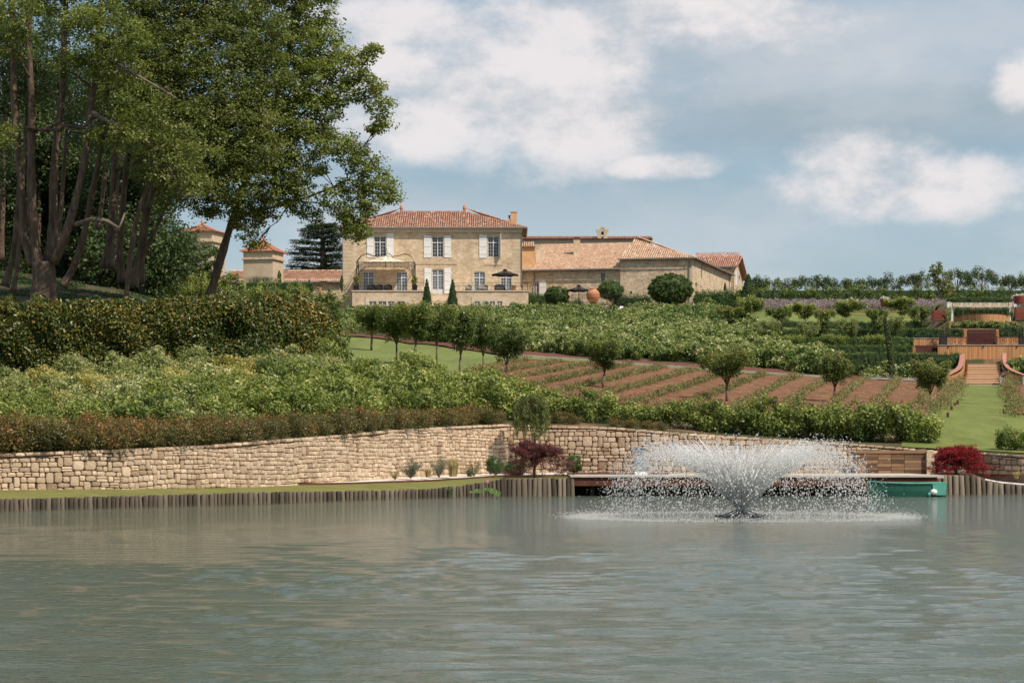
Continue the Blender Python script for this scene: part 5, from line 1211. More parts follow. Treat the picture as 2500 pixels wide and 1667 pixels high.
blades('ornamental_grass', 'pale straw coloured arching grass tuft against the stone wall', 'ornamental grass', 1106, 101, 1163, .78, .42, 'straw', 420, 5, .16)
blades('ornamental_grass', 'small yellow grass tuft between the two silvery shrubs', 'ornamental grass', 1045, 99.5, 1164, .38, .25, 'straw', 160, 6, .1)
blades('ornamental_grass', 'small green grass tuft on the gravel left of the box ball', 'ornamental grass', 1146, 101.5, 1163, .30, .22, 'grassb', 200, 7, .1)
blades('ornamental_grass', 'tiny tan grass tuft on the gravel at the right edge', 'ornamental grass', 2482, 103.3, 1168, .30, .2, 'straw', 150, 8, .08)
blades('ornamental_grass', 'grass tuft growing out between the shore stakes below the lotus', 'ornamental grass', 1098, 94.0, 1209, .30, .16, 'grassb', 120, 9, .1)
for i, (px, Y, t, b, w) in enumerate(((975, 97, 1168, 1176, 14),)): pass

def maple(label, px, Y, ptop, pbase, wpx, mat, seed, px_shift=0, per=70, dens=2.0, skew=0.0):
    rng = np.random.default_rng(seed); s = Y / FPX; H = (pbase - ptop) * s; rx = wpx * s / 2; root = thing('japanese_maple', label, 'tree', (XP(px, Y), Y, ZP(pbase, Y)))
    tk = MB(); C = []
    for k in range(16):
        a = 2 * math.pi * k / 16 + rng.normal() * .15; q = rng.uniform(.35, 1)
        top = Vector((math.cos(a) * rx * q * .6, math.sin(a) * rx * q * .5, H * (.88 - .25 * q * q + .06 * rng.normal())))
        tip = Vector((math.cos(a) * rx * q, math.sin(a) * rx * q * .85, H * (.44 - .42 * q * q + .05 * rng.normal())))
        if skew: tip.x += skew * rx * q; top.x += skew * .5 * rx; tip.z -= .1 * max(0, math.cos(a))
        P = [Vector((0, 0, -.1)), Vector((0, 0, H * .25)), top * .55 + Vector((0, 0, H * .25)), top, tip]
        tk.tube(P, [.06, .055, .035, .022, .008], 5)
        for j in range(int(16 * dens)):
            t = rng.random(); p = (P[2].lerp(top, t * 1.6) if t < .6 else top.lerp(tip, (t - .6) / .4)); C.append((p.x + rng.normal() * rx * .13, p.y + rng.normal() * rx * .13, max(.03, p.z + rng.normal() * H * .05)))
    V, T = leaves(rng, np.array(C), np.tile((.19, .19, .09), (len(C), 1)), per * 2 // 3, .075, .30, up=.7, out=.3, rnd=.6, topw=.15)
    me = bpy.data.meshes.new('trunk'); me.from_pydata(tk.v, [], tk.f); me.materials.append(M['bark']); link('trunk', me, root)
    link('crown', np_mesh('crown', V, np.arange(len(V), dtype=np.int32).reshape(-1, 4), M[mat], tint=T), root)
maple('dark purple lace leaf maple over the tall stakes', 1305, 100.2, 1068, 1163, 196, 'maple_p', 1)
maple('bright red lace leaf maple cascading by the wooden panel', 2335, 103.6, 1084, 1160, 160, 'maple_r', 2, dens=3.2, skew=.12)
def weeping():
    rng = np.random.default_rng(8); Y = 105.5; root = thing('weeping_tree', 'slim weeping tree hanging over the stone wall behind the purple maple', 'tree', tuple(W(1304, 1160, Y)))
    tk = MB(); tk.tube([W(1304, 1160, Y), W(1306, 1080, Y), W(1303, 1020, Y), W(1300, 975, Y)], [.055, .05, .04, .03], 6); C = []; 
    for k in range(36):
        dx = rng.uniform(-1, 1); top = W(1297 + dx * 38, 968 + 26 * dx * dx + rng.uniform(-6, 12), Y + rng.uniform(-.6, .6)); L = rng.uniform(.6, 1.75) * (1.1 if abs(dx) < .7 else .9)
        tk.tube([W(1300, 1000, Y), W(1297 + dx * 20, 970, Y), top, top + Vector((dx * .1, 0, -L))], [.018, .014, .01, .004], 4)
        for j in range(9): C.append(tuple(top + Vector((dx * .1 * j / 9 + rng.normal() * .05, rng.normal() * .05, -L * j / 8.5))))
        C.append(tuple(W(1298 + dx * 25, 975, Y)))
    V, T = leaves(rng, np.array(C), np.tile((.10, .10, .14), (len(C), 1)), 30, .10, .32, drop=.9); V -= np.array(ORIG[root.name])
    tk.build('trunk', M['bark'], root); link('crown', np_mesh('crown', V, np.arange(len(V), dtype=np.int32).reshape(-1, 4), M['weep'], tint=T), root)
weeping()
# lotus at the stakes
def lotus():
    root = thing('lotus_plant', 'lotus with broad leaves and one pink flower in front of the shore stakes', 'lotus', tuple(W(1180, 1216, 93)))
    for i, (px, py, rr, tilt) in enumerate(((1168, 1198, .17, .5), (1190, 1194, .15, .45), (1203, 1198, .16, .7), (1214, 1204, .14, .9), (1154, 1201, .12, .4))):
        c = W(px, py, 92.6 + i * .12); mb = MB(); n = 12; vs = [(0, 0, -.03)] + [(rr * math.cos(6.283 * k / n) * (1 + .08 * math.sin(k * 2.5)), rr * math.sin(6.283 * k / n), .02 * math.sin(k * 1.7)) for k in range(n)]
        ct, st = math.cos(tilt), math.sin(tilt); vs = [(x + c.x, y * ct + z * st * -1 + c.y, y * st + z * ct + c.z) for x, y, z in vs]
        mb.add(vs, [(0, 1 + k, 1 + (k + 1) % n) for k in range(n)], t=.3 + .15 * i); o = mb.build('leaf', M['lotus'], root, tint=True)
        sm = MB(); sm.tube([tuple(c), tuple(W(px - 3, 1216, 92.8))], [.012, .012], 5); sm.build('stalk', M['lotus'], root)
    mb = MB(); c = W(1189, 1176, 92.8); mb.tube([tuple(W(1188, 1214, 92.8)), tuple(c)], [.01, .01], 5); mb.build('stalk', M['lotus'], root)
    rng = np.random.default_rng(1); V, T = leaves(rng, np.array([c]), np.array([[.06, .06, .05]]), 26, .14, .5, up=.1, out=.9, rnd=.3); V -= np.array(ORIG[root.name])
    link('flower', np_mesh('flower', V, np.arange(len(V), dtype=np.int32).reshape(-1, 4), M['pink_flower'], tint=T), root)
lotus()
# ------------------------------------------------------------------ building helpers
def tile_roof(mb, poly, up, sp=.26, tl=.36, seed=1, lift=.0, hgt=.5):
    """barrel tiles in columns running along 'up' on the convex planar polygon poly (first edge = eave)"""
    r = random.Random(seed); P = [Vector(p) for p in poly]; o = P[0]; a = (P[1] - P[0]).normalized(); up = Vector(up)
    n = a.cross(up - a * up.dot(a)).normalized()
    if n.z < 0: n = -n
    s = n.cross(a).normalized()
    if s.z < 0: s = -s
    Q = [((p - o).dot(a), (p - o).dot(s)) for p in P]; A0, A1 = min(q[0] for q in Q), max(q[0] for q in Q)
    mb.add([p - n * .02 for p in P], [tuple(range(len(P)))], 0.0)  # bed under the tiles tinted near black, valley shade put into the colour
    c = A0 + sp / 2; rad = sp * .42
    while c < A1:
        hit = []
        for i in range(len(Q)):
            (x0, y0), (x1, y1) = Q[i], Q[(i + 1) % len(Q)]
            if (x0 - c) * (x1 - c) <= 0 and abs(x1 - x0) > 1e-6: hit.append(y0 + (y1 - y0) * (c - x0) / (x1 - x0))
        if len(hit) >= 2:
            s0, s1 = min(hit) - lift, max(hit); k = s0
            while k < s1 - .05:
                e = min(k + tl + .04, s1); t = min(1, max(0, r.gauss(.52, .12))); 
                if r.random() < .05: t = .97
                vs = []; j = r.uniform(-.012, .012)
                for ss, rr, h in ((k, rad * 1.05, .03), (e, rad * .9, .0)):
                    for q in range(5):
                        an = math.pi * q / 4; vs.append(o + a * (c + j - rr * math.cos(an)) + s * ss + n * (h + rr * hgt * 1.35 * math.sin(an)))
                mb.add(vs, [(q, q + 1, 6 + q, 5 + q) for q in range(4)] + [(4, 3, 2, 1, 0)], t)
                k += tl
        c += sp
    return n
def ridge(mb, a, b, r=.13, seed=1):
    a, b = Vector(a), Vector(b); n = max(1, int((b - a).length / .4)); rr = random.Random(seed)
    for i in range(n):
        p, q = a.lerp(b, i / n), a.lerp(b, (i + 1.08) / n); mb.tube([p, q], [r * 1.05, r * .9], 7, t=min(1, max(0, rr.gauss(.5, .18))), cap=True)
def facade(mb, fr, u0, u1, w0, w1, holes, depth=.28, v=0.0, arch=.16):
    us = sorted({u0, u1} | {h[0] for h in holes} | {h[1] for h in holes}); ws = sorted({w0, w1} | {h[2] for h in holes} | {h[3] for h in holes})
    for i in range(len(us) - 1):
        for j in range(len(ws) - 1):
            cu, cw = (us[i] + us[i + 1]) / 2, (ws[j] + ws[j + 1]) / 2
            if any(h[0] < cu < h[1] and h[2] < cw < h[3] for h in holes): continue
            mb.quad(fr(us[i], v, ws[j]), fr(us[i + 1], v, ws[j]), fr(us[i + 1], v, ws[j + 1]), fr(us[i], v, ws[j + 1]))
    for a, b, c, d in holes:
        mb.quad(fr(a, v, c), fr(a, v, d), fr(a, v + depth, d), fr(a, v + depth, c)); mb.quad(fr(b, v, d), fr(b, v, c), fr(b, v + depth, c), fr(b, v + depth, d))
        mb.quad(fr(a, v, d), fr(b, v, d), fr(b, v + depth, d), fr(a, v + depth, d)); mb.quad(fr(b, v, c), fr(a, v, c), fr(a, v + depth, c), fr(b, v + depth, c))
        if arch:
            n = 8; P = [(a + (b - a) * k / n, d - arch * ((2 * k / n - 1) ** 2)) for k in range(n + 1)]
            for k in range(n): mb.add([fr(P[k][0], v + .002, P[k][1]), fr(P[k + 1][0], v + .002, P[k + 1][1]), fr(P[k + 1][0], v + .002, d), fr(P[k][0], v + .002, d), fr(P[k][0], v + .12, P[k][1]), fr(P[k + 1][0], v + .12, P[k + 1][1])], [(0, 1, 2, 3), (1, 0, 4, 5)])
def window(parent, fr, u0, u1, w0, w1, cols=4, rows=4, transom=.66, v=.10, glass='glass', name='window', panel=0.0, trows=2, mat='white_f', casing=.07, label=None):
    mb = MB(); bx = lambda a, b, c, d, va, vb: mb.box(a, b, va, vb, c, d, fr)
    t = casing; bx(u0, u0 + t, w0, w1, v, v + .1); bx(u1 - t, u1, w0, w1, v, v + .1); bx(u0 + t, u1 - t, w1 - t - .06, w1, v, v + .1); bx(u0 + t, u1 - t, w0, w0 + t, v, v + .1)
    um = (u0 + u1) / 2; wt = w0 + (w1 - w0) * transom if transom else w1
    if cols > 2: bx(um - .055, um + .055, w0 + t, w1 - t - .06, v - .02, v + .1)
    if transom: bx(u0 + t, um - .055, wt - .05, wt + .05, v - .01, v + .1); bx(um + .055, u1 - t, wt - .05, wt + .05, v - .01, v + .1)
    if panel: bx(u0 + t, um - .055, w0 + t, w0 + panel, v + .01, v + .08); bx(um + .055, u1 - t, w0 + t, w0 + panel, v + .01, v + .08)
    zones = [(w0 + t + panel, wt - (.05 if transom else t + .06), rows)] + ([(wt + .05, w1 - t - .06, trows)] if transom else [])
    m = .026
    for a, b, n in zones:
        for k in range(1, n): z = a + (b - a) * k / n; bx(u0 + t, um - .055, z - m / 2, z + m / 2, v + .03, v + .07); bx(um + .055, u1 - t, z - m / 2, z + m / 2, v + .03, v + .07)
        for c, d in ((u0 + t, um - .055), (um + .055, u1 - t)):
            for k in range(1, cols // 2): x = c + (d - c) * k / (cols // 2); bx(x - m / 2, x + m / 2, a, b, v + .035, v + .075)
    o = mb.build(name, M[mat], parent)
    if label: o['label'] = label
    g = MB(); g.quad(fr(u0, v + .085, w0), fr(u1, v + .085, w0), fr(u1, v + .085, w1), fr(u0, v + .085, w1)); g.build('pane', M[glass], o)
    return o
def shutter(parent, fr, u0, u1, w0, w1, slope=0.0, label=None):
    mb = MB(); pts = [fr(u0, -.07, w0), fr(u1, -.07, w0), fr(u1, -.07, w1 - max(0, slope)), fr(u0, -.07, w1 - max(0, -slope))]
    d = Vector(fr(0, .05, 0)) - Vector(fr(0, 0, 0)); mb.prism(pts, d)
    for q in (.18, .5, .8): z = w0 + (w1 - w0) * q; mb.box(u0 + .03, u1 - .03, -.095, -.07, z - .05, z + .05, fr)
    o = mb.build('shutter', M['white'], parent)
    if label: o['label'] = label
    return o
def pipe(parent, pts, r=.05, name='downpipe', mat='zinc'):
    MB().tube(pts, r, 6).build(name, M[mat], parent)

# ------------------------------------------------------------------ the manor house
def manor():
    fr = frame(-20.6, 300, 0, 0); root = thing('manor_house', 'two storey limestone manor with hipped red tile roof and white shutters', 'house', (-9.8, 300, 18.9))
    U1 = 21.75; z0, ze = 18.9, 28.85; D = 12.0
    holes = [(3.8, 5.2, 25.45, 28.0), (10.85, 12.2, 25.4, 27.95), (17.65, 19.0, 25.4, 27.95), (2.4, 3.75, 20.95, 23.65), (6.45, 7.8, 20.95, 23.65), (10.85, 12.25, 20.95, 23.95), (15.95, 17.3, 20.95, 23.65), (19.2, 20.55, 20.95, 23.65)]
    w = MB(); facade(w, fr, 0, U1, z0, ze, holes)
    for u in (0, U1): w.quad(fr(u, 0, z0), fr(u, D, z0), fr(u, D, ze), fr(u, 0, ze))
    w.quad(fr(0, D, z0), fr(U1, D, z0), fr(U1, D, ze), fr(0, D, ze)); w.build('wall', M['limestone'], root)
    q = MB(); r = random.Random(3); z = z0; k = 0                      # dressed quoins and surrounds, a little proud
    for u0, u1 in ((-.02, 1.15), (U1 - 1.15, U1 + .02)):
        z = 20.9
        while z < ze - .3:
            a = r.uniform(-.12, .12); q.box(u0, u1 + (a if u0 < 0 else 0), -.018, .01, z + .01, z + .43, fr) if u0 < 0 else q.box(u0 + a, u1, -.018, .01, z + .01, z + .43, fr); z += .45
    for a, b, c, d in holes:
        q.box(a - .28, a, -.025, .01, c, d + .28, fr); q.box(b, b + .28, -.025, .01, c, d + .28, fr); q.box(a - .001, b + .001, -.024, .01, d, d + .28, fr)
    q.box(8.9, 13.9, -.06, .01, 24.55, 24.68, fr); q.box(9.5, 13.3, -.05, .01, 24.68, 24.86, fr); q.box(17.3, 19.5, -.06, .01, 24.45, 24.58, fr); q.box(17.6, 19.2, -.05, .01, 24.58, 24.75, fr)
    q.build('dressed_stone', M['limestone_l'], root)['kind'] = 'stuff'
    c = MB(); c.box(-.1, U1 + .1, -.25, 0, ze - .42, ze - .05, fr); c.box(-.2, U1 + .2, -.45, 0, ze - .05, ze + .06, fr); c.build('cornice', M['cream'], root)
    oh = .6; e0, e1 = -oh, U1 + oh; zr = 31.45; ru0, ru1 = 6.85, 14.7; ym = D / 2; ez = ze + .12
    A, B, C_, D_ = fr(e0, -oh, ez), fr(e1, -oh, ez), fr(e1, D + oh, ez), fr(e0, D + oh, ez); R0, R1 = fr(ru0, ym, zr), fr(ru1, ym, zr)
    rf = MB(); tile_roof(rf, [A, B, R1, R0], (0, 1, .4), .27, .38, 1); tile_roof(rf, [B, C_, R1], (-1, 0, .4), .27, .38, 2); tile_roof(rf, [D_, A, R0], (1, 0, .4), .27, .38, 3); rf.add([C_, D_, R0, R1], [(0, 1, 2, 3)], .4)
    for a, b in ((R0, R1), (A, R0), (B, R1), (C_, R1), (D_, R0)): ridge(rf, a, b, .15, 4)
    ro = rf.build('roof', M['tile'], root, tint=True)
    so = MB(); so.quad(fr(e0, -oh, ez - .06), fr(e1, -oh, ez - .06), fr(e1, D + oh, ez - .06), fr(e0, D + oh, ez - .06)); so.build('soffit', M['panel'], ro)
    for p, nm in ((R0, 0), (R1, 0)):
        f = MB(); f.lathe(p, [(.16, .0), (.2, .12), (.13, .2), (.2, .35), (.24, .55), (.16, .8), (.04, 1.02)], 10); f.build('finial', M['terracotta'], ro, smooth=True)
    ch = MB(); ch.box(20.45, 21.2, 3.2, 4.0, 29.0, 31.2, fr); ch.box(20.4, 21.25, 3.15, 4.05, 31.2, 31.3, fr); ch.box(20.1, 20.45, 3.3, 3.9, 29.0, 30.4, fr); cho = ch.build('chimney', M['ochre_r'], ro)
    cp = MB(); cp.tube([fr(20.27, 3.6, 30.4), fr(20.27, 3.6, 30.75)], .1, 8); cp.box(20.1, 20.45, 3.4, 3.8, 30.75, 30.82, fr); cp.build('cowl', M['iron'], ro)
    g = MB(); g.tube([fr(e0, -oh - .09, ez - .03), fr(e1, -oh - .09, ez - .03)], .085, 7); g.tube([fr(e1 + .08, -oh, ez - .03), fr(e1 + .08, D + oh, ez - .03)], .085, 7); g.tube([fr(e0 - .08, -oh, ez - .03), fr(e0 - .08, D + oh, ez - .03)], .085, 7); g.build('gutter', M['zinc'], root)
    pipe(root, [fr(U1 + .3, -.5, ez - .1), fr(U1 + .05, -.12, ez - .6), fr(U1 + .05, -.12, 22.2), fr(U1 + .2, -.15, 21.9)]); pipe(root, [fr(e0, -.5, ez - .1), fr(-.07, -.12, ez - .8), fr(-.07, -.12, 21)])
    for i, h in enumerate(holes):
        a, b, c_, d = h
        if i < 3: window(root, fr, a, b, c_, d, 4, 4, .70, glass='glass')
        elif i == 5: window(root, fr, a, b, c_, d, 4, 5, .74, glass='glass_c', name='door', panel=.55, label='white glazed double door at the head of the steps')
        else: window(root, fr, a, b, c_, d, 4, 5, .72, glass='glass_c', name='french_window')
    for u0, u1, a, b, s in ((2.9, 3.7, 25.4, 28.3, .12), (5.3, 6.15, 25.4, 28.4, -.12), (9.85, 10.75, 25.35, 28.1, .1), (12.35, 13.15, 25.35, 28.1, -.1), (16.6, 17.5, 25.3, 28.2, .12), (9.9, 10.75, 20.95, 24.15, .12), (12.35, 13.15, 20.95, 24.15, -.12)): shutter(root, fr, u0, u1, a, b, s)
    mb = MB(); mb.prism([fr(19.08, -.02, 25.35), fr(19.22, -.75, 25.35), fr(19.22, -.75, 28.2), fr(19.08, -.02, 28.1)], (.06, 0, 0)); mb.build('shutter', M['white'], root)['label'] = 'shutter standing open edge on'
manor()

# ------------------------------------------------------------------ manor terrace, steps, railings
def scroll(mb, fr, u0, u1, w0, w1, v=0, r=.014, step=.62):
    """wrought scroll railing"""
    mb.tube([fr(u0, v, w1), fr(u1, v, w1)], r * 1.5, 5); mb.tube([fr(u0, v, w0 + .05), fr(u1, v, w0 + .05)], r * 1.2, 5)
    n = max(1, int((u1 - u0) / step)); d = (u1 - u0) / n; H = w1 - w0
    for i in range(n):
        c = u0 + d * (i + .5)
        for sg in (-1, 1):
            P = []
            for k in range(15):
                t = k / 14; a = t * 2.6 * math.pi; rr = (1 - t * .82) * min(d * .26, H * .30); P.append(fr(c + sg * (d * .24 + 0) - sg * rr * math.cos(a), v, w0 + .05 + H * .52 + rr * math.sin(a) * 1.15))
            mb.tube(P, r, 4, cap=False)
        mb.tube([fr(c, v, w0 + .05), fr(c, v, w1)], r, 4, cap=False)
        mb.tube([fr(c - d / 2, v, w0 + .07), fr(c - d * .25, v, w0 + .05 + H * .2), fr(c, v, w0 + .07)], r, 4, cap=False)
    m = max(1, int((u1 - u0) / 2.6))
    for i in range(m + 1): u = u0 + (u1 - u0) * i / m; mb.tube([fr(u, v, w0), fr(u, v, w1 + .1)], r * 2.2, 5)
def terrace():
    f = frame(0, 294, 0, 0); s = 294 / FPX; X = lambda px: (px - 1250) * s; Z = lambda py: ZP(py, 294)
    for lab, a, b, hol, surr in (('pale stone terrace block with basement windows left of the manor steps', 860, 1048, [(901, 919), (924, 943), (947, 963), (970, 988)], (892, 1000)),
                                 ('pale stone terrace block with basement windows right of the manor steps', 1103, 1290, [(1159, 1171), (1178, 1190), (1196, 1208), (1214, 1226)], (1151, 1236))):
        root = thing('terrace', lab, 'terrace', (X((a + b) / 2), 294, 18.9)); zt = Z(709)
        H = [(X(p), X(q), Z(746), Z(735.5)) for p, q in hol]; w = MB(); facade(w, f, X(a), X(b), 18.0, zt - .12, H, .2, arch=0)
        for u in (X(a), X(b)): w.quad(f(u, 0, 18), f(u, 5.9, 18), f(u, 5.9, zt - .12), f(u, 0, zt - .12))
        w.build('wall', M['limestone'], root); c = MB(); c.box(X(a) - .08, X(b) + .08, -.1, 5.95, zt - .12, zt, f); c.build('coping', M['cream'], root)
        q = MB(); u0, u1 = X(surr[0]), X(surr[1]); zl = Z(725)
        q.box(u0, u1, -.05, 0, Z(735.5), zl, f); q.box(u0, X(hol[0][0]), -.05, 0, Z(747), Z(735.5), f); q.box(X(hol[-1][1]), u1, -.05, 0, Z(747), Z(735.5), f)
        for k in range(3): q.box(X(hol[k][1]), X(hol[k + 1][0]), -.05, 0, Z(747), Z(735.5), f)
        q.build('window_surround', M['cream'], root)
        for h in H: window(root, f, h[0], h[1], h[2], h[3], 4, 2, 0, v=.05, casing=.05)
        rl = MB(); scroll(rl, f, X(a if a > 900 else 862), X(b) - .1, zt, zt + .93, .12, .013, .55); rl.build('railing', M['iron'], root)
    root = thing('terrace', 'set back left end of the manor terrace wall with darker joint', 'terrace', (X(838), 296, 18.9)); w = MB(); w.box(X(800), X(860) - .02, 1.6, 5.9, 17.5, Z(711), f); w.build('wall', M['limestone'], root)
    rl = MB(); scroll(rl, f, X(838), X(860), Z(711), Z(711) + .9, 1.7, .013, .55); rl.build('railing', M['iron'], root)
    root = thing('stone_steps', 'cream stone steps leading down from the manor door', 'steps', (X(1075), 294, 18.9)); n = 8; zt = Z(718.5)
    for k in range(n):
        a = zt - (k + 1) * .19; MB().box(X(1054) - k * .03, X(1097) + k * .03, 3.4 - .34 * (k + 1), 3.4 - .34 * k + .03, a, a + .19, f).build('step', M['cream'], root)
    MB().box(X(1048), X(1103), 3.43, 5.98, 18.5, zt, f).build('landing', M['cream'], root)
    for a, b in ((1048, 1054), (1097, 1103)):
        MB().box(X(a) + .02, X(b) - .02, -.6, 3.4, 18.2, zt - .4, f).build('cheek_wall', M['cream'], root)
    for lab, a, b in (('dark low coping wall under the manor terrace', 815, 1392), ):
        y = 289; root = thing('garden_wall', lab, 'low wall', (XP(1100, y), y, 18)); MB().box(XP(a, y), XP(b, y), y, y + .3, 17.2, ZP(747.5, y)).build('wall', M['black_pot'], root)
    # pots, chairs, tables on the terrace
    fz = Z(709)
    for px, lab in ((869, 'black square planter with clipped shrub on the left of the iron canopy'), (1012, 'black square planter with clipped shrub on the right of the iron canopy')):
        r = thing('planter', lab, 'planter', (X(px), 294.6, fz)); mb = MB(); x = X(px); mb.add([(x - .26, 294.3, fz), (x + .26, 294.3, fz), (x + .26, 294.85, fz), (x - .26, 294.85, fz), (x - .33, 294.23, fz + .68), (x + .33, 294.23, fz + .68), (x + .33, 294.92, fz + .68), (x - .33, 294.92, fz + .68)], [(3, 2, 1, 0), (4, 5, 6, 7), (0, 1, 5, 4), (1, 2, 6, 5), (2, 3, 7, 6), (3, 0, 4, 7)]); mb.build('pot', M['black_pot'], r)
        rng = np.random.default_rng(px); C = in_ell(rng, 34, (x, 294.6, fz + 1.3), (.4, .35, .62), .3); C[:, 0] = x + (C[:, 0] - x) * (1.25 - .3 * (C[:, 2] - fz)); V, T = leaves(rng, C, np.full((34, 3), .15), 60, .085, .55, tbase=.5, topw=.3); V -= np.array(ORIG[r.name])
        link('shrub', np_mesh('shrub', V, np.arange(len(V), dtype=np.int32).reshape(-1, 4), M['fresh'], tint=T), r)
    def armchair(px, lab, mat, w=.42, dz=.0):
        y = 295.6; x = X(px); r = thing('garden_chair', lab, 'chair', (x, y, fz)); mb = MB(); P = []
        for k in range(9):
            a = math.pi * k / 8; P.append((x + w * math.cos(a), y + .45 * math.sin(a), 0))
        vs = []; 
        for k, p in enumerate(P): h = .62 + .26 * math.sin(math.pi * k / 8) + dz; vs += [(p[0], p[1], fz + .15), (p[0], p[1], fz + h), (x + (p[0] - x) * .82, y + (p[1] - y) * .82, fz + h), (x + (p[0] - x) * .82, y + (p[1] - y) * .82, fz + .15)]
        fs = []
        for k in range(8): a = k * 4; fs += [(a, a + 4, a + 5, a + 1), (a + 1, a + 5, a + 6, a + 2), (a + 2, a + 6, a + 7, a + 3)]
        mb.add(vs, fs); mb.build('backrest', M[mat], r, smooth=False); MB().box(x - w * .85, x + w * .85, y - .35, y + .3, fz + .28, fz + .46).build('seat', M[mat], r)
        for sx in (-1, 1):
            for yy in (-.3, .3): MB().box(x + sx * w * .7 - .02, x + sx * w * .7 + .02, y + yy - .02, y + yy + .02, fz, fz + .28).build('leg', M['iron'], r)
    for px, lab in ((905, 'dark wicker chair under the canopy, left one'), (924, 'dark wicker chair under the middle of the canopy'), (946, 'dark wicker chair under the canopy, right one')): armchair(px, lab, 'iron', .5)
    for px, lab, w in ((1138, 'small pale woven chair left on the right terrace'), (1176, 'large rounded pale woven sofa left of the parasol'), (1217, 'large rounded pale woven sofa under the parasol')) and ((1143, 'small pale woven chair left on the right terrace', .4), (1178, 'large rounded pale woven sofa left of the parasol', .62), (1219, 'large rounded pale woven sofa under the parasol', .62)): armchair(px, lab, 'concrete', w)
    r = thing('flower_pot', 'terracotta pot with green plant right of the sofas on the terrace', 'flower pot', (X(1254), 294.5, fz)); mb = MB(); mb.lathe((X(1254), 294.5, fz), [(.2, 0), (.3, .3), (.34, .34)], 12); mb.build('pot', M['terracotta'], r)
    rng = np.random.default_rng(5); V, T = leaves(rng, np.array([[X(1254), 294.5, fz + .5]]), np.array([[.4, .3, .22]]), 200, .1); V -= np.array(ORIG[r.name]); link('plant', np_mesh('plant', V, np.arange(len(V), dtype=np.int32).reshape(-1, 4), M['fresh'], tint=T), r)
    r = thing('flower_pot', 'small terracotta pot with ball shrub left of the manor house', 'flower pot', (X(777), 296, ZP(710, 296))); mb = MB(); mb.lathe((X(777), 296, ZP(711, 296)), [(.2, 0), (.28, .45), (.32, .5)], 12); mb.build('pot', M['terracotta'], r)
    V, T = leaves(rng, np.array([[X(777), 296, ZP(694, 296)]]), np.array([[.5, .4, .42]]), 500, .09); V -= np.array(ORIG[r.name]); link('plant', np_mesh('plant', V, np.arange(len(V), dtype=np.int32).reshape(-1, 4), M['dark'], tint=T), r)
terrace()

def iron_canopy():
    y0, y1 = 296.2, 299.9; s = y0 / FPX; X = lambda px: (px - 1250) * s; Z = lambda py: ZP(py, y0); fr = frame(0, y0, 0, 0)
    root = thing('iron_canopy', 'wrought iron canopy with cream cloth top over the left terrace', 'canopy', (X(941), y0, Z(709)))
    a, b = X(871), X(1011); fz = Z(708); zt = Z(639)
    for x in (a, b):
        for v in (0, 3.5): p = MB(); p.box(x - .05, x + .05, v - .05, v + .05, fz, zt, fr); p.build('post', M['iron'], root)
    fz1, fz0 = Z(640), Z(645); gz1, gz0 = Z(647), Z(653); f = MB()
    scroll(f, fr, a, b, fz0, fz1, 0, .018, .42); scroll(f, fr, a, b, gz0, gz1, 0, .02, .42)
    for x in (a, b):
        g = lambda u, v, w, x=x: (x, y0 + u, w); scroll(f, g, 0, 3.5, gz0, gz1, 0, .018, .42); f.tube([(x, y0, zt), (x, y0 + 3.5, zt)], .04, 5)
        sg = 1 if x == a else -1
        for q in range(4): f.tube([fr(x, 0, Z(675) + .25 * q), fr(x + sg * .35, 0, Z(662) + .12 * q), fr(x + sg * (.9 + .25 * q), 0, gz0)], .022, 5)
        for q in range(3):
            P = [fr(x + sg * (.28 + .3 * q) + .14 * math.cos(t * .7) * (1 - t / 14), 0, Z(667) + .28 * q + .14 * math.sin(t * .7) * (1 - t / 14)) for t in range(12)]; f.tube(P, .018, 4)
    f.build('frieze', M['iron'], root)
    bars = MB(); c = (a + b) / 2
    for v in (0, .7, 1.4):
        for sg in (-1, 1):
            e = a if sg < 0 else b; rise = .0 if v == 0 else .12 * v
            P = [(e, v, zt), (e - sg * .15, v, zt + .35), (e - sg * .6, v, Z(625) + .1 + rise), (e - sg * 1.2, v, Z(621.5) + .05 + rise), (e - sg * 1.9, v, Z(625) + rise), (e - sg * 2.6, v, Z(627) + rise), (c + sg * .35, v * .8 + .3, Z(622) + .2)]
            Q = [];
            for i in range(len(P) - 1):
                for t in (0, .33, .66): Q.append(fr(*[P[i][k] + (P[i + 1][k] - P[i][k]) * t for k in range(3)]))
            Q.append(fr(*P[-1])); bars.tube(Q, .028, 5)
    for sg in (-1, 1):
        P = [fr(c + sg * (.12 + .35 * (1 - t / 12) * abs(math.cos(t * .5))), .4, Z(622) + .12 * t * .6) for t in range(12)]; bars.tube(P, .025, 4)
    bars.tube([fr(c, .4, Z(624)), fr(c, .4, Z(612)), fr(c, .4, Z(604))], [.06, .04, .015], 6); bars.build('crown_bar', M['iron'], root)
    cl = MB(); ap = fr(c, 1.75, Z(620)); A, B, C_, D_ = fr(X(884), .1, zt + .02), fr(X(996), .1, zt + .02), fr(X(996), 3.4, zt + .02), fr(X(884), 3.4, zt + .02); n = 6
    for p, q in ((A, B), (B, C_), (C_, D_), (D_, A)):
        p, q = Vector(p), Vector(q); apv = Vector(ap)
        for i in range(n):
            for j in range(4):
                def P(i_, j_):
                    t = j_ / 4; e = p.lerp(q, i_ / n); r_ = e.lerp(apv, t); r_.z -= .16 * math.sin(math.pi * t); return r_
                cl.quad(P(i, j), P(i + 1, j), P(i + 1, j + 1), P(i, j + 1))
    cl.build('cloth_top', M['cream_cloth'], root)
    sp = MB()
    for px in (888, 910, 925, 955, 972, 993): sp.tube([fr(X(px), .08, zt + .04), fr(c + (X(px) - c) * .45, .95, zt + .42), tuple(ap)], .014, 4)
    sp.build('rib', M['iron'], root)
iron_canopy()

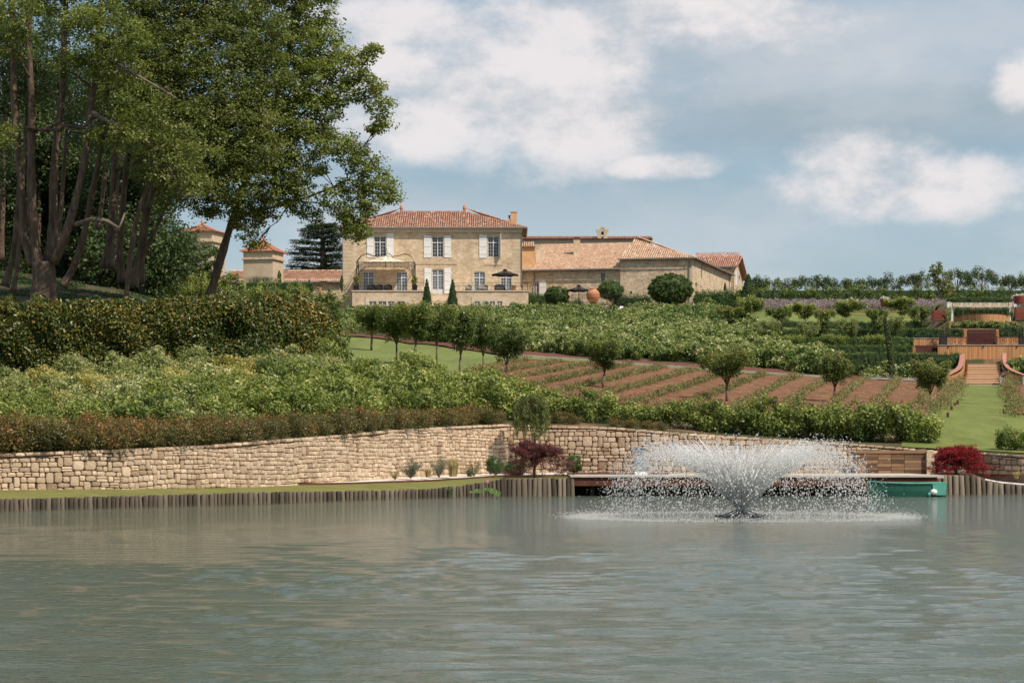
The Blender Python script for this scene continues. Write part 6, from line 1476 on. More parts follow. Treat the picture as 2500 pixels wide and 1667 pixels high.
def parasol(lab, px, Y, ptop, pedge, pbase, w):
    s = Y / FPX; x = XP(px, Y); zt, ze, zb = ZP(ptop, Y), ZP(pedge, Y), ZP(pbase, Y); R = w * s / 2
    root = thing('parasol', lab, 'parasol', (x, Y, zb)); n = 8; vs = []
    cl = MB()
    for k in range(n):
        a0, a1 = 6.283 * k / n + .39, 6.283 * (k + 1) / n + .39; e0, e1 = Vector((x + R * math.cos(a0), Y + R * math.sin(a0), ze)), Vector((x + R * math.cos(a1), Y + R * math.sin(a1), ze)); t = Vector((x, Y, zt - .12)); 
        m0, m1 = e0.lerp(t, .5) + Vector((0, 0, -.04)), e1.lerp(t, .5) + Vector((0, 0, -.04)); mm = (e0 + e1) / 2 + Vector((0, 0, .07)); cl.add([e0, mm, e1, m1, t, m0], [(0, 1, 3, 5), (1, 2, 3), (5, 3, 4)]); d = Vector((0, 0, -.14)); cl.add([e0, mm, e1, e1 + d, mm + d, e0 + d], [(0, 5, 4, 1), (1, 4, 3, 2)])
    cl.lathe((x, Y, zt - .16), [(R * .2, 0), (R * .18, .06), (.04, .2)], 8); cl.build('canopy', M['black_cloth'], root)
    p = MB(); p.tube([(x, Y, zb), (x, Y, zt)], .04, 7); p.build('pole', M['panel'], root)
    for k in range(n): a = 6.283 * k / n + .39; q = MB(); q.tube([(x + R * .96 * math.cos(a), Y + R * .96 * math.sin(a), ze + .0), (x, Y, zt - .2)], .02, 4); q.tube([(x + R * .5 * math.cos(a), Y + R * .5 * math.sin(a), ze + (zt - ze) * .4), (x, Y, ze - .25)], .015, 4); q.build('rib', M['terracotta'], root)
    b = MB(); b.lathe((x, Y, zb), [(.35, 0), (.35, .08), (.06, .12), (.06, .3)], 12); b.build('base', M['iron'], root)
parasol('black parasol over the pale sofas on the right terrace', 1233, 295.5, 657, 671, 709, 70)
parasol('black parasol beside the big terracotta jar', 1413, 288, 695, 709, 745, 60)

# ------------------------------------------------------------------ terracotta jar with its ironwork, small terrace wall, stair
def jar():
    Y = 287; x = XP(1448, Y); zb = ZP(741, Y); root = thing('terracotta_jar', 'huge round terracotta jar on an iron stand in front of the wing', 'jar', (x, Y, zb)); s = Y / FPX
    mb = MB(); R = 16.5 * s; H = 33 * s
    mb.lathe((x, Y, zb + .12), [(R * .45, 0), (R * .72, H * .12), (R * .93, H * .3), (R, H * .5), (R * .95, H * .68), (R * .76, H * .85), (R * .52, H * .94), (R * .45, H * .97), (R * .54, H), (R * .52, H * 1.03), (R * .4, H * 1.02), (R * .36, H * .95)], 28); mb.build('body', M['terracotta'], root, smooth=True)
    for q in (.25, .38, .5, .62, .75):
        rr = R * (1.008 - .42 * (q - .5) ** 2 * 2); b = MB(); b.tube([(x + rr * math.cos(t * .3927), Y + rr * math.sin(t * .3927), zb + .12 + H * q) for t in range(17)], .012, 4); b.build('band', M['terracotta'], root)
    st = MB(); st.lathe((x, Y, zb), [(R * .5, 0), (R * .52, .1), (R * .44, .12)], 14); st.build('stand', M['iron'], root)
    root = thing('scroll_railing', 'black scroll railing around the terracotta jar', 'railing', (x, Y - .9, zb)); fr = frame(x, Y - .95, zb, 0); mb = MB()
    scroll(mb, fr, -2.5, 1.6, 0, .95, 0, .015, .8); mb.build('railing', M['iron'], root); 
    mb = MB()
    for k in range(8): mb.tube([fr(1.7 + k * .26, .3, -.25 - 0 * k), fr(1.7 + k * .26, .3, .75 + .09 * k)], .014, 4)
    mb.tube([fr(1.6, .3, .75), fr(3.7, .3, 1.45)], .022, 5); mb.tube([fr(1.6, .3, .05), fr(3.7, .3, .5)], .022, 5); mb.build('stair_rail', M['iron'], root)
    y = 286; root = thing('terrace_wall', 'small pale stone wall below the terracotta jar', 'low wall', (XP(1445, y), y, 16.5)); w = MB(); w.box(XP(1412, y), XP(1484, y), y, y + 6, 14.5, ZP(746, y) - .1); w.build('wall', M['limestone'], root); MB().box(XP(1411, y), XP(1485, y), y - .06, y + 6, ZP(746, y) - .1, ZP(746, y)).build('coping', M['cream'], root)
    root = thing('stone_steps', 'pale stone garden steps right of the jar terrace with white cheek wall', 'steps', (XP(1500, 282), 282, 16))
    for k in range(7):
        z = ZP(775, 281) + k * .2; MB().box(XP(1485, 286), XP(1511 + 0, 286), 280.5 + k * .38, 280.9 + k * .38 + .02, z - .3, z).build('step', M['cream'], root)
    c = MB(); a0, a1 = XP(1511, 286), XP(1519, 286)
    c.add([(a0, 279.8, ZP(777, 281)), (a1 + .2, 279.8, ZP(777, 281)), (a1, 283.6, ZP(748, 284)), (a0, 283.6, ZP(748, 284)), (a0, 279.8, 14), (a1 + .2, 279.8, 14), (a1, 283.6, 14), (a0, 283.6, 14)], [(0, 1, 2, 3), (4, 0, 3, 7), (1, 5, 6, 2), (4, 5, 1, 0), (3, 2, 6, 7)]); c.build('cheek_wall', M['white'], root)
jar()

# ------------------------------------------------------------------ the long stone range right of the manor, turned 14 degrees
def long_range():
    C0 = Vector((XP(1690, 300), 300, 0)); fr = frame(C0.x, C0.y, 0, 14); root = thing('stone_range', 'long low stone range with tan tile roofs running back to the right of the manor', 'outbuilding', (C0.x - 6, 302, 18.5))
    ze = ZP(631, 300); L = 30.5; ub = -8.95; z0 = 17.5
    w = MB(); facade(w, fr, ub, 0, z0, ze, [(-7.75, -7.5, ZP(718, 302), ZP(711, 302))], .3, arch=0)
    side = lambda u, v, w_: fr(-v, u, w_)                              # right hand side wall: u runs away from the corner
    sh = [(2.2, 3.7, 19.2, ZP(690, 302.5)), (24.2, 26.8, 19.0, ZP(689, 325))]
    facade(w, side, 0, L, z0, ze, sh, .35, arch=.0)
    w.quad(fr(ub, 0, z0), fr(ub, 6, z0), fr(ub, 6, ze), fr(ub, 0, ze)); w.build('wall', M['rubble'], root)
    d = MB(); d.quad(side(2.2, .3, 19.2), side(3.7, .3, 19.2), side(3.7, .3, sh[0][3]), side(2.2, .3, sh[0][3])); d.build('door', M['ochre_r'], root)
    d = MB(); d.quad(side(24.2, .32, 19.0), side(26.8, .32, 19.0), side(26.8, .32, sh[1][3]), side(24.2, .32, sh[1][3])); d.build('gate', M['iron'], root)
    ar = MB(); n = 10; ct = sh[1][3]
    for k in range(n):
        def q(i): t = 2 * i / n - 1; return 25.5 + 1.3 * t, ct - .9 * t * t
        (a, za), (b, zb) = q(k), q(k + 1); ar.add([side(a, .01, za), side(b, .01, zb), side(b, .01, ct), side(a, .01, ct), side(a, .25, za), side(b, .25, zb)], [(0, 1, 2, 3), (1, 0, 4, 5)])
    ar.build('arch_head', M['rubble'], root)
    v = MB(); v.quad(fr(-7.75, .25, ZP(718, 302)), fr(-7.5, .25, ZP(718, 302)), fr(-7.5, .25, ZP(711, 302)), fr(-7.75, .25, ZP(711, 302))); v.build('vent', M['glass'], root)
    q = MB(); q.box(-.9, .02, -.025, .02, z0, ze - .3, fr); q.box(0, .9, -.02, .02, z0, ze - .3, side) if False else None; q.build('quoin', M['limestone_l'], root)
    # hipped roof of the end block
    A, B = fr(ub - .2, -.45, ze + .08), fr(.45, -.45, ze + .08); Pk = fr(-8.2, 5.6, ZP(596, 307)); Bk = fr(.45, L, ze + .08); Rk = fr(-8.2, L, ZP(596, 307))
    rf = MB(); tile_roof(rf, [A, B, Pk], Vector(fr(0, 1, .5)) - Vector(fr(0, 0, 0)), .28, .4, 5); dn = Vector((0, 0, -.12)); tile_roof(rf, [Vector(B) + dn, Vector(Bk) + dn, Vector(Rk) + dn, Vector(Pk) + dn], Vector(fr(-1, 0, .4)) - Vector(fr(0, 0, 0)), .28, .4, 6); ridge(rf, B, Pk, .2, 2); ridge(rf, Pk, Rk, .16, 3)
    rf.build('roof', M['tile_o'], root, tint=True)['label'] = 'hipped tan tile roof of the end block'
    g = MB(); g.tube([fr(ub - .2, -.55, ze + .02), fr(.55, -.55, ze + .02), fr(.55, L, ze + .02)], .09, 7); g.build('gutter', M['zinc'], root)
    pipe(root, [fr(-.25, -.5, ze), fr(-.35, -.1, ze - .5), fr(-.35, -.1, 19)], .07); pipe(root, [side(6.5, -.5, ze), side(6.5, -.06, ze - .5), side(6.5, -.06, 23.3)], .05); pipe(root, [side(28.6, -.5, ze), side(28.6, -.06, ze - .5), side(28.6, -.06, 19)], .06)
    lm = MB(); lm.tube([side(3.0, 0, 22.1), side(3.0, -.5, 22.25), side(3.0, -.6, 22.1)], .03, 5); lm.lathe(side(3.0, -.6, 21.95), [(.2, 0), (.05, .18)], 8); lm.build('wall_lamp', M['zinc'], root)
    # low wing towards the manor
    w0u, w1u = -21.4, ub + .001; zw = ZP(657, 302.2)
    H = [(-20.05, -19.35, 19.0, ZP(687, 304.6)), (-11.45, -10.95, ZP(690, 303), ZP(667, 303))]
    w = MB(); facade(w, fr, w0u, w1u, 17.5, zw, H, .3, v=.35, arch=0); w.build('wing_wall', M['rubble'], root)
    f2 = lambda u, v, w_: fr(u, v + .35, w_)
    window(root, f2, H[0][0], H[0][1], H[0][2], H[0][3], 4, 6, 0, casing=.05); shutter(root, f2, -19.25, -18.4, 19.0, ZP(684, 304.6), .1)
    o = MB(); o.quad(f2(H[1][0], .15, H[1][2]), f2(H[1][1], .15, H[1][2]), f2(H[1][1], .15, H[1][3]), f2(H[1][0], .15, H[1][3])); o.build('slit_window', M['zinc'], root)
    lm = MB(); p = f2(-19.7, -.3, ZP(680, 304.6)); lm.lathe(p, [(.17, 0), (.04, .2)], 8); lm.tube([p, f2(-19.7, 0, ZP(678, 304.6))], .02, 4); lm.build('wall_lamp', M['iron'], root)
    A, B = fr(w0u - 1.2, -.15, zw + .08), fr(ub + .0, -.15, zw + .08); zr = ZP(600, 318); dv = 14.5; Rb, Ra = fr(-10.4, dv, zr), fr(w0u - 1.0, dv, zr)
    rf = MB(); tile_roof(rf, [A, B, Rb, Ra], Vector(fr(0, 1, .3)) - Vector(fr(0, 0, 0)), .28, .4, 8); ridge(rf, Ra, Rb, .15, 4); ro = rf.build('roof', M['tile_o'], root, tint=True); ro['label'] = 'large plain slope of tan tiles over the low wing'
    g = MB(); g.tube([fr(w0u, -.24, zw + .02), fr(ub - .02, -.24, zw + .02)], .09, 7); g.build('gutter', M['zinc'], root)
    pipe(root, [f2(w0u + 1.5, -.35, zw), f2(w0u + 1.5, -.1, zw - .4), f2(w0u + 1.5, -.1, 19)], .06)
    def chm(name, px0, px1, pt, pb, Y, mat, cap=True):
        x0, x1 = XP(px0, Y), XP(px1, Y); c = MB(); c.box(x0, x1, Y, Y + (x1 - x0) * .8, ZP(pb, Y) - .8, ZP(pt, Y) - .25)
        c.build(name, M[mat], ro)
        if cap: c = MB(); c.box(x0 - .08, x1 + .08, Y - .08, Y + (x1 - x0) * .8 + .08, ZP(pt, Y) - .25, ZP(pt, Y) - .15); c.box(x0 + .05, x1 - .05, Y + .05, Y + .6, ZP(pt, Y) - .15, ZP(pt, Y)); c.build('chimney_cap', M['panel'], ro)
    chm('chimney', 1400, 1416.5, 579, 625, 311.5, 'limestone')
    # stub of building against the manor with its own little roof, and a pale box
    Y = 307; b = MB(); b.box(XP(1273, Y), XP(1306, Y), Y, Y + 5, 22, ZP(603, Y)); b.build('stair_head', M['ochre_r'], root)
    A, B = (XP(1272, Y), Y - .3, ZP(603, Y)), (XP(1308, Y), Y - .3, ZP(603, Y)); rf = MB(); tile_roof(rf, [A, B, (B[0] - .2, Y + 2.4, ZP(591.5, Y) + .1), (A[0], Y + 2.4, ZP(591.5, Y) + .1)], (0, 1, .3), .28, .4, 9); rf.build('stair_head_roof', M['tile_o'], root, tint=True)
    Y = 309.5; b = MB(); b.box(XP(1307, Y), XP(1325, Y), Y, Y + 3, 22, ZP(610, Y)); b.build('plaster_box', M['cream'], root)
    for px, py in ((1436, 636), (1451, 642)):
        Y = 309.2 if px < 1440 else 307.5; b = MB(); b.box(XP(px - 5, Y), XP(px + 5, Y), Y - .5, Y + .5, ZP(py, Y) - .05, ZP(py, Y) + .12); b.build('roof_vent', M['tile'], ro)
    # range end with gable, far right
    root2 = thing('gable_house', 'far gabled end building with red tile roof and tall narrow shutter window', 'outbuilding', (XP(1790, 333), 333, 18.5))
    f3 = frame(XP(1789, 331), 331, 0, 14); zg = ZP(651, 331); w = MB(); ws, wl = -5.2, 9.0
    side3 = lambda u, v, w_: f3(-v, u, w_); apx = 3.9; za = ZP(629, 334)
    w.quad(f3(ws, 0, 18), f3(0, 0, 18), f3(0, 0, zg), f3(ws, 0, zg)); w.add([side3(0, 0, 18), side3(wl, 0, 18), side3(wl, 0, zg - 1.2), side3(apx, 0, za), side3(0, 0, zg)], [(0, 1, 2, 3, 4)]); w.build('wall', M['rubble'], root2)
    up = Vector(f3(0, 1, .55)) - Vector(f3(0, 0, 0)); rf = MB(); tile_roof(rf, [f3(ws - .4, -.4, zg), f3(.6, -.4, zg), f3(.6, apx, za + .12), f3(ws - .4, apx, za + .12)], up, .28, .4, 11); rf.quad(f3(ws, apx, za + .1), f3(.6, apx, za + .1), f3(.6, wl + .5, zg - 1.3), f3(ws, wl + .5, zg - 1.3), t=.5)
    for q in ((-.4, zg, apx, za + .12), (wl + .5, zg - 1.3, apx, za + .1)): ridge(rf, f3(.62, q[0], q[1]), f3(.62, q[2], q[3]), .12, 6)
    ridge(rf, f3(ws - .4, apx, za + .16), f3(.6, apx, za + .16), .14, 5); rf.build('roof', M['tile'], root2, tint=True)
    w_ = MB(); w_.box(2.2, 3.2, -.06, 0, ZP(696, 333), ZP(661, 333), side3); w_.build('shutter', M['white'], root2); w_ = MB(); w_.box(5.6, 6.1, -.02, .02, ZP(680, 335), ZP(671, 335), side3); w_.build('window', M['glass'], root2)
    g = MB(); g.tube([f3(ws - .4, -.5, zg - .05), f3(.6, -.5, zg - .05)], .08, 6); g.build('gutter', M['zinc'], root2); pipe(root2, [side3(.15, -.4, zg - .1), side3(.15, -.06, zg - .6), side3(.15, -.06, 19)], .06)
    # rear building with bell gable
    Y = 342; root3 = thing('rear_building', 'long rear building with bell gable showing above the wing roof', 'outbuilding', (XP(1430, Y), Y, 19)); s = Y / FPX
    w = MB(); w.box(XP(1200, Y), XP(1587, Y), Y, Y + 9, 19, ZP(583, Y)); w.box(XP(1583, Y), XP(1594, Y), Y, Y + 9, ZP(590, Y), ZP(583, Y)); w.prism([W(1583, 590, Y), W(1594, 590, Y), W(1583, 600, Y)], (0, 9, 0)); w.build('wall', M['limestone_l'], root3)
    rf = MB(); tile_roof(rf, [W(1200, 583, Y - .4), W(1595, 583, Y - .4), (XP(1591, Y), Y + 2.0, ZP(579, Y) + .25), (XP(1200, Y), Y + 2.0, ZP(579, Y) + .25)], (0, 1, .2), .28, .4, 12); rf.build('roof', M['tile'], root3, tint=True)
    sl = MB(); sl.box(XP(1552, Y), XP(1556, Y), Y - .02, Y + .2, ZP(596, Y), ZP(585, Y)); sl.build('slit_window', M['glass'], root3)
    bg = MB(); X = lambda px: XP(px, Y); Z = lambda py: ZP(py, Y); o = [(1458, 583), (1461, 573), (1455, 562), (1455, 560), (1464, 560), (1464.5, 556), (1468, 553.5)]; o2 = [(1486 - (p - 1457), q) for p, q in reversed(o)]
    # two piers, arch head
    L_ = [(1458, 583), (1461, 574), (1455.5, 562), (1455, 560.5), (1464, 560.5), (1468, 562), (1468, 583)]; R_ = [(1474, 583), (1474, 562), (1478, 560.5), (1487, 560.5), (1486.5, 562), (1481, 574), (1485, 583)]
    for q in (L_, R_): bg.prism([W(a, b, Y - .2) for a, b in q], (0, .8, 0))
    bg.prism([W(a, b, Y - .2) for a, b in ((1464, 560.5), (1464.5, 557), (1467.5, 554), (1471, 553.2), (1474.5, 554), (1477.5, 557), (1478, 560.5), (1474, 562), (1473, 560), (1471, 559), (1469, 560), (1468, 562))], (0, .8, 0)); bg.build('bell_gable', M['limestone_l'], root3)
    bl = MB(); bl.lathe((XP(1471, Y), Y + .2, ZP(573, Y)), [(.26, 0), (.2, .1), (.15, .35), (.06, .46)], 10); bl.tube([W(1468, 565, Y + .2), W(1474, 565, Y + .2)], .03, 5); bl.build('bell', M['iron'], root3)
long_range()

# ------------------------------------------------------------------ square towers and the far outbuilding
def tower(lab, px0, pxc, px1, Y, p_e, p_b, p_ap, zb, pw=None):
    s = Y / FPX; wd = (pxc - px0) * s; fr = frame(XP(px0, Y), Y, 0, 14); wd = wd / math.cos(math.radians(14)); ze = ZP(p_e, Y); root = thing('square_tower', lab, 'tower', (XP(pxc, Y), Y, zb))
    w = MB(); w.box(0, wd, 0, wd, zb, ze, fr); w.build('wall', M['limestone_l'], root)
    c = MB(); zc = ZP(p_b, Y); c.box(-.22, wd + .22, -.22, wd + .22, zc - .1, zc + .1, fr); c.box(-.12, wd + .12, -.12, wd + .12, zc + .1, zc + .16, fr); c.box(-.14, wd + .14, -.14, wd + .14, ze - .12, ze + .02, fr); c.build('string_course', M['limestone'], root)
    za = ZP(p_ap, Y) ; oh = .35; A, B, C_, D_ = fr(-oh, -oh, ze), fr(wd + oh, -oh, ze), fr(wd + oh, wd + oh, ze), fr(-oh, wd + oh, ze); P = fr(wd / 2, wd / 2, za + .6 * 0)
    rf = MB()
    for a, b in ((A, B), (B, C_), (C_, D_), (D_, A)):
        a, b, p = Vector(a), Vector(b), Vector(P); n = 10                 # flat tiles in stepped courses, bell-cast eave
        for k in range(n):
            t0, t1 = k / n, (k + 1) / n; f0 = lambda t: t
            l0, r0, l1, r1 = a.lerp(p, t0), b.lerp(p, t0), a.lerp(p, t1), b.lerp(p, t1)
            sag = lambda t: Vector((0, 0, -.16 * math.sin(math.pi * t))); up = Vector((0, 0, .035))
            rf.add([l0 + sag(t0) + up, r0 + sag(t0) + up, r1 + sag(t1), l1 + sag(t1), l0 + sag(t0), r0 + sag(t0)], [(0, 1, 2, 3), (0, 4, 5, 1)])
    for a in (A, B, C_, D_): a = Vector(a); p = Vector(P); Q = [a.lerp(p, t / 6) + Vector((0, 0, .04 - .16 * math.sin(math.pi * t / 6))) for t in range(7)]; rf.tube(Q, .1, 6)
    ro = rf.build('roof', M['flat_tile'], root); f = MB(); f.lathe((P[0], P[1], P[2] - .1), [(.2, 0), (.12, .25), (.16, .4), (.1, .6), (.02, .8)], 8); f.build('finial', M['terracotta'], ro, smooth=True)
tower('small square stone tower with pointed red roof left of the cedar', 594, 668, 692, 316, 614, 632.5, 584, 17.5)
tower('taller square stone tower with red roof, half hidden behind the leaning oak', 436, 521, 546, 300, 566, 590, 545, 18.5)
ball('climber_shrub', 'climbing shrub on the right face of the small square tower', 'shrub', 681, 317, 660, 696, 12, 'fresh', seed=44, L=.12)
def low_range():
    Y = 322; root = thing('low_outbuilding', 'long low outbuilding with tan tile roof between small tower and manor', 'outbuilding', (XP(740, Y), Y, 18)); fr = frame(XP(548, Y), Y, 0, 3); L = (842 - 548) * Y / FPX
    ze = ZP(688, Y); zr = ZP(663, Y) ; w = MB(); w.box(0, L, .3, 8, 18, ze - .02, fr); w.build('wall', M['limestone'], root)
    rf = MB(); tile_roof(rf, [fr(-.2, -.3, ze), fr(L, -.3, ze), fr(L, 5.5, zr + .45), fr(-.2, 5.5, zr + .45)], (0, 1, .25), .28, .4, 21); ridge(rf, fr(-.2, 5.5, zr + .45), fr(L, 5.5, zr + .45), .14, 3); rf.build('roof', M['tile_o'], root, tint=True)
low_range()
blades('pale_shrub', 'silvery white flowering shrub at the foot of the small square tower', 'shrub', 640, 312, 696, 1.1, 1.6, 'olive', 500, 21, 2.2, .03)
# ------------------------------------------------------------------ wooden terraces, stairs and walls on the right
def boards(root, P, z0f, z1f, name='board', w=.14, mat='wood_ochre', seed=1, th=.04, solo=True, nmax=290):
    """upright boards along a polyline P (x,y); z0f/z1f give bottom/top by arc share"""
    r = random.Random(seed); P = [Vector((p[0], p[1], 0)) for p in P]; S = [0]
    for a, b in zip(P[:-1], P[1:]): S.append(S[-1] + (b - a).length)
    n = max(1, int(S[-1] / w)); mb = MB()
    for k in range(n):
        q = []
        for s in (S[-1] * (k + .04) / n, S[-1] * (k + .96) / n):
            i = min(max(int(np.searchsorted(S, s)) - 1, 0), len(P) - 2); q.append(P[i].lerp(P[i + 1], (s - S[i]) / (S[i + 1] - S[i])))
        d = (q[1] - q[0]).normalized(); nn = Vector((d.y, -d.x, 0)) * th; t0, t1 = k / n, (k + 1) / n; j = nn * r.uniform(.9, 1.1)
        b = MB() if solo else mb; t = min(1, max(0, r.gauss(.5, .22)))
        b.prism([(*q[0].xy, z0f(t0)), (*q[1].xy, z0f(t1)), (*q[1].xy, z1f(t1)), (*q[0].xy, z1f(t0))], j, t=t)
        if solo: b.build(name, M[mat], root, tint=True)
    if not solo: tag(mb.build(name, M[mat], root, tint=True), kind='stuff')
def garden_stage():
    X = XP; Z = ZP
    # bottom flight
    root = thing('garden_stairs', 'wide flight of pale boarded steps at the head of the grass path', 'stairs', (X(2402, 181), 181, Z(943, 181)))
    n = 9; zb, zt = Z(941, 180), Z(889, 187)
    for k in range(n):
        t = k / (n - 1); Y = 180.4 + 6.3 * t; z = zb + (zt - zb) * (k + 1) / n; wl = interp(t, [0, .45, 1], [2352, 2361, 2363]); wr = interp(t, [0, .45, 1], [2453, 2443, 2441])
        mb = MB(); mb.tc = random.random(); mb.box(X(wl, Y), X(wr, Y), Y, Y + .92, z - .9, z - .045); mb.box(X(wl, Y), X(wr, Y), Y - .03, Y + .92, z - .04, z); mb.build('step', M['step'], root, tint=True)
    MB().box(X(2345, 180), X(2462, 180), 179.4, 180.3, zb - .25, zb + .02).build('footing', M['concrete'], root)
    for lab, pts in (('curved ochre boarded side wall left of the stairs with pink coping', [(2309, 180.6, 937, 920), (2322, 181.0, 936, 914), (2336, 181.9, 934, 907), (2345, 183, 930, 901), (2351, 184.4, 926, 893), (2354, 186, 915, 880), (2355, 187.4, 905, 865)]),
                     ('curved ochre boarded side wall right of the stairs with pink coping', [(2447, 187.4, 905, 864), (2447, 186, 915, 879), (2449, 184.4, 922, 889), (2455, 183, 928, 898), (2466, 181.9, 932, 905), (2482, 181.0, 935, 912), (2500, 180.6, 937, 918)])):
        root = thing('stair_wall', lab, 'side wall', (X(pts[3][0], pts[3][1]), pts[3][1], Z(940, 181))); P = [(X(a, b), b) for a, b, c, d in pts]; m = len(pts) - 1
        z0 = lambda t: interp(t * m, range(m + 1), [Z(c, b) - .3 for a, b, c, d in pts]); z1 = lambda t: interp(t * m, range(m + 1), [Z(d, b) for a, b, c, d in pts]); boards(root, P, z0, z1, seed=len(lab))
        c = MB(); wc = .30 
        for i in range(m):
            a, b = pts[i], pts[i + 1]; pa, pb = Vector((P[i][0], P[i][1], Z(a[3], a[1]))), Vector((P[i + 1][0], P[i + 1][1], Z(b[3], b[1]))); nv = Vector(((-1 if 'left' in lab else 1) * .34, .16, 0)); up = Vector((0, 0, .07)); o = Vector((0, -.07, 0))
            c.add([pa + o, pb + o, pb + nv, pa + nv, pa + o + up, pb + o + up, pb + nv + up, pa + nv + up], [(4, 5, 6, 7), (0, 1, 5, 4), (3, 7, 6, 2), (0, 4, 7, 3), (1, 2, 6, 5)])
        c.build('coping', M['pink_cap'], root)
    root = thing('board_wall', 'tall ochre boarded retaining wall right behind the bottom stairs', 'retaining wall', (X(2400, 188), 188, 8)); Yw = 188
    zt = lambda t: Z(interp(t, [0, 1], [843.5, 841.5]), Yw)
    boards(root, [(X(2289, Yw), Yw), (X(2560, Yw), Yw)], lambda t: Z(912, Yw) if .22 < t < .62 else Z(878, Yw), zt, seed=3, w=.15)
    c = MB(); c.box(X(2288, Yw), X(2562, Yw), Yw - .1, Yw + .3, Z(843, Yw), Z(843, Yw) + .05); c.build('coping', M['concrete'], root)
    for px in (2315, 2400, 2483): MB().box(X(px - 1, Yw), X(px + 2, Yw), Yw - .14, Yw - .05, Z(847, Yw), Z(844, Yw)).build('spotlight', M['iron'], root)
    # left lower red panel and upper ochre parapet
    root = thing('board_wall', 'low ochre boarded parapet with dark red slatted steps below, left of the stairs', 'retaining wall', (X(2260, 190), 190, 8)); Yw = 190.5
    boards(root, [(X(2231, Yw), Yw), (X(2292, Yw), Yw)], lambda t: Z(846, Yw), lambda t: Z(826, Yw), seed=4); MB().box(X(2230, Yw), X(2293, Yw), Yw - .08, Yw + .2, Z(826, Yw), Z(826, Yw) + .05).build('coping', M['concrete'], root)
    MB().box(X(2228, 189.5), X(2235, 189.5), 189.4, 189.7, Z(864, 189.5), Z(847, 189.5)).build('post', M['wood_ochre'], root)
    for k in range(5): zz = Z(862, 190) + k * .125; b = MB(); b.box(X(2235, 190), X(2289, 190), 190 - .05 - .0 * k, 190.3, zz, zz + .105); b.build('slat', M['wood_red'], root)
    # scroll railings and black tubs on the landing
    zL = Z(843.5, 190)
    for lab, a, b in (('scroll railing in front of ochre boards left of the dark red steps', 2312, 2361), ('scroll railing in front of ochre boards right of the dark red steps', 2434, 2488)):
        Y = 190; root = thing('scroll_railing', lab, 'railing', (X((a + b) / 2, Y), Y, zL)); fr = frame(0, Y, 0, 0); mb = MB(); scroll(mb, fr, X(a, Y), X(b, Y), zL, Z(824, Y), 0, .022, .62); mb.build('railing', M['corten'], root)
        root = thing('board_wall', 'ochre boarded parapet behind the scroll railing ' + ('left' if a < 2400 else 'right') + ' of the dark red steps', 'retaining wall', (X((a + b) / 2, 191), 191, zL)); boards(root, [(X(a, 191.2), 191.2), (X(b, 191.2), 191.2)], lambda t: zL - .3, lambda t: Z(824.5, 191.2), seed=a); MB().box(X(a, 191), X(b, 191), 191.2, 191.4, Z(824.5, 191.2), Z(824.5, 191.2) + .05).build('coping', M['concrete'], root)
    root = thing('landing', 'boarded landing on top of the tall ochre wall', 'landing', (X(2400, 190), 190, zL)); MB().box(X(2289, 188.3), X(2560, 188.3), 188.32, 192.6, zL - .2, zL - .02).build('deck', M['wood_ochre'], root)
    rl = MB(); scroll(rl, frame(0, 188.6, 0, 0), X(2361, 188.6), X(2434, 188.6), zL, zL + .95, 0, .010, .9) ; root = thing('thin_railing', 'thin dark railing in front of the dark red steps', 'railing', (X(2400, 188.6), 188.6, zL)); rl.build('railing', M['iron'], root)
    for px, lab in ((2304, 'square black tub with cloud pruned pine left of the scroll railing'), (2497, 'square black tub cut by the right edge above the tall ochre wall')):
        Y = 189.6; root = thing('black_tub', lab, 'planter', (X(px, Y), Y, zL)); mb = MB(); mb.box(X(px - 7.5, Y), X(px + 7.5, Y), Y, Y + .5, zL, Z(822, Y)); mb.box(X(px - 8.2, Y), X(px + 8.2, Y), Y - .03, Y + .53, Z(822, Y), Z(820.5, Y)); mb.build('tub', M['black_pot'], root)
        rng = np.random.default_rng(px); tk = MB(); tk.tube([W(px, 821, Y + .2), W(px + 3, 808, Y + .2), W(px - 2, 795, Y + .2), W(px + 1, 780, Y + .2)], [.04, .035, .025, .015], 5); C = []; R = []
        for dx, py, ww in ((-9, 806, 9), (9, 808, 10), (-4, 797, 11), (9, 792, 8), (-7, 786, 8), (1, 778, 9), (2, 813, 12)):
            for _ in range(6): C.append(tuple(W(px + dx + rng.uniform(-.5, .5) * ww, py + rng.uniform(-1.5, 1.5), Y + .2 + rng.uniform(-.2, .2)))); R.append((.12, .12, .05))
        tk.build('trunk', M['bark'], root); V, T = leaves(rng, np.array(C), np.array(R), 26, .06, .3, topw=.2); V -= np.array(ORIG[root.name]); link('foliage', np_mesh('foliage', V, np.arange(len(V), dtype=np.int32).reshape(-1, 4), M['dark'], tint=T), root)
    # dark red steps between ochre posts
    root = thing('red_steps', 'dark red slatted steps between two ochre posts above the landing', 'steps', (X(2398, 193), 193, zL)); n = 7; za, zb_ = Z(842, 192), Z(806, 198)
    for k in range(n):
        Y = 192.2 + .8 * k; z = za + (zb_ - za) * (k + 1) / n; b = MB(); b.box(X(2361, Y), X(2434, Y), Y, Y + .84, z - .95 + .8, z - .03); b.box(X(2361, Y), X(2434, Y), Y - .03, Y + .84, z - .028, z); b.box(X(2361, Y) + .01, X(2434, Y) - .01, Y + .02, Y + .05, z - (zb_ - za) / n, z - .15); b.build('step', M['wood_red'], root)
    for px in (2354, 2432): MB().box(X(px, 192), X(px + 7, 192), 192.0, 192.25, zL, Z(803.5, 192)).build('post', M['wood_ochre'], root)
    MB().box(X(2361, 198), X(2434, 198), 197.9, 198.1, zb_, zb_ + .06).build('cap', M['concrete'], root)
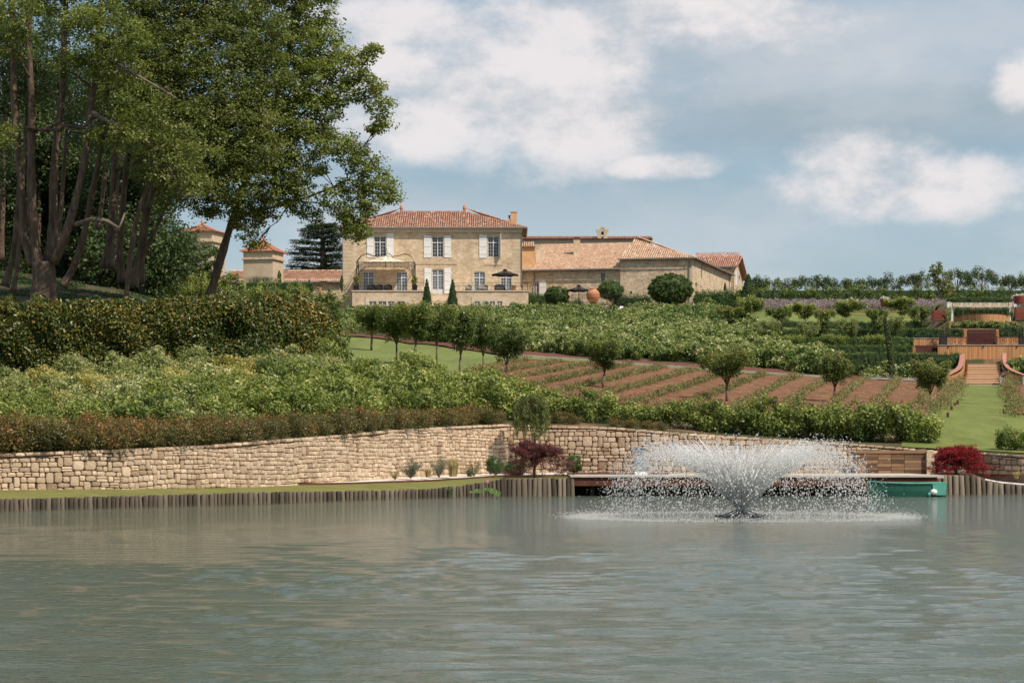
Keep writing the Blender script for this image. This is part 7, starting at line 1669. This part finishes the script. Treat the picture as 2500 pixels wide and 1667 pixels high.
    for px in (2317, 2475): r = thing('ochre_post', 'short ochre post ' + ('left' if px < 2400 else 'right') + ' of the shrubs under the curved planter', 'post', (X(px, 203), 203, Z(802, 203))); MB().box(X(px, 203), X(px + 4.5, 203), 203, 203.2, Z(804, 203), Z(784, 203)).build('post', M['wood_ochre'], r)
    rr = random.Random(2)
    for i in range(12): kL.put(i, (X(2325 + i * 13.5, 203), 203.4 + rr.uniform(-.4, .4) - 1.2 * math.sin(i / 11 * math.pi), Z(805, 203)), i, (.62, .62, .52), 'light green shrub in the row under the curved ochre planter', 'light shrubs under the curved planter')
    for px, Y, s in ((2470, 184.5, .85), (2492, 184.8, 1.0), (2515, 185, .9), (2540, 185, 1), (2483, 186.5, 1.05), (2462, 187, .9), (2508, 187, 1)): kL.put(px, (X(px, Y), Y, Z(918, Y)), px, s, 'light green shrub in the bed right of the bottom stairs', 'light shrubs right of the bottom stairs')
    # curved planter
    root = thing('curved_planter', 'bowed ochre boarded planter filled with grasses', 'planter', (X(2397, 206), 206, Z(790, 206)))
    P = []; zt, zb_ = Z(768, 206), Z(792, 206)
    for k in range(17):
        t = k / 16; P.append((X(2328, 208) + (X(2465, 208) - X(2328, 208)) * t, 208 - 2.4 * math.sin(math.pi * t)))
    boards(root, P, lambda t: zb_, lambda t: zt, seed=9); ri = MB(); ri.tube([(p[0], p[1], zt + .02) for p in P], .045, 5); ri.build('rim', M['wood_red'], root)
    so = MB(); so.add([(p[0], p[1] + .1, zt - .12) for p in P], [tuple(range(17))]); so.build('soil', M['mulch'], root)
    rng = np.random.default_rng(4); 
    for i in range(11):
        px = 2336 + i * 12; blades('grass_tuft', 'tuft of fine green grass in the bowed ochre planter', 'grass tuft', px, 207.4, 770, rng.uniform(.55, .8), .5, 'grassb', 260, 60 + i, .3, .014)['group'] = 'grass tufts in the bowed planter'
    for lab, px0, px1, py0, py1, Y in (('white rendered pillar left of the curved planter', 2322.5, 2331.5, 779, 751, 209.5), ('white rendered pillar right of the curved planter', 2459, 2468, 776, 748, 209.5), ('small white post at the left end of the upper scroll railing', 2313, 2318, 749, 737, 223), ('small white post at the right end of the upper scroll railing', 2474.5, 2482, 750, 734, 223)):
        r = thing('white_pillar', lab, 'pillar', (X(px0, Y), Y, Z(py0, Y))); MB().box(X(px0, Y), X(px1, Y), Y, Y + .6, Z(py0, Y) - .4, Z(py1, Y) - .05).build('shaft', M['white'], r); MB().box(X(px0 - .6, Y), X(px1 + .6, Y), Y - .03, Y + .63, Z(py1, Y) - .05, Z(py1, Y)).build('cap', M['white'], r)
    Y = 212; r = thing('board_wall', 'ochre backing wall behind the grasses of the curved planter', 'retaining wall', (X(2395, Y), Y, Z(770, Y))); boards(r, [(X(2332, Y), Y), (X(2459, Y), Y)], lambda t: Z(772, Y), lambda t: Z(749.5, Y), seed=12, w=.2); MB().box(X(2331, Y), X(2460, Y), Y - .06, Y + .3, Z(749.5, Y), Z(748.3, Y)).build('coping', M['white'], r)
    Y = 224; r = thing('stone_strip_wall', 'low pink beige wall under the hilltop behind the upper scroll railing', 'low wall', (X(2396, Y), Y, Z(748, Y))); MB().box(X(2318, Y), X(2474, Y), Y, Y + .4, Z(752, Y), Z(738, Y)).build('wall', M['cream'], r)
    Y = 222.6; r = thing('scroll_railing', 'dark scroll railing along the low pink beige wall on the hilltop', 'railing', (X(2396, Y), Y, Z(750, Y))); mb = MB(); scroll(mb, frame(0, Y, 0, 0), X(2326, Y), X(2462, Y), Z(750, Y), Z(738.5, Y), 0, .014, .75); mb.build('railing', M['iron'], r)
    r = thing('thin_railing', 'thin dark hilltop railing in front of the low clipped hedge', 'railing', (X(2396, 230), 230, Z(740, 230))); mb = MB(); mb.tube([W(2325, 727, 230), W(2463, 727, 230)], .015, 4)
    for px in (2326, 2462): mb.tube([W(px, 745, 230), W(px, 727, 230)], .03, 5)
    mb.build('railing', M['iron'], r)
    for lab, a, b, p0, p1, Y in (('red slatted panel left of the curved planter', 2276, 2310, 783, 756, 214), ('red slatted panel at the right edge by the white pillar', 2478, 2520, 782, 750, 214)):
        r = thing('slatted_panel', lab, 'slatted panel', (X(a, Y), Y, Z(p0, Y))); n = 8; h = (Z(p1, Y) - Z(p0, Y)) / n
        for k in range(n): b_ = MB(); b_.box(X(a, Y), X(b, Y), Y - .3 + .08 * k, Y + .4, Z(p0, Y) + h * k, Z(p0, Y) + h * (k + 1) - .025); b_.build('slat', M['wood_red_l'], r)
        for px in (a, b): MB().box(X(px, Y) - .06, X(px, Y) + .06, Y - .36, Y - .24, Z(p0, Y) - .3, Z(p1, Y) + .02).build('post', M['wood_red'], r)
    for i, (px, py) in enumerate(((2314, 775), (2317, 762), (2472, 766), (2470, 778))): kL.put(i, (X(px, 209), 209 + .3 * i, Z(py + 10, 209)), i, (.28, .28, .55), 'narrow light shrub beside the white pillars of the curved planter', 'narrow shrubs beside the white pillars')
    # concrete kerb at the back of the field
    root = thing('concrete_kerb', 'grey concrete kerb along the back edge of the soil field', 'kerb', (X(1800, 178), 178, 7)); mb = MB()
    ps = list(range(1240, 2052, 12))
    for a, b in zip(ps[:-1], ps[1:]):
        pa, pb = G(a, 178), G(b, 178); h = .14; mb.add([(pa.x, 177.9, pa.z - .1), (pb.x, 177.9, pb.z - .1), (pb.x, 177.9, pb.z + h + .08), (pa.x, 177.9, pa.z + h + .08), (pa.x, 178.25, pa.z + h + .1), (pb.x, 178.25, pb.z + h + .1), (pb.x, 178.25, pb.z), (pa.x, 178.25, pa.z)], [(0, 1, 2, 3), (3, 2, 5, 4), (4, 5, 6, 7)])
    mb.build('kerb', M['concrete'], root)
    for lab, a, b, d in (('long low grey concrete wall at the foot of the laurels left of the stairs', 2050, 2240, 0), ('end block of the concrete wall touching the curved stair wall', 2297, 2309, 0), ('concrete block at the right edge beside the curved stair wall', 2497, 2540, 0)):
        r = thing('concrete_wall', lab, 'low wall', (X(a, 179), 179, 6)); MB().box(X(a, 179), X(b, 179), 179, 179.35, Z(945, 179), Z(922 if a < 2300 else 919, 179)).build('wall', M['concrete'], r)
    root = thing('water_pipe', 'white plastic sheet and small tap lying on the concrete wall', 'plastic sheet', (X(2150, 179), 179.1, Z(921, 179))); mb = MB(); rr = random.Random(1)
    ro = [[(X(2100 + 12 * i, 179), 179.0 + .14 * j, Z(921, 179) + rr.uniform(0.01, .08)) for i in range(8)] for j in range(3)]
    for j in range(2):
        for i in range(7): mb.quad(ro[j][i], ro[j][i + 1], ro[j + 1][i + 1], ro[j + 1][i])
    mb.build('sheet', M['white'], root); mb = MB(); mb.tube([W(2163, 921, 179), W(2163, 916, 179), W(2160, 916, 179)], .025, 5); mb.build('tap', M['iron'], root)
    # rusty path posts
    for i, (px, pt, pb) in enumerate(((2314, 1007, 1026), (2323, 992, 1008), (2331.5, 983, 997), (2338, 977, 994), (2452, 998, 1018), (2454.5, 988, 1001), (2455.5, 978, 988), (2456.5, 968, 976))):
        Y = Yat(px, pb, 108); s = Y / FPX; side = 'left' if px < 2400 else 'right'; k = ['nearest', 'second', 'third', 'farthest'][i % 4]
        r = thing('rusty_post', f'{k} rusty square post on the {side} side of the grass path', 'post', tuple(G(px, Y)), 'rusty posts along the grass path'); MB().box(X(px, Y) - .06, X(px, Y) + .06, Y - .06, Y + .06, G(px, Y).z - .1, G(px, Y).z + (pb - pt) * s).build('post', M['corten'], r)
    # small things: white spotlight on lawn
    r = thing('manhole_cover', 'small pale square cover on the upper terrace lawn', 'cover', tuple(G(1729, 250))); mb = MB(); g = G(1729, 250); mb.box(g.x - .22, g.x + .22, 249.7, 250.4, g.z + .1, g.z + .22); mb.build('cover', M['cream'], r)
garden_stage()

# ------------------------------------------------------------------ quay furniture
def quay_things():
    Y = 106; root = thing('electric_cabinet', 'grey blue metal cabinet against the brown wall left of the fountain spray', 'cabinet', (XP(1563, Y), Y, .82)); x0, x1 = XP(1548.5, Y), XP(1578, Y)
    MB().box(x0, x1, Y, Y + .35, .82, ZP(1094, Y)).build('body', M['cabinet'], root); mb = MB(); mb.box(x0 - .03, x1 + .03, Y - .05, Y + .38, ZP(1094, Y), ZP(1091, Y)); mb.build('lid', M['cabinet'], root)
    MB().box(x0 + .05, x1 - .05, Y - .012, Y, .9, ZP(1096, Y)).build('door', M['cabinet'], root); mb = MB(); mb.box(x0 + .09, x0 + .22, Y - .02, Y - .012, ZP(1109, Y), ZP(1103, Y)); mb.build('warning_label', M['maple_r'], root)
    Y = 100.5; root = thing('sign_board', 'tilted white information board on the quay edge behind the spray', 'sign', (XP(1566, Y), Y, .82)); mb = MB(); mb.add([W(1549, 1151, Y), W(1579, 1151, Y), W(1584, 1167, Y - .4), W(1554, 1167, Y - .4)], [(0, 1, 2, 3)]); mb.prism([W(1549, 1151.2, Y), W(1579, 1151.2, Y), W(1584, 1167.2, Y - .4), W(1554, 1167.2, Y - .4)], (0, .02, -.02)); mb.build('panel', M['sign'], root)
    tx = MB()
    for j, (a, b) in enumerate(((.15, .5), (.55, .8), (.2, .7), (.5, .85))):
        t = .2 + j * .18; l0 = W(1549, 1151, Y).lerp(W(1554, 1167, Y - .4), t); r0 = W(1579, 1151, Y).lerp(W(1584, 1167, Y - .4), t); p, q = l0.lerp(r0, a), l0.lerp(r0, b); d = Vector((0, -.012, .012)); tx.add([p + d, q + d, q + d + Vector((0, -.014, -.025)), p + d + Vector((0, -.014, -.025))], [(0, 1, 2, 3)])
    tx.build('print', M['zinc'], root)
    for px in (1556, 1576): MB().tube([W(px, 1163, Y - .1), (XP(px, Y), Y - .1, .82)], .015, 5).build('leg', M['zinc'], root)
    # wooden plank panel
    Y = 107.2; root = thing('plank_panel', 'weathered wooden plank panel of horizontal boards between wall and red maple', 'wooden panel', (XP(2175, Y), Y, .82)); r = random.Random(6)
    xs = [2086, 2112, 2144, 2176, 2208, 2262]; zb = Z0 = ZP(1156, Y); zt = ZP(1106, Y); rows = 6; h = (zt - zb) / rows
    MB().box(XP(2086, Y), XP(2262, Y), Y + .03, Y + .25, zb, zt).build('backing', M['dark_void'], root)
    for k in range(rows):
        for a, b in zip(xs[:-1], xs[1:]):
            mb = MB(); mb.tc = min(1, max(0, r.gauss(.5, .22))); mb.box(XP(a, Y) + .008, XP(b, Y) - .008, Y + r.uniform(-.006, .006), Y + .03, zb + h * k + .008, zb + h * (k + 1) - .006); mb.build('plank', M['panel'], root, tint=True)
    mb = MB(); mb.tc = .8; mb.box(XP(2084, Y), XP(2264, Y), Y - .05, Y + .3, zt + .002, zt + .12); mb.build('top_rail', M['panel'], root, tint=True)
    Y = 107.0; root = thing('stone_pier', 'narrow stone pier between the plank panel and the red maple', 'pier', (XP(2267, Y), Y, .82)); MB().box(XP(2263, Y), XP(2290, Y), Y, Y + .9, .7, ZP(1100, Y)).build('pier', M['rubble'], root)
    # boat
    Y = 97.0; s = Y / FPX; root = thing('rowing_boat', 'green plastic rowing boat moored under the quay beside the stakes', 'boat', (XP(2210, Y), Y, 0)); xl, xr = XP(2118, Y), XP(2300, Y); L = xr - xl; mb = MB(); n = 15; rings = []
    for k in range(n):
        t = k / (n - 1); x = xl + L * t; hw = .58 * (math.sin(min(t * 1.9 + .12, 1.57)) ** .8) * (1 - .10 * t); sh = .50 + .10 * (1 - t) ** 3 + .035 * t * t; x2 = x + (.10 if k == n - 1 else 0)
        rings.append([(x2, Y - hw, sh), (x2 - .0, Y - hw * .93, .22), (x2, Y - hw * .8, -.05), (x2, Y, -.12), (x2, Y + hw * .8, -.05), (x2, Y + hw * .93, .22), (x2, Y + hw, sh), (x2, Y + hw * .86, sh - .02), (x2, Y + hw * .7, .1), (x2, Y - hw * .7, .1), (x2, Y - hw * .86, sh - .02)])
    vs = [p for r_ in rings for p in r_]; m = 11; fs = [(i * m + j, (i + 1) * m + j, (i + 1) * m + (j + 1) % m, i * m + (j + 1) % m) for i in range(n - 1) for j in range(m)] + [tuple(range(m)), tuple((n - 1) * m + j for j in reversed(range(m)))]
    mb.add(vs, fs); mb.build('hull', M['boat'], root)
    g = MB(); g.tube([(r_[0][0], r_[0][1] - .015, r_[0][2]) for r_ in rings], .028, 6); g.tube([(r_[6][0], r_[6][1] + .015, r_[6][2]) for r_ in rings], .028, 6); g.tube([rings[-1][0], rings[-1][6]], .028, 6); g.build('gunwale', M['boat_l'], root)
    for k in (5, 8): a = rings[k]; MB().box(a[0][0] - .13, a[0][0] + .13, a[0][1] + .04, a[6][1] - .04, .36, .40).build('thwart', M['boat_l'], root)
    for k in (6, 9): a = rings[k][0]; q = MB(); q.tube([(a[0], a[1], a[2]), (a[0], a[1], a[2] + .09)], .022, 6); q.build('rowlock', M['boat'], root)
    xt = xr + .02; ft = MB(); ft.lathe((xt - .45, Y - .56, .18), [(.02, -.12), (.12, -.08), (.15, 0), (.12, .08), (.02, .12)], 10); ft.build('fender', M['sign'], root, smooth=True); ft = MB(); ft.lathe((xt - .62, Y - .56, .08), [(.01, -.1), (.07, -.05), (.08, 0), (.07, .05), (.01, .1)], 8); ft.build('fender', M['boat_l'], root, smooth=True)
    pl = MB(); pl.quad((xr - .42, rings[-2][0][1] - .035, .06), (xr + .06, rings[-1][0][1] - .035, .06), (xr + .08, rings[-1][0][1] - .035, .52), (xr - .48, rings[-2][0][1] - .035, .52)); pl.build('stern_panel', M['boat_l'], root)
quay_things()

# ------------------------------------------------------------------ person sitting on the lowest step
def person():
    Y = 180.2; x = XP(2444, Y); zb = ZP(941, 180) ; root = thing('person', 'person in dark blue shirt sitting bent forward on the lowest garden step', 'person', (x, Y, zb))
    skin = M_flat('skin', (.42, .25, .17)); hair = M_flat('dark_hair', (.02, .015, .012)); shirt = M_flat('dark_blue_cotton', (.03, .04, .07)); trous = M_flat('pale_trousers', (.55, .55, .58))
    def skinned(name, pts, edges, rad, mat, parent, lv=1):
        me = bpy.data.meshes.new(name); me.from_pydata([Vector(p) for p in pts], edges, []); me.materials.append(mat); o = link(name, me, parent)
        md = o.modifiers.new('s', 'SKIN'); 
        for v, r in zip(me.skin_vertices[0].data, rad): v.radius = (r, r)
        me.skin_vertices[0].data[0].use_root = True
        o.modifiers.new('ss', 'SUBSURF').levels = lv; o.modifiers['ss'].render_levels = lv; return o
    J = [(0, .1, .42), (.02, .02, .6), (.06, -.12, .80), (.10, -.22, .92), (.13, -.28, 1.0), (.15, -.33, 1.10),           # pelvis..head
         (-.10, -.15, .84), (-.16, -.32, .62), (-.02, -.46, .46), (.24, -.15, .84), (.34, -.34, .62), (.26, -.48, .44),   # arms
         (-.09, .05, .42), (-.14, -.40, .50), (-.10, -.42, .10), (-.10, -.55, .05), (.11, .05, .42), (.16, -.42, .50), (.14, -.44, .10), (.14, -.57, .05)]
    E = [(0, 1), (1, 2), (2, 3), (3, 4), (4, 5), (2, 6), (6, 7), (7, 8), (2, 9), (9, 10), (10, 11), (0, 12), (12, 13), (13, 14), (14, 15), (0, 16), (16, 17), (17, 18), (18, 19)]
    Rr = [.14, .13, .15, .07, .06, .10, .06, .045, .035, .06, .045, .035, .09, .065, .05, .04, .09, .065, .05, .04]
    skinned('body', J, E, Rr, skin, root); skinned('shirt', [J[i] for i in (0, 1, 2, 6, 9, 7, 10)], [(0, 1), (1, 2), (2, 3), (2, 4), (3, 5), (4, 6)], [.15, .155, .175, .08, .08, .065, .065], shirt, root)
    skinned('trousers', [J[i] for i in (0, 12, 13, 14, 16, 17, 18)], [(0, 1), (1, 2), (2, 3), (0, 4), (4, 5), (5, 6)], [.15, .105, .085, .07, .105, .085, .07], trous, root)
    mb = MB(); mb.lathe((.155, -.325, 1.02), [(.02, 0), (.09, .03), (.115, .10), (.09, .18), (.02, .21)], 10); me = bpy.data.meshes.new('hair'); me.from_pydata([Vector(v) + Vector((0, .02, .0)) for v in mb.v], [], mb.f); me.materials.append(hair); link('hair', me, root)
    mb = MB(); mb.box(-.16, .28, -.52, -.30, .50, .53); me = bpy.data.meshes.new('paper'); me.from_pydata(mb.v, [], mb.f); me.materials.append(M['white']); o = link('newspaper', me); o.location = (x, Y, zb); tag(o, 'white paper held on the lap of the sitting person', 'paper')
person()

# ------------------------------------------------------------------ fountain
def fountain():
    Y0 = 66.0; x0 = XP(1810, Y0); s = Y0 / FPX; root = thing('floating_fountain', 'round dark floating fountain disc with nozzle on the lake', 'fountain', (x0, Y0, 0))
    fl = MB(); n = 8
    for k in range(n):
        a = 2 * math.pi * k / n; R = .68; p = MB(); P = []
        for da, rr in ((-.36, .18), (-.36, R), (-.12, R * 1.04), (.12, R * 1.04), (.36, R), (.36, .18)): P.append((x0 + rr * math.cos(a + da), Y0 + rr * math.sin(a + da), .02))
        p.prism(P, (0, 0, .065)); p.build('float', M['float'], root)
    c = MB(); c.lathe((x0, Y0, 0), [(.26, .03), (.26, .10), (.16, .105), (.14, .14), (.11, .15)], 16); c.build('housing', M['float'], root)
    c = MB(); c.lathe((x0, Y0, .13), [(.08, .0), (.10, .03), (.08, .05)], 12); c.build('nozzle', M['zinc'], root)
    for k in range(4): a = k * 1.57 + .4; c = MB(); c.tube([(x0 + .14 * math.cos(a), Y0 + .14 * math.sin(a), .22), (x0 + .5 * math.cos(a), Y0 + .5 * math.sin(a), .09)], .018, 5); c.build('strut', M['zinc'], root)
    m, nt, p = mat_new('spray_water'); p.inputs['Base Color'].default_value = (.98, .98, .98, 1); p.inputs['Roughness'].default_value = .25; p.inputs['Specular IOR Level'].default_value = .6
    tr = nd(nt, 'ShaderNodeBsdfTranslucent'); tr.inputs[0].default_value = (.97, .97, .97, 1); mx = nd(nt, 'ShaderNodeMixShader'); mx.inputs[0].default_value = .45; nt.links.new(p.outputs[0], mx.inputs[1]); nt.links.new(tr.outputs[0], mx.inputs[2]); tp = nd(nt, 'ShaderNodeBsdfTransparent'); m2 = nd(nt, 'ShaderNodeMixShader'); m2.inputs[0].default_value = .3; nt.links.new(mx.outputs[0], m2.inputs[1]); nt.links.new(tp.outputs[0], m2.inputs[2]); nt.links.new(m2.outputs[0], nt.nodes['Material Output'].inputs[0]); mj = m.copy(); mj.name = 'joined_water'; m2.inputs[0].default_value = .52
    rng = np.random.default_rng(2)
    def drops(pos, rad, vel, name, label, stretch=1.0):
        n = len(pos); d = unit(vel + 1e-6); a = unit(np.cross(d, rng.normal(size=(n, 3)))); b = np.cross(d, a); r = rad[:, None]
        st = np.asarray(stretch).reshape(-1, 1) if hasattr(stretch, '__len__') else stretch
        V = np.stack([pos + a * r - d * r * st * .5, pos + (-.5 * a + .87 * b) * r - d * r * st * .5, pos + (-.5 * a - .87 * b) * r - d * r * st * .5, pos + d * r * st * 1.2], 1).reshape(-1, 3)
        i = (np.arange(n) * 4)[:, None]; F = np.array([[0, 1, 3], [1, 2, 3], [2, 0, 3], [2, 1, 0]]); Fc = (i[:, None, :] + F[None]).reshape(-1, 3)
        o = link(name, np_mesh(name, V, Fc, m)); tag(o, label, 'water spray', kind='stuff'); return o
    N = 112000
    az = rng.random(N) * 2 * math.pi; jet = np.round(az / (2 * math.pi) * 44) / 44 * 2 * math.pi; az = jet + rng.normal(0, .045, N)
    th = np.radians(rng.normal(39.5, 1.9, N)); sp = rng.normal(1, .055, N); vh = 8.1 * np.sin(th) * sp; vz = 7.75 * np.cos(th) * sp
    T = rng.random(N) ** 1.7 * 1.6; k = 1.05
    dt = .01; x = np.zeros(N); z = np.full(N, .17); ux = vh.copy(); uz = vz.copy(); tt = np.zeros(N)
    for _ in range(175):
        live = tt < T; x += np.where(live, ux * dt, 0); z += np.where(live, uz * dt, 0); ux -= np.where(live, k * ux * dt, 0); uz -= np.where(live, (9.2 + .55 * k * uz) * dt, 0); tt += dt * live
    ok = (z > .02); clump = rng.normal(0, 1, (N, 3)) * (.012 + .05 * np.clip(T, 0, 1.2))[:, None]
    pos = np.stack([x0 + x * np.cos(az), Y0 + x * np.sin(az), z], 1) + clump; ok &= pos[:, 2] > .01
    # dense sheets near the nozzle, loose beads far out
    rad = np.where(T < .45, rng.uniform(.006, .014, N), rng.lognormal(-4.4, .50, N)); rad = np.clip(rad, .004, .030)
    keep = ok & ~((T > .42) & (rng.random(N) < .48)) & ~((T < .24) & (rng.random(N) < .93)); vel = np.stack([ux * np.cos(az), ux * np.sin(az), uz], 1)
    st = np.where(T < .45, 3.2, 1.35)
    drops(pos[keep], rad[keep], vel[keep], 'fountain_spray', 'white cone and falling curtain of drops above the floating fountain', st[keep])
    # joined strands of water where the jets leave the nozzle
    sm = MB()
    for k in range(380):
        a = k / 380 * 6.283 + rng.normal() * .03; th = math.radians(rng.normal(39, 2.8)); v0 = 7.95 * (1 + rng.normal() * .04); ux_, uz_ = v0 * math.sin(th), v0 * math.cos(th); te = rng.uniform(.26, .44); P = []; R_ = []
        for j in range(8):
            t = te * j / 7; P.append((x0 + (ux_ * t * (1 - .3 * t)) * math.cos(a) + rng.normal() * .006 * j, Y0 + (ux_ * t * (1 - .3 * t)) * math.sin(a), .17 + uz_ * t - 4.9 * t * t + rng.normal() * .006 * j)); R_.append((.019 + .012 * math.sin(j * 1.3 + k)) * (1 - (j / 7.4) ** 2) + .003)
        sm.tube(P, R_, 5)
    for rr_, ns, zt_ in ((.85, 26, .5),):              # lumpy solid root of the jet
        vs = []
        for j in range(9):
            t = j / 8; z_ = .16 + zt_ * t
            for q in range(ns): a = 6.283 * q / ns; r_ = rr_ * (.055 + .50 * t ** 1.05) * (1 + .16 * rng.normal() * t); vs.append((x0 + r_ * math.cos(a), Y0 + r_ * math.sin(a), z_ + .05 * rng.normal() * t))
        sm.add(vs, [(j * ns + q, j * ns + (q + 1) % ns, (j + 1) * ns + (q + 1) % ns, (j + 1) * ns + q) for j in range(8) for q in range(ns) if rng.random() > .32 * (j / 8)])
    jo = sm.build('water_jet', mj, None, smooth=True); tag(jo, 'dense white funnel of joined water strands rising from the fountain nozzle', 'water jet', kind='stuff')
    n = 16000; a = rng.random(n) * 6.283; R = rng.normal(4.35, .28, n); R = np.where(rng.random(n) < .12, rng.uniform(1.2, 5.2, n), R); zz = np.abs(rng.normal(0, .055, n)) * (1 + 1.6 * (rng.random(n) < .1)); cl = .6 + .4 * np.sin(a * 23 + 3 * np.sin(a * 7)); zz *= .5 + cl
    pos = np.stack([x0 + R * np.cos(a), Y0 + R * np.sin(a), zz + .004], 1); drops(pos, rng.uniform(.004, .013, n), rng.normal(size=(n, 3)), 'splash_ring', 'ring of white splashes around the floating fountain', 1.4)
fountain()
